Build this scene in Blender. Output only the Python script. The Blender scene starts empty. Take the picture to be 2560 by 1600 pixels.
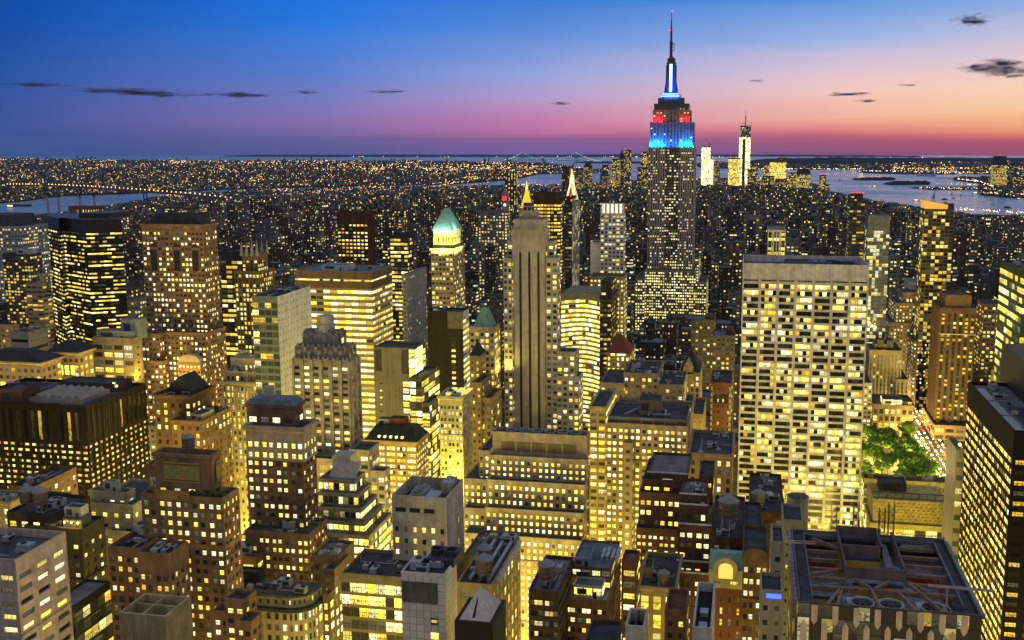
import bpy, bmesh, math, random
from mathutils import Vector
random.seed(11)
R = math.radians
sc = bpy.context.scene
col = sc.collection
# ------------------------------------------------------------------ camera
EZ = 262.0                       # eye height over street level
YAW, PIT, F, XP, YP = R(9.9), R(8.2), 2460.0, 1440.0, 719.0
cam_d = bpy.data.cameras.new('camera'); cam = bpy.data.objects.new('camera', cam_d); col.objects.link(cam)
cam.location = (0, 0, EZ); cam.rotation_euler = (R(90) - PIT, 0, YAW)
cam_d.sensor_width = 36; cam_d.lens = F / 2560 * 36
cam_d.shift_x = (1280 - XP) / 2560; cam_d.shift_y = -(800 - YP) / 2560
cam_d.clip_start = 1; cam_d.clip_end = 90000
sc.camera = cam
# ------------------------------------------------------------------ render set-up
sc.render.engine = 'CYCLES'
sc.view_settings.view_transform = 'Standard'; sc.view_settings.look = 'None'
sc.view_settings.exposure = 0.0; sc.view_settings.gamma = 1
cy = sc.cycles
cy.max_bounces = 5; cy.diffuse_bounces = 3; cy.glossy_bounces = 2; cy.transmission_bounces = 2; cy.transparent_max_bounces = 6
cy.volume_bounces = 0; cy.caustics_reflective = False; cy.caustics_refractive = False
cy.sample_clamp_indirect = 4.0
cy.use_denoising = True
try: cy.denoiser = 'OPENIMAGEDENOISE'
except Exception: pass
sc.render.filter_size = 1.2

# ------------------------------------------------------------------ node helper
class NT:
    def __init__(s, tree): s.t = tree; s.n = tree.nodes; s.l = tree.links
    def new(s, ty, **kw):
        n = s.n.new(ty)
        for k, v in kw.items(): setattr(n, k, v)
        return n
    def put(s, sock, v):
        if isinstance(v, bpy.types.NodeSocket): s.l.new(v, sock)
        elif v is not None: sock.default_value = v
    def m(s, op, a, b=None, c=None, clamp=False):
        n = s.new('ShaderNodeMath', operation=op); n.use_clamp = clamp
        for i, v in enumerate((a, b, c)):
            if v is not None: s.put(n.inputs[i], v)
        return n.outputs[0]
    def mix(s, f, a, b):
        n = s.new('ShaderNodeMix', data_type='RGBA')
        s.put(n.inputs[0], f); s.put(n.inputs[6], a); s.put(n.inputs[7], b)
        return n.outputs[2]
    def scale(s, c, f):
        n = s.new('ShaderNodeVectorMath', operation='SCALE'); s.put(n.inputs[0], c); s.put(n.inputs[3], f)
        return n.outputs[0]
    def xyz(s, x, y, z=0.0):
        n = s.new('ShaderNodeCombineXYZ'); s.put(n.inputs[0], x); s.put(n.inputs[1], y); s.put(n.inputs[2], z)
        return n.outputs[0]
    def sep(s, v):
        n = s.new('ShaderNodeSeparateXYZ'); s.put(n.inputs[0], v); return n.outputs
    def noise(s, vec, scale=1.0, detail=2.0, rough=0.5):
        n = s.new('ShaderNodeTexNoise'); s.put(n.inputs['Vector'], vec)
        n.inputs['Scale'].default_value = scale; n.inputs['Detail'].default_value = detail; n.inputs['Roughness'].default_value = rough
        return n.outputs[0]
    def white(s, vec):
        n = s.new('ShaderNodeTexWhiteNoise', noise_dimensions='3D'); s.put(n.inputs[0], vec); return n.outputs
    def ramp(s, f, stops, interp='LINEAR'):
        n = s.new('ShaderNodeValToRGB'); r = n.color_ramp; r.interpolation = interp
        while len(r.elements) < len(stops): r.elements.new(0.5)
        for e, (p, c) in zip(r.elements, stops): e.position = p; e.color = (*c, 1) if len(c) == 3 else c
        s.put(n.inputs[0], f); return n.outputs[0]
    def maprange(s, v, a, b, c=0.0, d=1.0, smooth=False):
        n = s.new('ShaderNodeMapRange'); n.interpolation_type = 'SMOOTHSTEP' if smooth else 'LINEAR'
        for i, q in enumerate((v, a, b, c, d)): s.put(n.inputs[i], q)
        return n.outputs[0]

def lin(r, g, b):
    f = lambda c: ((c / 255 + 0.055) / 1.055) ** 2.4 if c > 10 else c / 255 / 12.92
    return (f(r), f(g), f(b))

# ------------------------------------------------------------------ world: dusk sky, sunset glow in the west (right)
w = bpy.data.worlds.new('World'); sc.world = w; w.use_nodes = True
nt = NT(w.node_tree); nt.n.clear()
tc = nt.new('ShaderNodeTexCoord')
dx, dy, dz = nt.sep(tc.outputs['Generated'])
el = nt.m('MULTIPLY', nt.m('ARCSINE', dz), 180 / math.pi)           # elevation in degrees
az = nt.m('MULTIPLY', nt.m('ARCTAN2', dx, dy), 180 / math.pi)       # azimuth, + to the west
# faint horizontal streaks of high cloud in the gradient
stk = nt.noise(nt.xyz(nt.m('MULTIPLY', az, 0.05), nt.m('MULTIPLY', el, 1.1), 3.0), 1.0, 4.0, 0.55)
t = nt.m('DIVIDE', nt.m('ADD', nt.m('ADD', el, 0.5), nt.m('MULTIPLY', nt.m('SUBTRACT', stk, 0.5), 1.1)), 10.0, clamp=True)
def stops(*a): return [((e + .5) / 10.0, lin(*c)) for e, c in a]
left = nt.ramp(t, stops((-.5, (46, 82, 146)), (.6, (56, 84, 154)), (2.0, (52, 84, 158)), (3.6, (32, 82, 162)), (6, (6, 72, 164)), (8.5, (0, 66, 158)), (9.4, (0, 60, 146))))
cen = nt.ramp(t, stops((-.4, (118, 100, 166)), (.4, (156, 98, 154)), (.8, (198, 116, 164)), (1.6, (200, 130, 178)), (2.6, (186, 156, 204)), (4.1, (150, 166, 222)), (6.2, (96, 142, 218)), (8.7, (36, 116, 212))))
rig = nt.ramp(t, stops((-.4, (146, 82, 120)), (.35, (190, 94, 118)), (.8, (240, 134, 125)), (1.5, (254, 184, 156)), (2.9, (250, 205, 190)), (4.2, (230, 200, 212)), (5.8, (162, 184, 230)), (8.5, (62, 142, 222))))
far = nt.ramp(t, stops((-.4, (176, 80, 100)), (.2, (204, 88, 100)), (.55, (242, 124, 104)), (1.1, (252, 180, 120)), (1.9, (255, 215, 150)), (3.2, (250, 214, 188)), (5.0, (226, 204, 212)), (8.5, (94, 162, 228))))
lmid = nt.ramp(t, stops((-.35, (84, 90, 150)), (.46, (114, 102, 164)), (1.3, (138, 114, 176)), (2.4, (120, 124, 192)), (3.9, (92, 126, 206)), (6.2, (48, 124, 222)), (8.5, (8, 112, 226))))
c0 = nt.mix(nt.maprange(az, -40, -24), left, lmid)
c1 = nt.mix(nt.maprange(az, -24, -12), c0, cen)
c2 = nt.mix(nt.maprange(az, -12, 6), c1, rig)
c3 = nt.mix(nt.maprange(az, 6, 18), c2, far)
dome = nt.mix(nt.maprange(el, 12, 60), (0.17, 0.24, 0.42, 1), (0.30, 0.32, 0.40, 1))
c4 = nt.mix(nt.maprange(el, 8.5, 16), c3, dome)
north = nt.mix(nt.maprange(el, 0, 35), (0.46, 0.42, 0.41, 1), (0.29, 0.31, 0.37, 1))
c5 = nt.mix(nt.maprange(dy, 0.25, -0.35), c4, north)
nish = nt.new('ShaderNodeTexSky'); nish.sky_type = 'NISHITA'; nish.sun_disc = False
nish.sun_elevation = R(-1.0); nish.sun_rotation = R(62)
bg1 = nt.new('ShaderNodeBackground'); nt.put(bg1.inputs[0], c5); bg1.inputs[1].default_value = 1.0
bg2 = nt.new('ShaderNodeBackground'); nt.put(bg2.inputs[0], nish.outputs[0]); bg2.inputs[1].default_value = 0.006
add = nt.new('ShaderNodeAddShader'); nt.l.new(bg1.outputs[0], add.inputs[0]); nt.l.new(bg2.outputs[0], add.inputs[1])
wo = nt.new('ShaderNodeOutputWorld'); nt.l.new(add.outputs[0], wo.inputs[0])
# the set sun's last glow, low in the west
sun_d = bpy.data.lights.new('sun', 'SUN'); sun_d.energy = 0.12; sun_d.angle = R(20); sun_d.color = (1, 0.55, 0.35)
sun = bpy.data.objects.new('sun', sun_d); col.objects.link(sun); sun.rotation_euler = (R(86), 0, R(180 - 62))

# ------------------------------------------------------------------ projection helpers (used to find where each building stands)
sY, cY, sP, cP = math.sin(YAW), math.cos(YAW), math.sin(PIT), math.cos(PIT)
def ray(px, py):
    a = (px - XP) / F; b = -(py - YP) / F
    f = cP + b * sP; u = -sP + b * cP
    return a * cY - f * sY, a * sY + f * cY, u
def proj(x, y, z):
    r = x * cY + y * sY; f = -x * sY + y * cY; u = z - EZ
    F2 = f * cP - u * sP; U = f * sP + u * cP
    if F2 < 1: F2 = 1
    return XP + F * r / F2, YP - F * U / F2
def atv(px, py, v):
    x, y, u = ray(px, py); t = v / y
    return x * t, EZ + u * t
def onz(px, py, z=0.0):
    x, y, u = ray(px, py); t = (z - EZ) / u
    return x * t, y * t
def colx(px, v, z):
    k = px - XP; u = z - EZ
    return (k * (v * cY * cP - u * sP) - F * v * sY) / (F * cY + k * sY * cP)
def rowy(px, x, z):
    k = px - XP; u = z - EZ
    return (k * (-x * sY * cP - u * sP) - F * x * cY) / (F * sY - k * cY * cP)

# ------------------------------------------------------------------ materials
MATS = {}
def plain(name, c, rough=0.85, metal=0.0, var=0.35, scale=0.25, streak=True):
    if name in MATS: return MATS[name]
    m = bpy.data.materials.new(name); m.use_nodes = True; nt = NT(m.node_tree)
    b = nt.n['Principled BSDF']
    tc = nt.new('ShaderNodeTexCoord'); x, y, z = nt.sep(tc.outputs['Object'])
    n1 = nt.noise(tc.outputs['Object'], scale, 5.0, 0.6)
    f = nt.maprange(n1, 0.3, 0.7, 1 - var, 1 + var * 0.6)
    if streak:
        n2 = nt.noise(nt.xyz(nt.m('MULTIPLY', x, 0.9), nt.m('MULTIPLY', y, 0.9), nt.m('MULTIPLY', z, 0.06)), 1.0, 3.0)
        f = nt.m('MULTIPLY', f, nt.maprange(n2, 0.3, 0.7, 0.82, 1.12))
    nt.put(b.inputs['Base Color'], nt.scale((*c,), f))
    b.inputs['Roughness'].default_value = rough; b.inputs['Metallic'].default_value = metal; b.inputs['Specular IOR Level'].default_value = .2 if rough > .65 else .45
    MATS[name] = m; return m
def glow(name, c, st):
    if name in MATS: return MATS[name]
    m = bpy.data.materials.new(name); m.use_nodes = True; nt = NT(m.node_tree)
    b = nt.n['Principled BSDF']; b.inputs['Base Color'].default_value = (*[min(1, q * .5) for q in c], 1)
    b.inputs['Emission Color'].default_value = (*c, 1); b.inputs['Emission Strength'].default_value = st
    m.cycles.emission_sampling = 'NONE'
    MATS[name] = m; return m

def facade_group():
    g = bpy.data.node_groups.new('facade', 'ShaderNodeTree')
    I = g.interface
    def inp(n, ty, d):
        s = I.new_socket(n, in_out='INPUT', socket_type=ty); s.default_value = d
    for n, d in (('Wall', (.4, .36, .3, 1)), ('Spandrel', (.1, .1, .1, 1)), ('Glass', (.03, .035, .04, 1))): inp(n, 'NodeSocketColor', d)
    for n, d in (('WX0', .25), ('WX1', .75), ('WY0', .25), ('WY1', .75), ('Lit', .5), ('Coh', .2), ('Strength', 1.5), ('White', .35), ('Mull', 2.0), ('Run', 4.0), ('Rail', 1.0), ('Rough', .12), ('Dim', .05)):
        inp(n, 'NodeSocketFloat', d)
    I.new_socket('BSDF', in_out='OUTPUT', socket_type='NodeSocketShader')
    nt = NT(g); gi = nt.new('NodeGroupInput').outputs; go = nt.new('NodeGroupOutput')
    uv = nt.new('ShaderNodeUVMap'); uv.uv_map = 'UVMap'
    u, v, _ = nt.sep(uv.outputs[0])
    cu = nt.m('FLOOR', u); cv = nt.m('FLOOR', v); fu = nt.m('FRACT', u); fv = nt.m('FRACT', v)
    inx = nt.m('MULTIPLY', nt.m('GREATER_THAN', fu, gi['WX0']), nt.m('LESS_THAN', fu, gi['WX1']))
    iny = nt.m('MULTIPLY', nt.m('GREATER_THAN', fv, gi['WY0']), nt.m('LESS_THAN', fv, gi['WY1']))
    mask = nt.m('MULTIPLY', inx, iny)
    lx = nt.m('DIVIDE', nt.m('SUBTRACT', fu, gi['WX0']), nt.m('SUBTRACT', gi['WX1'], gi['WX0']))
    ly = nt.m('DIVIDE', nt.m('SUBTRACT', fv, gi['WY0']), nt.m('SUBTRACT', gi['WY1'], gi['WY0']))
    w1 = nt.white(nt.xyz(cu, cv, 0.5)); c = nt.sep(w1[1])
    w2 = nt.white(nt.xyz(nt.m('FLOOR', nt.m('DIVIDE', cu, gi['Run'])), cv, 7.5))
    prob = nt.m('ADD', gi['Lit'], nt.m('MULTIPLY', gi['Coh'], nt.m('SUBTRACT', nt.m('MULTIPLY', w2[0], 2.0), 1.0)))
    lit = nt.m('LESS_THAN', w1[0], prob)
    # what shows inside: furniture, partitions, ceiling lights, part-drawn blinds
    n1 = nt.noise(nt.xyz(nt.m('MULTIPLY', u, nt.m('MULTIPLY', gi['Mull'], 3.1)), nt.m('MULTIPLY', v, 5.2), 0.0), 1.0, 2.0, 0.6)
    cont = nt.maprange(n1, 0.38, 0.56, 0.12, 1.0)
    cont = nt.m('MAXIMUM', cont, nt.maprange(ly, 0.45, 0.75, 0.0, 0.85))
    cont = nt.m('MULTIPLY', cont, nt.maprange(ly, 0.0, 1.0, 0.75, 1.15))
    thr = nt.m('ADD', 0.25, nt.m('MULTIPLY', c[1], 1.5))
    bl = nt.m('GREATER_THAN', ly, thr)
    cont = nt.m('ADD', nt.m('MULTIPLY', cont, nt.m('SUBTRACT', 1.0, bl)), nt.m('MULTIPLY', bl, 0.55))
    br = nt.m('ADD', 0.3, nt.m('MULTIPLY', nt.m('POWER', c[0], 1.2), 0.95))
    mm = nt.m('GREATER_THAN', nt.m('FRACT', nt.m('ADD', nt.m('MULTIPLY', lx, gi['Mull']), 0.5)), 0.11)
    mm = nt.m('SUBTRACT', 1.0, nt.m('MULTIPLY', nt.m('SUBTRACT', 1.0, mm), nt.m('MULTIPLY', nt.m('GREATER_THAN', gi['Mull'], 1.1), 0.8)))
    rl = nt.m('MULTIPLY', nt.m('LESS_THAN', nt.m('ABSOLUTE', nt.m('SUBTRACT', ly, 0.52)), 0.05), gi['Rail'])
    mm = nt.m('MULTIPLY', mm, nt.m('SUBTRACT', 1.0, nt.m('MULTIPLY', rl, 0.6)))
    e = nt.m('MULTIPLY', nt.m('MULTIPLY', lit, br), cont)
    dim = nt.m('MULTIPLY', nt.m('MULTIPLY', nt.m('POWER', c[2], 3.0), cont), gi['Dim'])
    e = nt.m('MAXIMUM', e, dim)
    e = nt.m('MULTIPLY', nt.m('MULTIPLY', e, mm), nt.m('MULTIPLY', mask, gi['Strength']))
    hue = nt.m('ADD', gi['White'], nt.m('MULTIPLY', nt.m('SUBTRACT', c[2], 0.5), 1.05), clamp=True)
    ecol = nt.ramp(hue, [(0.0, (1.0, 0.56, 0.03)), (0.22, (1.0, 0.72, 0.06)), (0.6, (1.0, 0.83, 0.24)), (1.0, (1.0, 0.93, 0.60))])
    tc = nt.new('ShaderNodeTexCoord'); x, y, z = nt.sep(tc.outputs['Object'])
    s1 = nt.noise(tc.outputs['Object'], 0.11, 4.0, 0.65)
    s2 = nt.noise(nt.xyz(nt.m('MULTIPLY', x, 0.8), nt.m('MULTIPLY', y, 0.8), nt.m('MULTIPLY', z, 0.05)), 1.0, 3.0)
    s3 = nt.noise(tc.outputs['Object'], 1.3, 2.0)
    st = nt.m('MULTIPLY', nt.m('MULTIPLY', nt.maprange(s1, 0.3, 0.7, 0.78, 1.15), nt.maprange(s2, 0.3, 0.7, 0.8, 1.12)), nt.maprange(s3, 0.3, 0.7, 0.9, 1.08))
    wc = nt.scale(gi['Wall'], st)
    wc = nt.mix(nt.m('MULTIPLY', inx, nt.m('SUBTRACT', 1.0, iny)), wc, gi['Spandrel'])
    bc = nt.mix(mask, wc, gi['Glass'])
    b = nt.new('ShaderNodeBsdfPrincipled')
    nt.put(b.inputs['Base Color'], bc)
    nt.put(b.inputs['Roughness'], nt.m('ADD', 0.85, nt.m('MULTIPLY', mask, nt.m('SUBTRACT', gi['Rough'], 0.85))))
    nt.put(b.inputs['Specular IOR Level'], nt.m('ADD', 0.2, nt.m('MULTIPLY', mask, 0.12)))
    nt.put(b.inputs['Emission Color'], ecol); nt.put(b.inputs['Emission Strength'], e)
    nt.l.new(b.outputs[0], go.inputs[0])
    return g
FG = facade_group()
def facade(name, wall, wx=(.25, .75), wy=(.25, .75), lit=.5, coh=.15, st=1.7, white=.4, mull=1.0, spand=None, glass=(.03, .035, .042), run=4, rail=1, rough=.12, dim=.05):
    if name in MATS: return MATS[name]
    m = bpy.data.materials.new(name); m.use_nodes = True; nt = NT(m.node_tree); nt.n.clear()
    g = nt.new('ShaderNodeGroup'); g.node_tree = FG
    sp = spand or wall
    for k, v in (('Wall', (*wall, 1)), ('Spandrel', (*sp, 1)), ('Glass', (*glass, 1)), ('WX0', wx[0]), ('WX1', wx[1]), ('WY0', wy[0]), ('WY1', wy[1]),
                 ('Lit', lit), ('Coh', coh), ('Strength', st * 2.2), ('White', white), ('Mull', float(mull)), ('Run', float(run)), ('Rail', float(rail)), ('Rough', rough), ('Dim', dim)):
        g.inputs[k].default_value = v
    o = nt.new('ShaderNodeOutputMaterial'); nt.l.new(g.outputs[0], o.inputs[0])
    m.cycles.emission_sampling = 'NONE'
    m['wall'] = list(wall)
    MATS[name] = m; return m
def trim_of(m):
    c = m.get('wall')
    if c is None: return m
    return plain('stone_of_' + m.name, tuple(c))

LIM = (.40, .35, .285); GREY = (.34, .325, .31); TAN = (.36, .265, .175); BRN = (.17, .10, .06); WHT = (.62, .61, .6); CREAM = (.48, .43, .33); PINK = (.40, .31, .255)
BLK = (.018, .018, .02)
ROOF = plain('tar_roof', (.06, .066, .078), .8, var=.6, scale=.15, streak=False)
ROOFG = plain('gravel_roof', (.17, .175, .18), .85, var=.5, scale=.2, streak=False)
ROOFB = plain('blue_grey_roof', (.13, .17, .21), .7, var=.4, scale=.12, streak=False)
METAL = plain('galvanised_metal', (.42, .43, .45), .5, .3, var=.25, scale=.8)
DMETAL = plain('dark_metal', (.05, .055, .06), .5, .3, var=.3, scale=.8)
WOOD = plain('weathered_wood', (.20, .15, .11), .9, var=.4, scale=1.2)
SLATE = plain('slate', (.035, .04, .042), .7, var=.4, scale=.4)
COPPER = plain('green_copper', (.22, .42, .34), .7, var=.3, scale=.3)
REDROOF = plain('red_tile', (.20, .055, .035), .8, var=.3, scale=.5)
GOLD = plain('gilded_tile', (.75, .42, .06), .45, .0, var=.15, scale=.5)
STEEL = plain('rusty_steel', (.30, .195, .14), .7, .1, var=.4, scale=.6)

# ------------------------------------------------------------------ mesh builder
class MB:
    def __init__(s): s.v = []; s.f = []; s.uv = []; s.mi = []
    def quad(s, a, b, c, d, mi=0, uv=None):
        i = len(s.v); s.v += [a, b, c, d]; s.f.append((i, i + 1, i + 2, i + 3)); s.mi.append(mi)
        s.uv.append(uv or ((0, 0), (1, 0), (1, 1), (0, 1)))
    def tri(s, a, b, c, mi=0, uv=None):
        i = len(s.v); s.v += [a, b, c]; s.f.append((i, i + 1, i + 2)); s.mi.append(mi); s.uv.append(uv or ((0, 0), (1, 0), (.5, 1)))
    def wallq(s, a, b, z0, z1, mi=0, uv=None):   # a->b along the base, seen from outside left to right
        s.quad((a[0], a[1], z0), (b[0], b[1], z0), (b[0], b[1], z1), (a[0], a[1], z1), mi, uv)
    def box(s, x0, x1, y0, y1, z0, z1, mi=0, bottom=True):
        P = ((x0, y0), (x1, y0), (x1, y1), (x0, y1))
        for i in range(4): s.wallq(P[i], P[(i + 1) % 4], z0, z1, mi)
        s.quad((x0, y0, z1), (x1, y0, z1), (x1, y1, z1), (x0, y1, z1), mi)
        if bottom: s.quad((x0, y1, z0), (x1, y1, z0), (x1, y0, z0), (x0, y0, z0), mi)
    def beam(s, p, q, w, h=None, mi=0):
        p, q = Vector(p), Vector(q); d = (q - p).normalized(); up = Vector((0, 0, 1))
        if abs(d.z) > .98: up = Vector((1, 0, 0))
        a = d.cross(up).normalized() * (w / 2); b = a.cross(d).normalized() * ((h or w) / 2)
        A = [p + a + b, p - a + b, p - a - b, p + a - b]; Bq = [c + (q - p) for c in A]
        for i in range(4):
            j = (i + 1) % 4; s.quad(tuple(A[i]), tuple(A[j]), tuple(Bq[j]), tuple(Bq[i]), mi)
        s.quad(*[tuple(c) for c in reversed(A)], mi); s.quad(*[tuple(c) for c in Bq], mi)
    def lathe(s, cx, cy_, prof, n=20, mi=0, cap=True, a0=0.0):
        ring = []
        for r, z in prof:
            ring.append([(cx + r * math.cos(a0 + 2 * math.pi * k / n), cy_ + r * math.sin(a0 + 2 * math.pi * k / n), z) for k in range(n)])
        for i in range(len(prof) - 1):
            for k in range(n):
                j = (k + 1) % n
                if prof[i + 1][0] < 1e-4: s.tri(ring[i][k], ring[i][j], ring[i + 1][k], mi)
                else: s.quad(ring[i][k], ring[i][j], ring[i + 1][j], ring[i + 1][k], mi)
        if cap and prof[-1][0] > 1e-4:
            i0 = len(s.v); s.v += ring[-1]; s.f.append(tuple(range(i0, i0 + n))); s.mi.append(mi); s.uv.append(tuple((0, 0) for _ in range(n)))
    def prism(s, pts, z0, z1, mi=0, top=None, uvw=None):
        n = len(pts)
        for i in range(n):
            a, b = pts[i], pts[(i + 1) % n]
            uv = None
            if uvw:
                L = math.hypot(b[0] - a[0], b[1] - a[1]); nb = max(1, round(L / uvw[0])); nf = max(1, round((z1 - z0) / uvw[1]))
                o = random.randint(0, 400), random.randint(0, 400)
                uv = ((o[0], o[1]), (o[0] + nb, o[1]), (o[0] + nb, o[1] + nf), (o[0], o[1] + nf))
            s.wallq(a, b, z0, z1, mi, uv)
        if top is not None:
            i0 = len(s.v); s.v += [(p[0], p[1], z1) for p in pts]; s.f.append(tuple(range(i0, i0 + n))); s.mi.append(top); s.uv.append(tuple((0, 0) for _ in pts))
    def pyramid(s, x0, x1, y0, y1, z0, z1, ridge=0.0, mi=0, top=None, ry=None):
        # hipped: top rectangle shrunk to 'ridge' of the base
        cx, cy_ = (x0 + x1) / 2, (y0 + y1) / 2; rx = (x1 - x0) / 2 * ridge; r2 = (y1 - y0) / 2 * (ridge if ry is None else ry)
        b = [(x0, y0, z0), (x1, y0, z0), (x1, y1, z0), (x0, y1, z0)]
        tt = [(cx - rx, cy_ - r2, z1), (cx + rx, cy_ - r2, z1), (cx + rx, cy_ + r2, z1), (cx - rx, cy_ + r2, z1)]
        for i in range(4):
            j = (i + 1) % 4; s.quad(b[i], b[j], tt[j], tt[i], mi)
        if ridge > 0: s.quad(*tt, mi if top is None else top)
    def build(s, name, mats, parent=None, smooth=False):
        me = bpy.data.meshes.new(name)
        o3 = parent.location if parent else (0, 0, 0)
        p = parent
        off = Vector((0, 0, 0))
        while p is not None: off = off + Vector(p.location); p = p.parent
        me.from_pydata([(x - off.x, y - off.y, z - off.z) for x, y, z in s.v], [], s.f)
        for m in (mats if isinstance(mats, (list, tuple)) else [mats]): me.materials.append(m)
        me.polygons.foreach_set('material_index', s.mi)
        l = me.uv_layers.new(name='UVMap'); flat = []
        for q in s.uv:
            for c in q: flat += c
        l.data.foreach_set('uv', flat)
        if smooth: me.polygons.foreach_set('use_smooth', [True] * len(s.f))
        me.update()
        o = bpy.data.objects.new(name, me); col.objects.link(o)
        if parent: o.parent = parent
        return o
def tag(o, label=None, cat=None, group=None, kind=None):
    if label: o['label'] = label
    if cat: o['category'] = cat
    if group: o['group'] = group
    if kind: o['kind'] = kind
    return o
def empty(name, loc, label=None, cat=None, group=None):
    o = bpy.data.objects.new(name, None); col.objects.link(o); o.location = loc; o.empty_display_size = 1
    return tag(o, label, cat, group)
def copy_tree(o, parent=None):
    c = o.copy(); col.objects.link(c); c.parent = parent
    for ch in list(o.children): copy_tree(ch, c)
    return c
def uvgrid(nb, nf):
    a, b = random.randint(0, 500), random.randint(0, 500)
    return ((a, b), (a + nb, b), (a + nb, b + nf), (a, b + nf))

# ------------------------------------------------------------------ buildings
FOOT = []        # footprints x0,x1,y0,y1
VIS = []         # what must stay visible: v, px0, px1, yb
HEROES = []
class Bld:
    def __init__(s, name, label, short, cat='office building', yb=1600, group=None):
        s.name, s.label, s.short, s.cat, s.yb, s.group = name, label, short, cat, yb, group
        s.root = None; s.tiers = []; s.nwin = 0; s.xtra = MB(); s.px = [9999, -9999]; s.v = 1e9
        HEROES.append(s)
    def base(s, x, y):
        if s.root is None: s.root = empty(s.name, (x, y, 0), s.label, s.cat, s.group)
        return s.root
    def t(s, v, xl, xr, xs, y, side='R', f=None, sf=None, zb=0.0, bay=3.4, fl=3.7, top=2.2, bot=0.0, geo=None, corn=None, pier=None, roof=ROOF, d=None, par=1.1, h=None, foot=True):
        xc = xr if side == 'R' else xl; xo = xl if side == 'R' else xr
        cx, z1 = atv(xc, y, v)
        ox = colx(xo, v, z1)
        y1 = rowy(xs, cx, z1) if xs is not None and d is None else v + (d or 28)
        if y1 < v + 4 or y1 > v + 260: y1 = v + (d or 28)
        return s.tw(min(cx, ox), max(cx, ox), v, y1, zb, z1, side, f, sf, bay, fl, top, bot, geo, corn, pier, roof, par, foot)
    def tw(s, x0, x1, y0, y1, zb, z1, side='R', f=None, sf=None, bay=3.4, fl=3.7, top=2.2, bot=0.0, geo=None, corn=None, pier=None, roof=ROOF, par=1.1, foot=True):
        root = s.base((x0 + x1) / 2, (y0 + y1) / 2)
        sf = sf or f; tr = trim_of(f)
        mats = [f, sf, tr, trim_of(sf)]
        mb = MB(); P = ((x0, y0), (x1, y0), (x1, y1), (x0, y1)); zt = z1 - top; z0 = zb + bot
        wins = []
        for i in range(4):
            a, b = P[i], P[(i + 1) % 4]; L = math.hypot(b[0] - a[0], b[1] - a[1])
            mi = 0 if i in (0, 2) else 1
            nb = max(1, round(L / bay)); nf = max(1, round((zt - z0) / fl))
            vis = i == 0 or (i == 1 and side == 'R') or (i == 3 and side == 'L')
            if geo and vis and mi in geo.get('faces', (0, 1)):
                s.holed(mb, a, b, z0, zt, nb, nf, geo, 2 + mi, wins)
            else:
                mb.wallq(a, b, z0, zt, mi, uvgrid(nb, nf))
            mb.wallq(a, b, zt, z1, 2 + mi)
            if bot > 0: mb.wallq(a, b, zb, z0, 2 + mi)
        # parapet
        th = .5; q = ((x0 + th, y0 + th), (x1 - th, y0 + th), (x1 - th, y1 - th), (x0 + th, y1 - th))
        for i in range(4):
            j = (i + 1) % 4
            mb.quad((*P[i], z1), (*P[j], z1), (*q[j], z1), (*q[i], z1), 2)
            mb.quad((*q[j], z1 - par), (*q[i], z1 - par), (*q[i], z1), (*q[j], z1), 2)
        if geo and not pier and z1 - zb > 25:
            for q_ in (.12, .45, .8):
                zl = zt - (zt - z0) * q_
                for i in (0, 1 if side == 'R' else 3):
                    if (0 if i == 0 else 1) not in geo.get('faces', (0, 1)): continue
                    nf = max(1, round((zt - z0) / fl)); fh = (zt - z0) / nf; zl = z0 + round((zl - z0) / fh) * fh
                    a, b = Vector(P[i]), Vector(P[(i + 1) % 4]); u = (b - a).normalized(); n = Vector((u.y, -u.x)) * .3
                    mb.wallq(tuple(a + n), tuple(b + n), zl - .2, zl + .3, 2); mb.quad((*(a + n), zl + .3), (*(b + n), zl + .3), (*b, zl + .3), (*a, zl + .3), 2); mb.quad((*a, zl - .2), (*b, zl - .2), (*(b + n), zl - .2), (*(a + n), zl - .2), 2)
        if pier:
            pw, pd = pier
            for i in (0, 1 if side == 'R' else 3):
                a, b = Vector(P[i]), Vector(P[(i + 1) % 4]); L = (b - a).length; u = (b - a) / L; n = Vector((u.y, -u.x))
                nb = max(1, round(L / bay))
                for k in range(nb + 1):
                    c = a + u * (L * k / nb)
                    c0 = c - u * (pw / 2); c1 = c + u * (pw / 2)
                    if k == 0: c0 = c + u * .02
                    if k == nb: c1 = c - u * .02
                    o0, o1 = c0 + n * pd, c1 + n * pd; zz = z1 - .4
                    mb.wallq(tuple(o0), tuple(o1), zb, zz, 2 + (0 if i in (0, 2) else 1))
                    mb.wallq(tuple(c0), tuple(o0), zb, zz, 2); mb.wallq(tuple(o1), tuple(c1), zb, zz, 2)
                    mb.quad((*c0, zz), (*o0, zz), (*o1, zz), (*c1, zz), 2)
        mb.build('wall', mats, root)
        rb = MB(); rb.quad((x0 + th, y0 + th, z1 - par), (x1 - th, y0 + th, z1 - par), (x1 - th, y1 - th, z1 - par), (x0 + th, y1 - th, z1 - par))
        rb.build('roof', roof, root)
        if corn:
            ch, co = corn; cb = MB()
            zc = z1 - ch
            o = ((x0 - co, y0 - co), (x1 + co, y0 - co), (x1 + co, y1 + co), (x0 - co, y1 + co))
            for i in range(4):
                j = (i + 1) % 4
                cb.wallq(o[i], o[j], zc, z1 + .15)
                cb.quad((*P[i], zc - .8 * co), (*P[j], zc - .8 * co), (*o[j], zc), (*o[i], zc))
                cb.quad((*o[i], z1 + .15), (*o[j], z1 + .15), (*q[j], z1 + .15), (*q[i], z1 + .15))
            cb.build('cornice', tr, root)
        if wins: s.windows(wins, geo)
        T = dict(x0=x0, x1=x1, y0=y0, y1=y1, z0=zb, z1=z1, zr=z1 - par); s.tiers.append(T)
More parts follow.
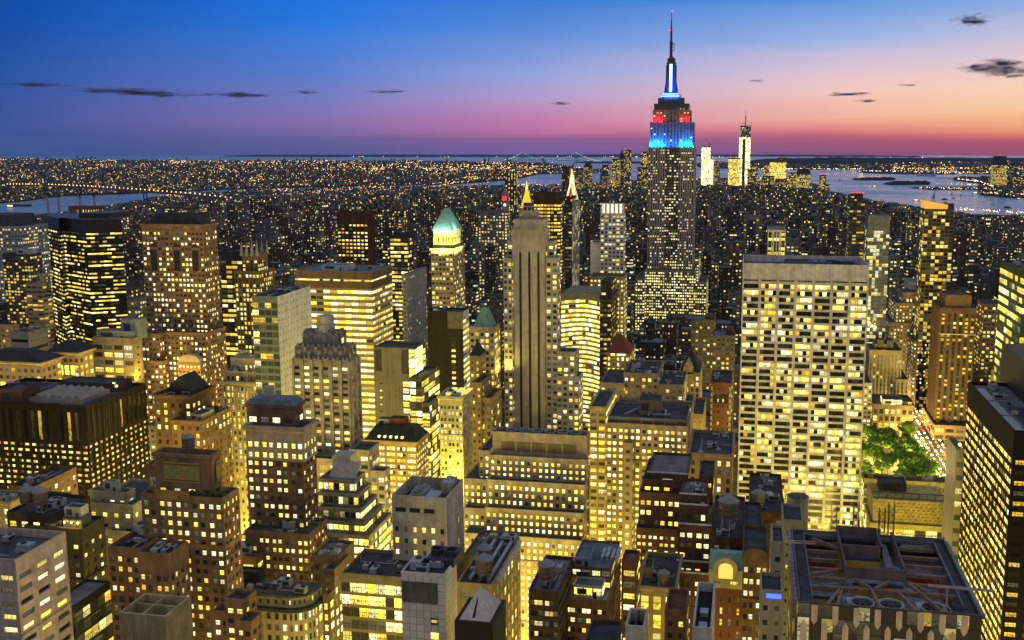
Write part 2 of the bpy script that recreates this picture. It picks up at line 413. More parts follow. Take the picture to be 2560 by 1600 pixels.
        if foot:
            FOOT.append((x0, x1, y0, y1))
            pxs = [proj(xx, yy, z1)[0] for xx in (x0, x1) for yy in (y0, y1)] + [proj(xx, y0, max(0, z1 - 100))[0] for xx in (x0, x1)]
            s.px = [min(s.px[0], *pxs), max(s.px[1], *pxs)]; s.v = min(s.v, y0)
        return T
    def holed(s, mb, a, b, z0, z1, nb, nf, geo, mi, wins):
        a, b = Vector(a), Vector(b); L = (b - a).length; u = (b - a) / L; n = Vector((u.y, -u.x)); dep = geo.get('dep', .4)
        wx = geo.get('wx', [(.25, .75)]); wy = geo.get('wy', (.25, .75)); bw = L / nb; fh = (z1 - z0) / nf
        skip = geo.get('skip')
        P = lambda s_, z, dd=0.0: (*(a + u * s_ - n * dd), z)
        iv = [(k * bw + p * bw, k * bw + q * bw) for k in range(nb) for p, q in wx]
        zc = z0
        for j in range(nf):
            w0, w1 = z0 + (j + wy[0]) * fh, z0 + (j + wy[1]) * fh
            mb.quad(P(0, zc), P(L, zc), P(L, w0), P(0, w0), mi); zc = w1
            c = 0.0
            for s0, s1 in iv:
                if s0 > c + 1e-4: mb.quad(P(c, w0), P(s0, w0), P(s0, w1), P(c, w1), mi)
                c = s1
                mb.quad(P(s0, w0), P(s1, w0), P(s1, w0, dep), P(s0, w0, dep), mi)
                mb.quad(P(s0, w1, dep), P(s1, w1, dep), P(s1, w1), P(s0, w1), mi)
                mb.quad(P(s0, w0), P(s0, w0, dep), P(s0, w1, dep), P(s0, w1), mi)
                mb.quad(P(s1, w0, dep), P(s1, w0), P(s1, w1), P(s1, w1, dep), mi)
                wins.append((P(s0, w0, dep), P(s1, w0, dep), P(s1, w1, dep), P(s0, w1, dep)))
            if c < L - 1e-4: mb.quad(P(c, w0), P(L, w0), P(L, w1), P(c, w1), mi)
        mb.quad(P(0, zc), P(L, zc), P(L, z1), P(0, z1), mi)
    def windows(s, wins, geo):
        nm = geo.get('name', 'window'); pane = geo['pane']; cells = geo.get('cells', 1)
        sc_ = []
        for w_ in wins:
            c = [sum(p[i] for p in w_) / 4 for i in range(3)]
            px, py = proj(*c)
            seen = -6 < px < 2566 and 0 < py < min(1606, s.yb + 25)
            sc_.append((0 if seen else 1, c[2] * -1, w_))
        sc_.sort(key=lambda q: (q[0], q[1]))
        rest = MB()
        for k, (uns, _, w_) in enumerate(sc_):
            a, b = random.randint(0, 300) * 4, random.randint(0, 900)
            cu = cells if isinstance(cells, int) else 1
            uv = ((a, b), (a + cu, b), (a + cu, b + 1), (a, b + 1))
            if s.nwin < 98 and not uns:
                m = MB(); m.quad(*w_, 0, uv); m.build(nm, pane, s.root); s.nwin += 1
            else: rest.quad(*w_, 0, uv)
        if rest.f:
            o = rest.build('other_' + nm, pane, s.root); o['kind'] = 'stuff'
    def part(s, name, mb, mat): return mb.build(name, mat, s.root)
    def bulk(s, T, fx0, fx1, fy0, fy1, h, mat, name='bulkhead', roofm=None, inset=.3):
        X = lambda q: T['x0'] + (T['x1'] - T['x0']) * q; Y = lambda q: T['y0'] + (T['y1'] - T['y0']) * q
        x0, x1, y0, y1 = X(fx0), X(fx1), Y(fy0), Y(fy1); z0, z1 = T['zr'] - .05, T['zr'] + h
        mb = MB(); P = ((x0, y0), (x1, y0), (x1, y1), (x0, y1))
        for i in range(4):
            a, b = P[i], P[(i + 1) % 4]; L = math.hypot(b[0] - a[0], b[1] - a[1])
            mb.wallq(a, b, z0, z1, 0, uvgrid(max(1, round(L / 3.5)), max(1, round(h / 3.6))))
        i_ = inset; q = ((x0 + i_, y0 + i_), (x1 - i_, y0 + i_), (x1 - i_, y1 - i_), (x0 + i_, y1 - i_))
        for i in range(4):
            j = (i + 1) % 4
            mb.quad((*P[i], z1), (*P[j], z1), (*q[j], z1), (*q[i], z1), 1)
            mb.quad((*q[j], z1 - .6), (*q[i], z1 - .6), (*q[i], z1), (*q[j], z1), 1)
        mb.quad((*q[0], z1 - .6), (*q[1], z1 - .6), (*q[2], z1 - .6), (*q[3], z1 - .6), 2)
        ob = mb.build(name, [mat, trim_of(mat), roofm or ROOF], s.root)
        if h > 2.6 and x1 - x0 > 4:
            lm = MB(); lw = (x1 - x0) * .34; lx0 = x0 + (x1 - x0) * .12; lm.box(lx0, lx0 + lw, y0 - .06, y0 - .005, z0 + h * .3, z0 + h * .78); lm.build('louvre_grille', DMETAL, ob)
            lm = MB(); dx0 = x0 + (x1 - x0) * .68; lm.box(dx0, dx0 + 1.1, y0 - .05, y0 - .005, z0 + .06, z0 + 2.2); lm.build('door', DMETAL, ob)
        return dict(x0=x0, x1=x1, y0=y0, y1=y1, z0=z0, z1=z1, zr=z1 - .6)
    def hip(s, T, zh, ridge=.0, mat=SLATE, over=.0, ry=None, name='roof', z0=None):
        mb = MB(); z = T['z1'] + .02 if z0 is None else z0
        mb.pyramid(T['x0'] - over, T['x1'] + over, T['y0'] - over, T['y1'] + over, z, z + zh, ridge, 0, None, ry)
        return mb.build(name, mat, s.root)
    def done(s):
        VIS.append((s.v, s.px[0], s.px[1], s.yb))
        return s
def flood(owner, loc, target, size, color, power, sy=None, spread=None):
    d = bpy.data.lights.new('floodlight', 'AREA'); d.shape = 'RECTANGLE'; d.size = size; d.size_y = sy or 1.0; d.energy = power; d.color = color
    if spread: d.spread = R(spread)
    o = bpy.data.objects.new('floodlight', d); col.objects.link(o)
    v = Vector(target) - Vector(loc); o.rotation_euler = v.to_track_quat('-Z', 'Y').to_euler()
    if owner is not None:
        o.parent = owner; o.location = Vector(loc) - Vector(owner.location)
    else: o.location = loc
    return o

# ------------------------------------------------------------------ facade styles
fc = facade
A = {}
A['black'] = fc('black_glass_bands', BLK, (.0, 1), (.26, .66), .40, .55, 1.9, .35, 3, glass=(.012, .012, .014), run=7, rail=0, dim=.03)
A['blackcap'] = plain('black_metal_cladding', (.015, .015, .017), .4, var=.3)
A['lincoln'] = fc('brown_brick_pairs', (.26, .165, .10), (.2, .8), (.25, .72), .38, .25, 2.3, .75, 1, glass=(.03, .025, .02), run=3)
A['gothic'] = fc('brown_gothic_piers', (.24, .17, .10), (.22, .78), (.22, .8), .55, .3, 1.9, .5, 2, spand=(.10, .08, .05))
A['dkglass'] = fc('dark_green_glass', (.03, .035, .04), (.04, .96), (.25, .8), .55, .4, 1.7, .35, 3, glass=(.02, .025, .03), run=6)
A['chfront'] = fc('grey_glass_front', (.16, .18, .19), (.05, .95), (.16, .84), .42, .45, 1.5, .3, 2, glass=(.05, .06, .06), run=3, rough=.06)
A['chside'] = fc('white_panel_side', WHT, (.42, .58), (.3, .62), .02, .0, 1.5, .4, 1, glass=(.03, .03, .03))
A['ylw'] = fc('lit_office_bands', (.30, .26, .17), (.03, .97), (.3, .8), .93, .25, 1.55, .5, 8, run=6, rail=0, spand=(.28, .24, .15))
A['ylwside'] = fc('lit_office_bands_side', (.36, .31, .2), (.1, .9), (.3, .76), .85, .25, 1.35, .4, 4, run=5, rail=0)
A['brownband'] = plain('brown_parapet_band', (.14, .09, .06), .7, var=.2)
A['brstripe'] = fc('brown_pier_tower', (.10, .05, .035), (.14, .86), (.3, .74), .66, .4, 1.6, .35, 2, spand=(.03, .02, .015))
A['beige_shaft'] = fc('beige_stone_pairs', (.34, .28, .18), (.18, .82), (.25, .75), .42, .2, 1.9, .5, 2)
A['floodcrown'] = plain('crown_stone', (.46, .44, .30), .8)
A['limes'] = plain('limestone_plain', (.44, .395, .34), .85, var=.2)
A['fifthwin'] = fc('limestone_window_pairs', (.44, .395, .34), (.2, .8), (.2, .75), .38, .15, 2.0, .6, 2, glass=(.03, .03, .03))
A['hsbc'] = fc('curved_lit_glass', (.35, .32, .18), (.02, .98), (.28, .86), .9, .3, 2.0, .55, 5, run=8, rail=0)
A['dkbrown'] = fc('dark_brown_glass', (.05, .035, .025), (.1, .9), (.3, .75), .25, .3, 1.5, .3, 2, glass=(.03, .025, .02))
A['ny425'] = fc('white_brick_grid', (.48, .48, .52), (.16, .84), (.28, .76), .5, .2, 1.6, .75, 2, spand=(.3, .32, .4))
A['whiteslab'] = fc('white_slab', (.55, .53, .5), (.45, .55), (.4, .55), .1, 0, 1.2, .3)
A['gold'] = fc('bronze_lit_grid', (.07, .04, .025), (.12, .88), (.25, .75), .8, .35, 1.5, .2, 1, run=5)
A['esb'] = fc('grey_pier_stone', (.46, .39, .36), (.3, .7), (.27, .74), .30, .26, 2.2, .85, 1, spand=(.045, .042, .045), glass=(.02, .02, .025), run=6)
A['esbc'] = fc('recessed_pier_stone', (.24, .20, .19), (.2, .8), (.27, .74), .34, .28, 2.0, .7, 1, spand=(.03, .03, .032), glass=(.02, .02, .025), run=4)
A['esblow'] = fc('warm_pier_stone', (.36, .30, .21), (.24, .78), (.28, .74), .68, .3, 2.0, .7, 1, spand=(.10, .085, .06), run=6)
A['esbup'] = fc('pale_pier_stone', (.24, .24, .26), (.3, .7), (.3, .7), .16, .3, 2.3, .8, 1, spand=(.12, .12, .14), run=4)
A['grace'] = dict()
PANE = lambda n, lit, coh=.15, st=2.0, white=.5, mull=1, **k: fc(n, (.05, .05, .05), (0, 1), (0, 1), lit, coh, st, white, mull, **k)
PHI = PANE('pane_mostly_lit', .82, .1, 2.1, .5, 2)
PMID = PANE('pane_half_lit', .52, .1, 2.1, .6, 2)
PLOW = PANE('pane_few_lit', .34, .1, 1.9, .45, 2)
PBAND = PANE('pane_wide_ribbon', .45, .5, 1.7, .5, 2, run=4, rail=0, glass=(.012, .012, .014), dim=.02)
PDARK = PANE('pane_yellow_office', .66, .25, 1.8, .3, 2, run=4)
PGOLD = PANE('pane_golden', .6, .3, 1.9, .28, 2, run=3)
W2 = [(.14, .42), (.58, .86)]
def walls(name, c, **k):       # plain facade used behind window objects
    d = dict(wx=(.3, .7), wy=(.28, .72), lit=.45, coh=.15, st=1.9, white=.5, mull=2); d.update(k)
    return fc(name, c, **d)

# ================================================================== the far-left office towers
b = Bld('office_tower', 'pale grey gridded office slab with a dark flat penthouse at the left edge', 'grey gridded slab', yb=760)
f = fc('pale_grey_grid', (.33, .33, .36), (.2, .8), (.25, .7), .4, .35, 1.4, .55, 1, run=6)
T = b.t(1100, -60, 48, 120, 566, f=f, bay=4, fl=4.2, roof=ROOF); b.bulk(T, .1, .75, .05, .9, 15, plain('dark_penthouse', (.08, .08, .1)), 'penthouse'); b.done()
b = Bld('apartment_tower', 'dark brick apartment tower with scattered orange lit windows and balconies', 'dark apartment tower', 'apartment building', yb=760)
f = fc('dark_balcony_brick', (.075, .06, .07), (.15, .85), (.2, .75), .36, .05, 1.7, .12, 2, spand=(.12, .11, .12))
T = b.t(900, 5, 74, 103, 636, f=f, bay=3.6, fl=3.2); b.bulk(T, .45, .95, .2, .8, 6, plain('white_plant_room', (.5, .5, .53)), 'plant_room'); b.done()
b = Bld('office_tower', 'slim tan ribbon-windowed tower with a boxy machine room, left of the black tower', 'slim tan banded tower', yb=825)
f = fc('tan_ribbon', (.30, .23, .18), (.06, .94), (.3, .72), .45, .3, 1.8, .2, 2, glass=(.03, .03, .03), run=2)
f2 = fc('grey_ribbon', (.42, .40, .40), (.1, .9), (.32, .72), .25, .2, 1.8, .3, 2, glass=(.02, .02, .02), run=2)
T = b.t(780, 64, 105, 127, 708, f=f, sf=f2, bay=6, fl=4.1); b.bulk(T, .62, .98, .15, .6, 9, A['limes'], 'machine_room'); b.done()

# faceted black tower
b = Bld('skyscraper', 'faceted black glass tower with rows of yellow lit office floors', 'faceted black tower', 'skyscraper', yb=850)
pp = [(118, 772), (146, 748), (156, 756), (213, 738), (303, 752), (300, 800), (122, 808)]
zt = atv(213, 549, 738)[1]
pts = [(colx(px, v, zt), v) for px, v in pp]
b.base(sum(p[0] for p in pts) / len(pts), 770)
m = MB(); m.prism(pts, 0, zt - 10.5, 0, None, (3.0, 3.35)); m.build('wall', [A['black']], b.root)
m = MB(); m.prism(pts, zt - 10.5, zt, 0, 0); m.build('crown', [A['blackcap']], b.root)
m = MB(); m.box(pts[1][0] + 12, pts[4][0] - 16, 758, 790, zt - .1, zt + 4); m.build('penthouse', [A['blackcap']], b.root)
xs_ = [p[0] for p in pts]; FOOT.append((min(xs_), max(xs_), 736, 808)); b.px = [115, 320]; b.v = 740; b.done()

# brown hipped-roof tower
b = Bld('skyscraper', 'broad brown brick tower with a dark hipped roof and arcaded upper storeys', 'brown hipped-roof tower', 'skyscraper', yb=965)
T = b.t(618, 353, 506, 540, 562, f=A['lincoln'], bay=2.9, fl=3.55, top=4.5, corn=(1.6, .7), pier=(.9, .35))
hz = T['z1']
mb = MB(); mb.pyramid(T['x0'] + 1.5, T['x1'] - 2, T['y0'] + 2, T['y1'] - 2, hz, hz + 7.5, .62); b.part('hipped_roof', mb, SLATE)
W = T['x1'] - T['x0']
ag = fc('tall_arch_windows', (.26, .165, .10), (.1, .9), (.0, .9), .4, .1, 1.6, .5, 2, glass=(.04, .035, .03), rail=0)
for fx in (.12, .5, .8):      # three tall arched loggias near the top, one dark frame each
    x = T['x0'] + W * fx
    m = MB(); m.box(x, x + W * .13, T['y0'] - .6, T['y0'] + .1, hz - 32, hz - 16); 
    n = 10; r = W * .065; cx_ = x + r; 
    for k in range(n):
        a0, a1 = math.pi * k / n, math.pi * (k + 1) / n
        m.quad((cx_ + r * math.cos(a0), T['y0'] - .6, hz - 16), (cx_ + r * math.cos(a0), T['y0'] - .6, hz - 16 + r * math.sin(a0)), (cx_ + r * math.cos(a1), T['y0'] - .6, hz - 16 + r * math.sin(a1)), (cx_ + r * math.cos(a1), T['y0'] - .6, hz - 16))
    b.part('arched_window', m, ag)
z_ = b.t(608, 352, 513, 562, 833, f=A['lincoln'], bay=2.9, fl=3.6, zb=0, corn=(1.2, .6), pier=(.9, .35))
b.t(601, 353, 398, 414, 834, f=A['lincoln'], bay=2.9, fl=3.6, pier=(.9, .3), d=None)
b.t(597, 344, 406, 420, 903, f=A['lincoln'], bay=3, fl=3.6, corn=(1, .5))
gb = b.t(597, 445, 501, 512, 906, f=A['lincoln'], bay=3, fl=3.6, top=1.5, foot=True)
mb = MB(); n = 14; cx_ = (gb['x0'] + gb['x1']) / 2; rr = (gb['x1'] - gb['x0']) / 2 - .3
for k in range(n):
    a0, a1 = math.pi * k / n, math.pi * (k + 1) / n
    for yy in (597,): mb.quad((cx_ + rr * math.cos(a0), yy, gb['z1']), (cx_ + rr * math.cos(a0), yy, gb['z1'] + 5 * math.sin(a0)), (cx_ + rr * math.cos(a1), yy, gb['z1'] + 5 * math.sin(a1)), (cx_ + rr * math.cos(a1), yy, gb['z1']))
    mb.quad((cx_ + rr * math.cos(a0), 597, gb['z1'] + 5 * math.sin(a0)), (cx_ + rr * math.cos(a0), 601, gb['z1'] + 5 * math.sin(a0)), (cx_ + rr * math.cos(a1), 601, gb['z1'] + 5 * math.sin(a1)), (cx_ + rr * math.cos(a1), 597, gb['z1'] + 5 * math.sin(a1)))
b.part('arched_gable', mb, A['limes'])
for k in range(3): flood(b.root, (cx_ + (k - 1) * 6, 589, gb['z1'] - 16), (cx_ + (k - 1) * 4, 597, gb['z1'] + 2), 4, (1, .62, .08), 3200, 2)
b.done()

b = Bld('office_tower', 'dark glass slab with lit floors beside the brown pinnacled tower', 'dark glass slab', yb=870)
T = b.t(720, 549, 606, 612, 629, f=A['dkglass'], bay=5, fl=3.9, top=7); b.done()
b = Bld('skyscraper', 'narrow brown tower crowned by a ring of stone pinnacles', 'pinnacled brown tower', 'skyscraper', yb=885)
T0 = b.t(700, 586, 648, 685, 678, f=A['gothic'], bay=3.1, fl=3.7, pier=(.8, .5))
T = b.t(703, 604, 643, 668, 634, f=A['gothic'], zb=T0['zr'], bay=3.1, fl=3.7, top=5, pier=(.8, .4), foot=False)
for i in range(4):
    for sy_ in (0, 1):
        x = T['x0'] + (T['x1'] - T['x0']) * i / 3; y = T['y0'] if sy_ == 0 else T['y1']
        m = MB(); m.pyramid(x - 1.1, x + 1.1, y - 1.1, y + 1.1, T['z1'] - 2, T['z1'] + 9, .08); b.part('pinnacle', m, A['limes'])
b.done()

b = Bld('office_building', 'boxy beige building with rows of very large dark square windows and a blue-grey roof screen', 'big-windowed beige building', yb=955)
f = fc('beige_big_windows', (.36, .27, .17), (.1, .9), (.2, .8), .6, .2, 1.5, .45, 3, glass=(.03, .035, .03), rail=1)
f2 = fc('beige_blank', (.36, .28, .17), (.4, .6), (.3, .6), .02, 0, 1, .3)
T = b.t(575, 231, 332, 354, 846, f=f, sf=f2, bay=6.6, fl=5.2, top=4)
m = plain('blue_grey_screen', (.22, .26, .31), .6, var=.15)
b.bulk(T, .08, .97, .1, .9, 5.5, m, 'roof_screen', ROOFB); b.bulk(T, .62, 1.1, .5, 1.2, 13, m, 'plant_room', ROOFB)
flood(b.root, (T['x1'] + 4, T['y0'] - 2, T['z1'] - 28), (T['x1'], T['y0'] + 4, T['z1'] - 8), 3, (1, .75, .08), 6000, 3)
b.done()

b = Bld('clubhouse', 'pale beige palazzo block with a low dark hipped roof and lit arched windows', 'beige palazzo', yb=995)
f = fc('beige_palazzo', (.42, .31, .19), (.25, .75), (.25, .75), .36, .3, 1.9, .45, 1, glass=(.05, .035, .02), run=4)
fa = fc('beige_palazzo_arcade', (.42, .31, .19), (.2, .8), (.1, .9), .85, .1, 2.2, .6, 1)
T = b.t(520, -70, 102, 152, 905, f=f, bay=4.2, fl=4.6, top=3.4, corn=(1, 1.6))
b.hip(T, 5.5, .35, SLATE, 2.0, name='hipped_roof')
for k in range(6):
    x = T['x0'] + 14 + k * 5.2
    m = MB(); m.box(x, x + 2.6, 519.5, 520.2, T['z1'] - 19, T['z1'] - 13.5); b.part('arched_window', m, PHI)
T2 = b.t(548, 128, 196, 232, 880, f=f, bay=4.2, fl=4.6, top=3.4, corn=(1, 1.6)); b.hip(T2, 6, .3, SLATE, 2.0, name='hipped_roof')
for k in range(3):
    x = T2['x0'] + 5 + k * 4.2
    m = MB(); m.box(x, x + 2.4, 547.5, 548.2, T2['z1'] - 15, T2['z1'] - 9); b.part('arched_window', m, PHI)
b.done()
b = Bld('office_building', 'grey concrete building with a dark slot window and rooftop machines, behind the beige palazzo', 'grey slotted building', yb=865)
f = fc('grey_concrete_slot', (.26, .235, .22), (.04, .96), (.35, .7), .25, .3, 1.5, .2, 6, glass=(.015, .015, .015))
T = b.t(590, 26, 70, 119, 830, f=f, bay=16, fl=6, top=3.5); b.done()
b = Bld('office_building', 'squat yellowish stone building at the left edge above the palazzo', 'squat yellowish block', yb=885)
T = b.t(640, -60, 33, 44, 814, f=fc('yellow_stone', (.40, .31, .13), (.3, .7), (.3, .7), .25, .2, 1.8, .4, 1), bay=3.6, fl=4); b.done()

# ---- big black block with the roof terrace
b = Bld('office_building', 'massive black office block with a ribbed skylight and machines on its broad roof', 'massive black block', yb=1262)
gf = dict(wx=[(.16, .84)], wy=(.28, .74), pane=PDARK, dep=.5, cells=2)
bf = walls('black_brown_grid', (.016, .010, .008), wx=(.16, .84), wy=(.28, .74), lit=.66, st=1.7, white=.3)
T = b.t(430, -110, 214, 362, 1016, f=bf, bay=4.0, fl=2.95, top=20, geo=gf, pier=(1.0, .4), roof=ROOF, par=1.6)
bl = fc('black_louvre_band', (.014, .010, .008), (.2, .8), (.0, 1), .12, .1, .9, .2, 1, glass=(.008, .008, .008), rail=0)
x0, x1, y0, y1 = T['x0'], T['x1'], T['y0'], T['y1']
m = MB(); n1 = 17; n2 = round((y1 - y0) / 4)
m.wallq((x0, y0 - .06), (x1 - 3, y0 - .06), T['z1'] - 18.5, T['z1'] - 3.5, 0, uvgrid(n1, 1)); m.wallq((x1 + .06, y0 + 3), (x1 + .06, y1), T['z1'] - 18.5, T['z1'] - 3.5, 0, uvgrid(n2, 1))
b.part('louvre_band', m, bl)
b.bulk(T, .30, .48, .06, .34, 7.5, plain('red_brown_brick', (.13, .065, .045)), 'stair_tower')
sk = MB(); sx0, sx1 = x0 + (x1 - x0) * .50, x0 + (x1 - x0) * .86; sy0, sy1 = y0 + (y1 - y0) * .2, y0 + (y1 - y0) * .62; zr = T['zr']
sk.box(sx0 - 1.5, sx1 + 1.5, sy0 - 1.5, sy1 + 1.5, zr, zr + 2.2)
for k in range(6):
    a = sx0 + (sx1 - sx0) * k / 6; c = sx0 + (sx1 - sx0) * (k + 1) / 6; mid = (a + c) / 2
    sk.quad((a, sy0, zr + 2.3), (mid, sy0, zr + 4.2), (mid, sy1, zr + 4.2), (a, sy1, zr + 2.3)); sk.quad((mid, sy0, zr + 4.2), (c, sy0, zr + 2.3), (c, sy1, zr + 2.3), (mid, sy1, zr + 4.2))
    sk.tri((a, sy0, zr + 2.3), (c, sy0, zr + 2.3), (mid, sy0, zr + 4.2))
b.part('skylight', sk, plain('ribbed_skylight', (.34, .31, .24), .4))
b.bulk(T, .45, .92, .70, .95, 4.5, plain('dark_screen', (.08, .06, .05)), 'roof_screen')
for k in range(2):
    lm = MB(); lx_, ly_ = x1 - 4 - 5 * k, y0 + (y1 - y0) * (.62 + .1 * k); lm.box(lx_ - .4, lx_ + .4, ly_ - .4, ly_ + .4, zr + 4, zr + 4.8); b.part('roof_lamp', lm, glow('sodium_lamp', (1, .5, .1), 14))
BLKROOF = T; b.done(); BBLK = b

b = Bld('office_building', 'brown brick hall with a dark gabled roof and a lower lit wing', 'gabled brown brick hall', yb=1070)
bf = fc('brown_brick_sparse', (.17, .105, .06), (.3, .7), (.22, .78), .42, .25, 1.9, .5, 1, glass=(.03, .02, .015), run=3)
T = b.t(500, 384, 478, 536, 990, f=bf, bay=4.6, fl=4.4, top=4, corn=(1.2, .8))
X0, X1, Y0, Y1 = T['x0'] + 6, T['x1'] - 2, T['y0'] + 4, T['y1'] - 4; z = T['zr']
m = MB(); xm = (X0 + X1) / 2
m.quad((X0, Y0, z + 3), (X0, Y1, z + 3), (xm, Y1, z + 11), (xm, Y0, z + 11)); m.quad((X1, Y1, z + 3), (X1, Y0, z + 3), (xm, Y0, z + 11), (xm, Y1, z + 11))
m.tri((X0, Y0, z + 3), (X1, Y0, z + 3), (xm, Y0, z + 11)); m.tri((X1, Y1, z + 3), (X0, Y1, z + 3), (xm, Y1, z + 11)); m.box(X0, X1, Y0, Y1, z, z + 3.05)
b.part('gabled_roof', m, SLATE)
T = b.t(488, 428, 502, 574, 1053, f=bf, bay=4.4, fl=4.4, corn=(1, .6)); b.bulk(T, .55, .95, .1, .5, 4, A['limes'], 'stepped_cap'); b.done()

b = Bld('office_building', 'cream classical tower stepping up to a tiered pyramid cap with columned storeys', 'tiered cream classical tower', yb=1085)
f = fc('cream_classical', (.42, .36, .24), (.28, .72), (.22, .8), .42, .2, 1.8, .5, 1)
T = b.t(545, 553, 634, 660, 957, f=f, bay=3.2, fl=4, corn=(1.2, 1)); T2 = b.t(549, 564, 634, 652, 930, f=f, zb=T['zr'], bay=3.2, fl=4, corn=(.8, .6), foot=False)
T3 = b.t(553, 576, 632, 646, 902, f=f, zb=T2['zr'], bay=3.2, fl=4, foot=False)
mb = MB()
for k in range(4):
    q = k * 1.7; mb.box(T3['x0'] + q, T3['x1'] - q, T3['y0'] + q, T3['y1'] - q, T3['z1'] + k * 1.4 - .05, T3['z1'] + k * 1.4 + 1.4)
b.part('stepped_roof', mb, A['limes'])
m = MB()
for k in range(9):
    x = T['x0'] + 1.5 + (T['x1'] - T['x0'] - 3) * k / 8; m.lathe(x, T['y0'] - .7, [(.55, T['z1'] - 17), (.45, T['z1'] - 3)], 8)
b.part('colonnade', m, A['limes']); b.done()

# glass box with the white side
b = Bld('office_tower', 'sleek glass-fronted tower with a blank white panelled side wall', 'white-sided glass tower', yb=1010)
T = b.t(470, 629, 693, 776, 741, f=A['chfront'], sf=A['chside'], bay=3.3, fl=3.9, top=3, roof=ROOFB, par=2.2)
b.bulk(T, .15, .7, .15, .6, 2, DMETAL, 'roof_plant'); b.done()

# lit office slab
b = Bld('office_building', 'broad flat-roofed office slab glowing yellow on every floor under a brown top band', 'glowing flat-roofed slab', yb=1065)
T = b.t(560, 737, 929, 979, 680, f=A['ylw'], sf=A['ylwside'], bay=4.4, fl=3.75, top=11, roof=ROOFB, par=.8)
m = MB(); x0, x1, y0, y1, z1 = T['x0'], T['x1'], T['y0'], T['y1'], T['z1']
for za, zb_ in ((z1 - 4.5, z1 - .3), (z1 - 10.5, z1 - 6)):
    m.wallq((x0, y0 - .15), (x1 + .15, y0 - .15), za, zb_); m.wallq((x1 + .15, y0 - .15), (x1 + .15, y1), za, zb_)
b.part('parapet_band', m, A['brownband'])
m = MB(); m.wallq((x0, y0 - .1), (x1, y0 - .1), z1 - 6, z1 - 5.1, 0, uvgrid(22, 1)); m.wallq((x1 + .1, y0), (x1 + .1, y1), z1 - 6, z1 - 5.1, 0, uvgrid(14, 1)); b.part('lit_attic_strip', m, PHI)
b.bulk(T, .28, .62, .25, .6, 3.5, plain('white_plant_room', (.5, .5, .53)), 'plant_room', ROOFB); b.done()

b = Bld('skyscraper', 'dark red-brown tower with vertical piers and yellow lit floors beyond the glowing slab', 'red-brown pier tower', 'skyscraper', yb=665)
T = b.t(1000, 842, 919, 934, 529, f=A['brstripe'], sf=fc('brown_side', (.12, .06, .04), (.4, .6), (.4, .6), .05, 0, 1, .2), bay=4.2, fl=4.1, top=13, pier=(1.4, .9)); b.done()
b = Bld('office_tower', 'small dark glass office tower with bright lower floors, left of the green-pyramid tower', 'small dark glass tower', yb=680)
T = b.t(900, 975, 1018, 1031, 588, f=A['dkglass'], bay=3.4, fl=4, top=3); b.done()
b = Bld('office_building', 'grey stone block with blank side walls between the dark glass towers', 'grey blank-sided block', yb=775)
T = b.t(820, 1005, 1016, 1066, 686, f=fc('grey_stone_few', (.34, .33, .34), (.3, .7), (.3, .75), .12, .1, 1.7, .6, 1), bay=3.4, fl=3.8, d=None); b.done()

# green pyramid tower
b = Bld('skyscraper', 'slender beige tower with a floodlit yellow-green crown and steep green copper pyramid roof', 'green-pyramid tower', 'skyscraper', yb=772)
T0 = b.t(760, 1077, 1132, 1161, 622, f=A['beige_shaft'], bay=3.3, fl=3.9, top=3, corn=(1.4, .9))
T = b.t(762, 1083, 1128, 1152, 576, f=A['floodcrown'], sf=A['floodcrown'], zb=T0['zr'], bay=3, fl=8, top=3, foot=False)
ar = fc('crown_arches', (.46, .44, .3), (.25, .75), (.1, .8), .1, 0, 1, .2, 1, glass=(.02, .02, .01))
m = MB(); m.wallq((T['x0'] + 1, T['y0'] - .12), (T['x1'] - 1, T['y0'] - .12), T['z0'] + 4, T['z0'] + 11, 0, uvgrid(6, 1)); m.wallq((T['x1'] + .12, T['y0'] + 1), (T['x1'] + .12, T['y1'] - 1), T['z0'] + 4, T['z0'] + 11, 0, uvgrid(6, 1)); b.part('arcade', m, ar)
b.hip(T, 17, .18, COPPER, 1.0, name='pyramid_roof', z0=T['z1'])
for k in range(4): flood(b.root, (T['x0'] + 2 + k * 4, T['y0'] - 6, T['z0'] - 2), (T['x0'] + 2 + k * 4, T['y0'], T['z1'] - 4), 3, (.95, 1, .16), 4000)
for k in range(4): flood(b.root, (T['x1'] + 6, T['y0'] + 2 + k * 5, T['z0'] - 2), (T['x1'], T['y0'] + 2 + k * 5, T['z1'] - 4), 3, (.95, 1, .16), 4000)
for k in range(3): flood(b.root, (T['x0'] + 3 + k * 5, T['y0'] - 5, T['z1'] - 1), (T['x0'] + 5 + k * 4, T['y0'] + 5, T['z1'] + 12), 2, (.7, 1, .9), 1400)
flood(b.root, (T['x1'] + 5, T['y0'] + 8, T['z1'] - 1), (T['x1'] - 4, T['y0'] + 8, T['z1'] + 12), 4, (.7, 1, .9), 2500)
b.done()

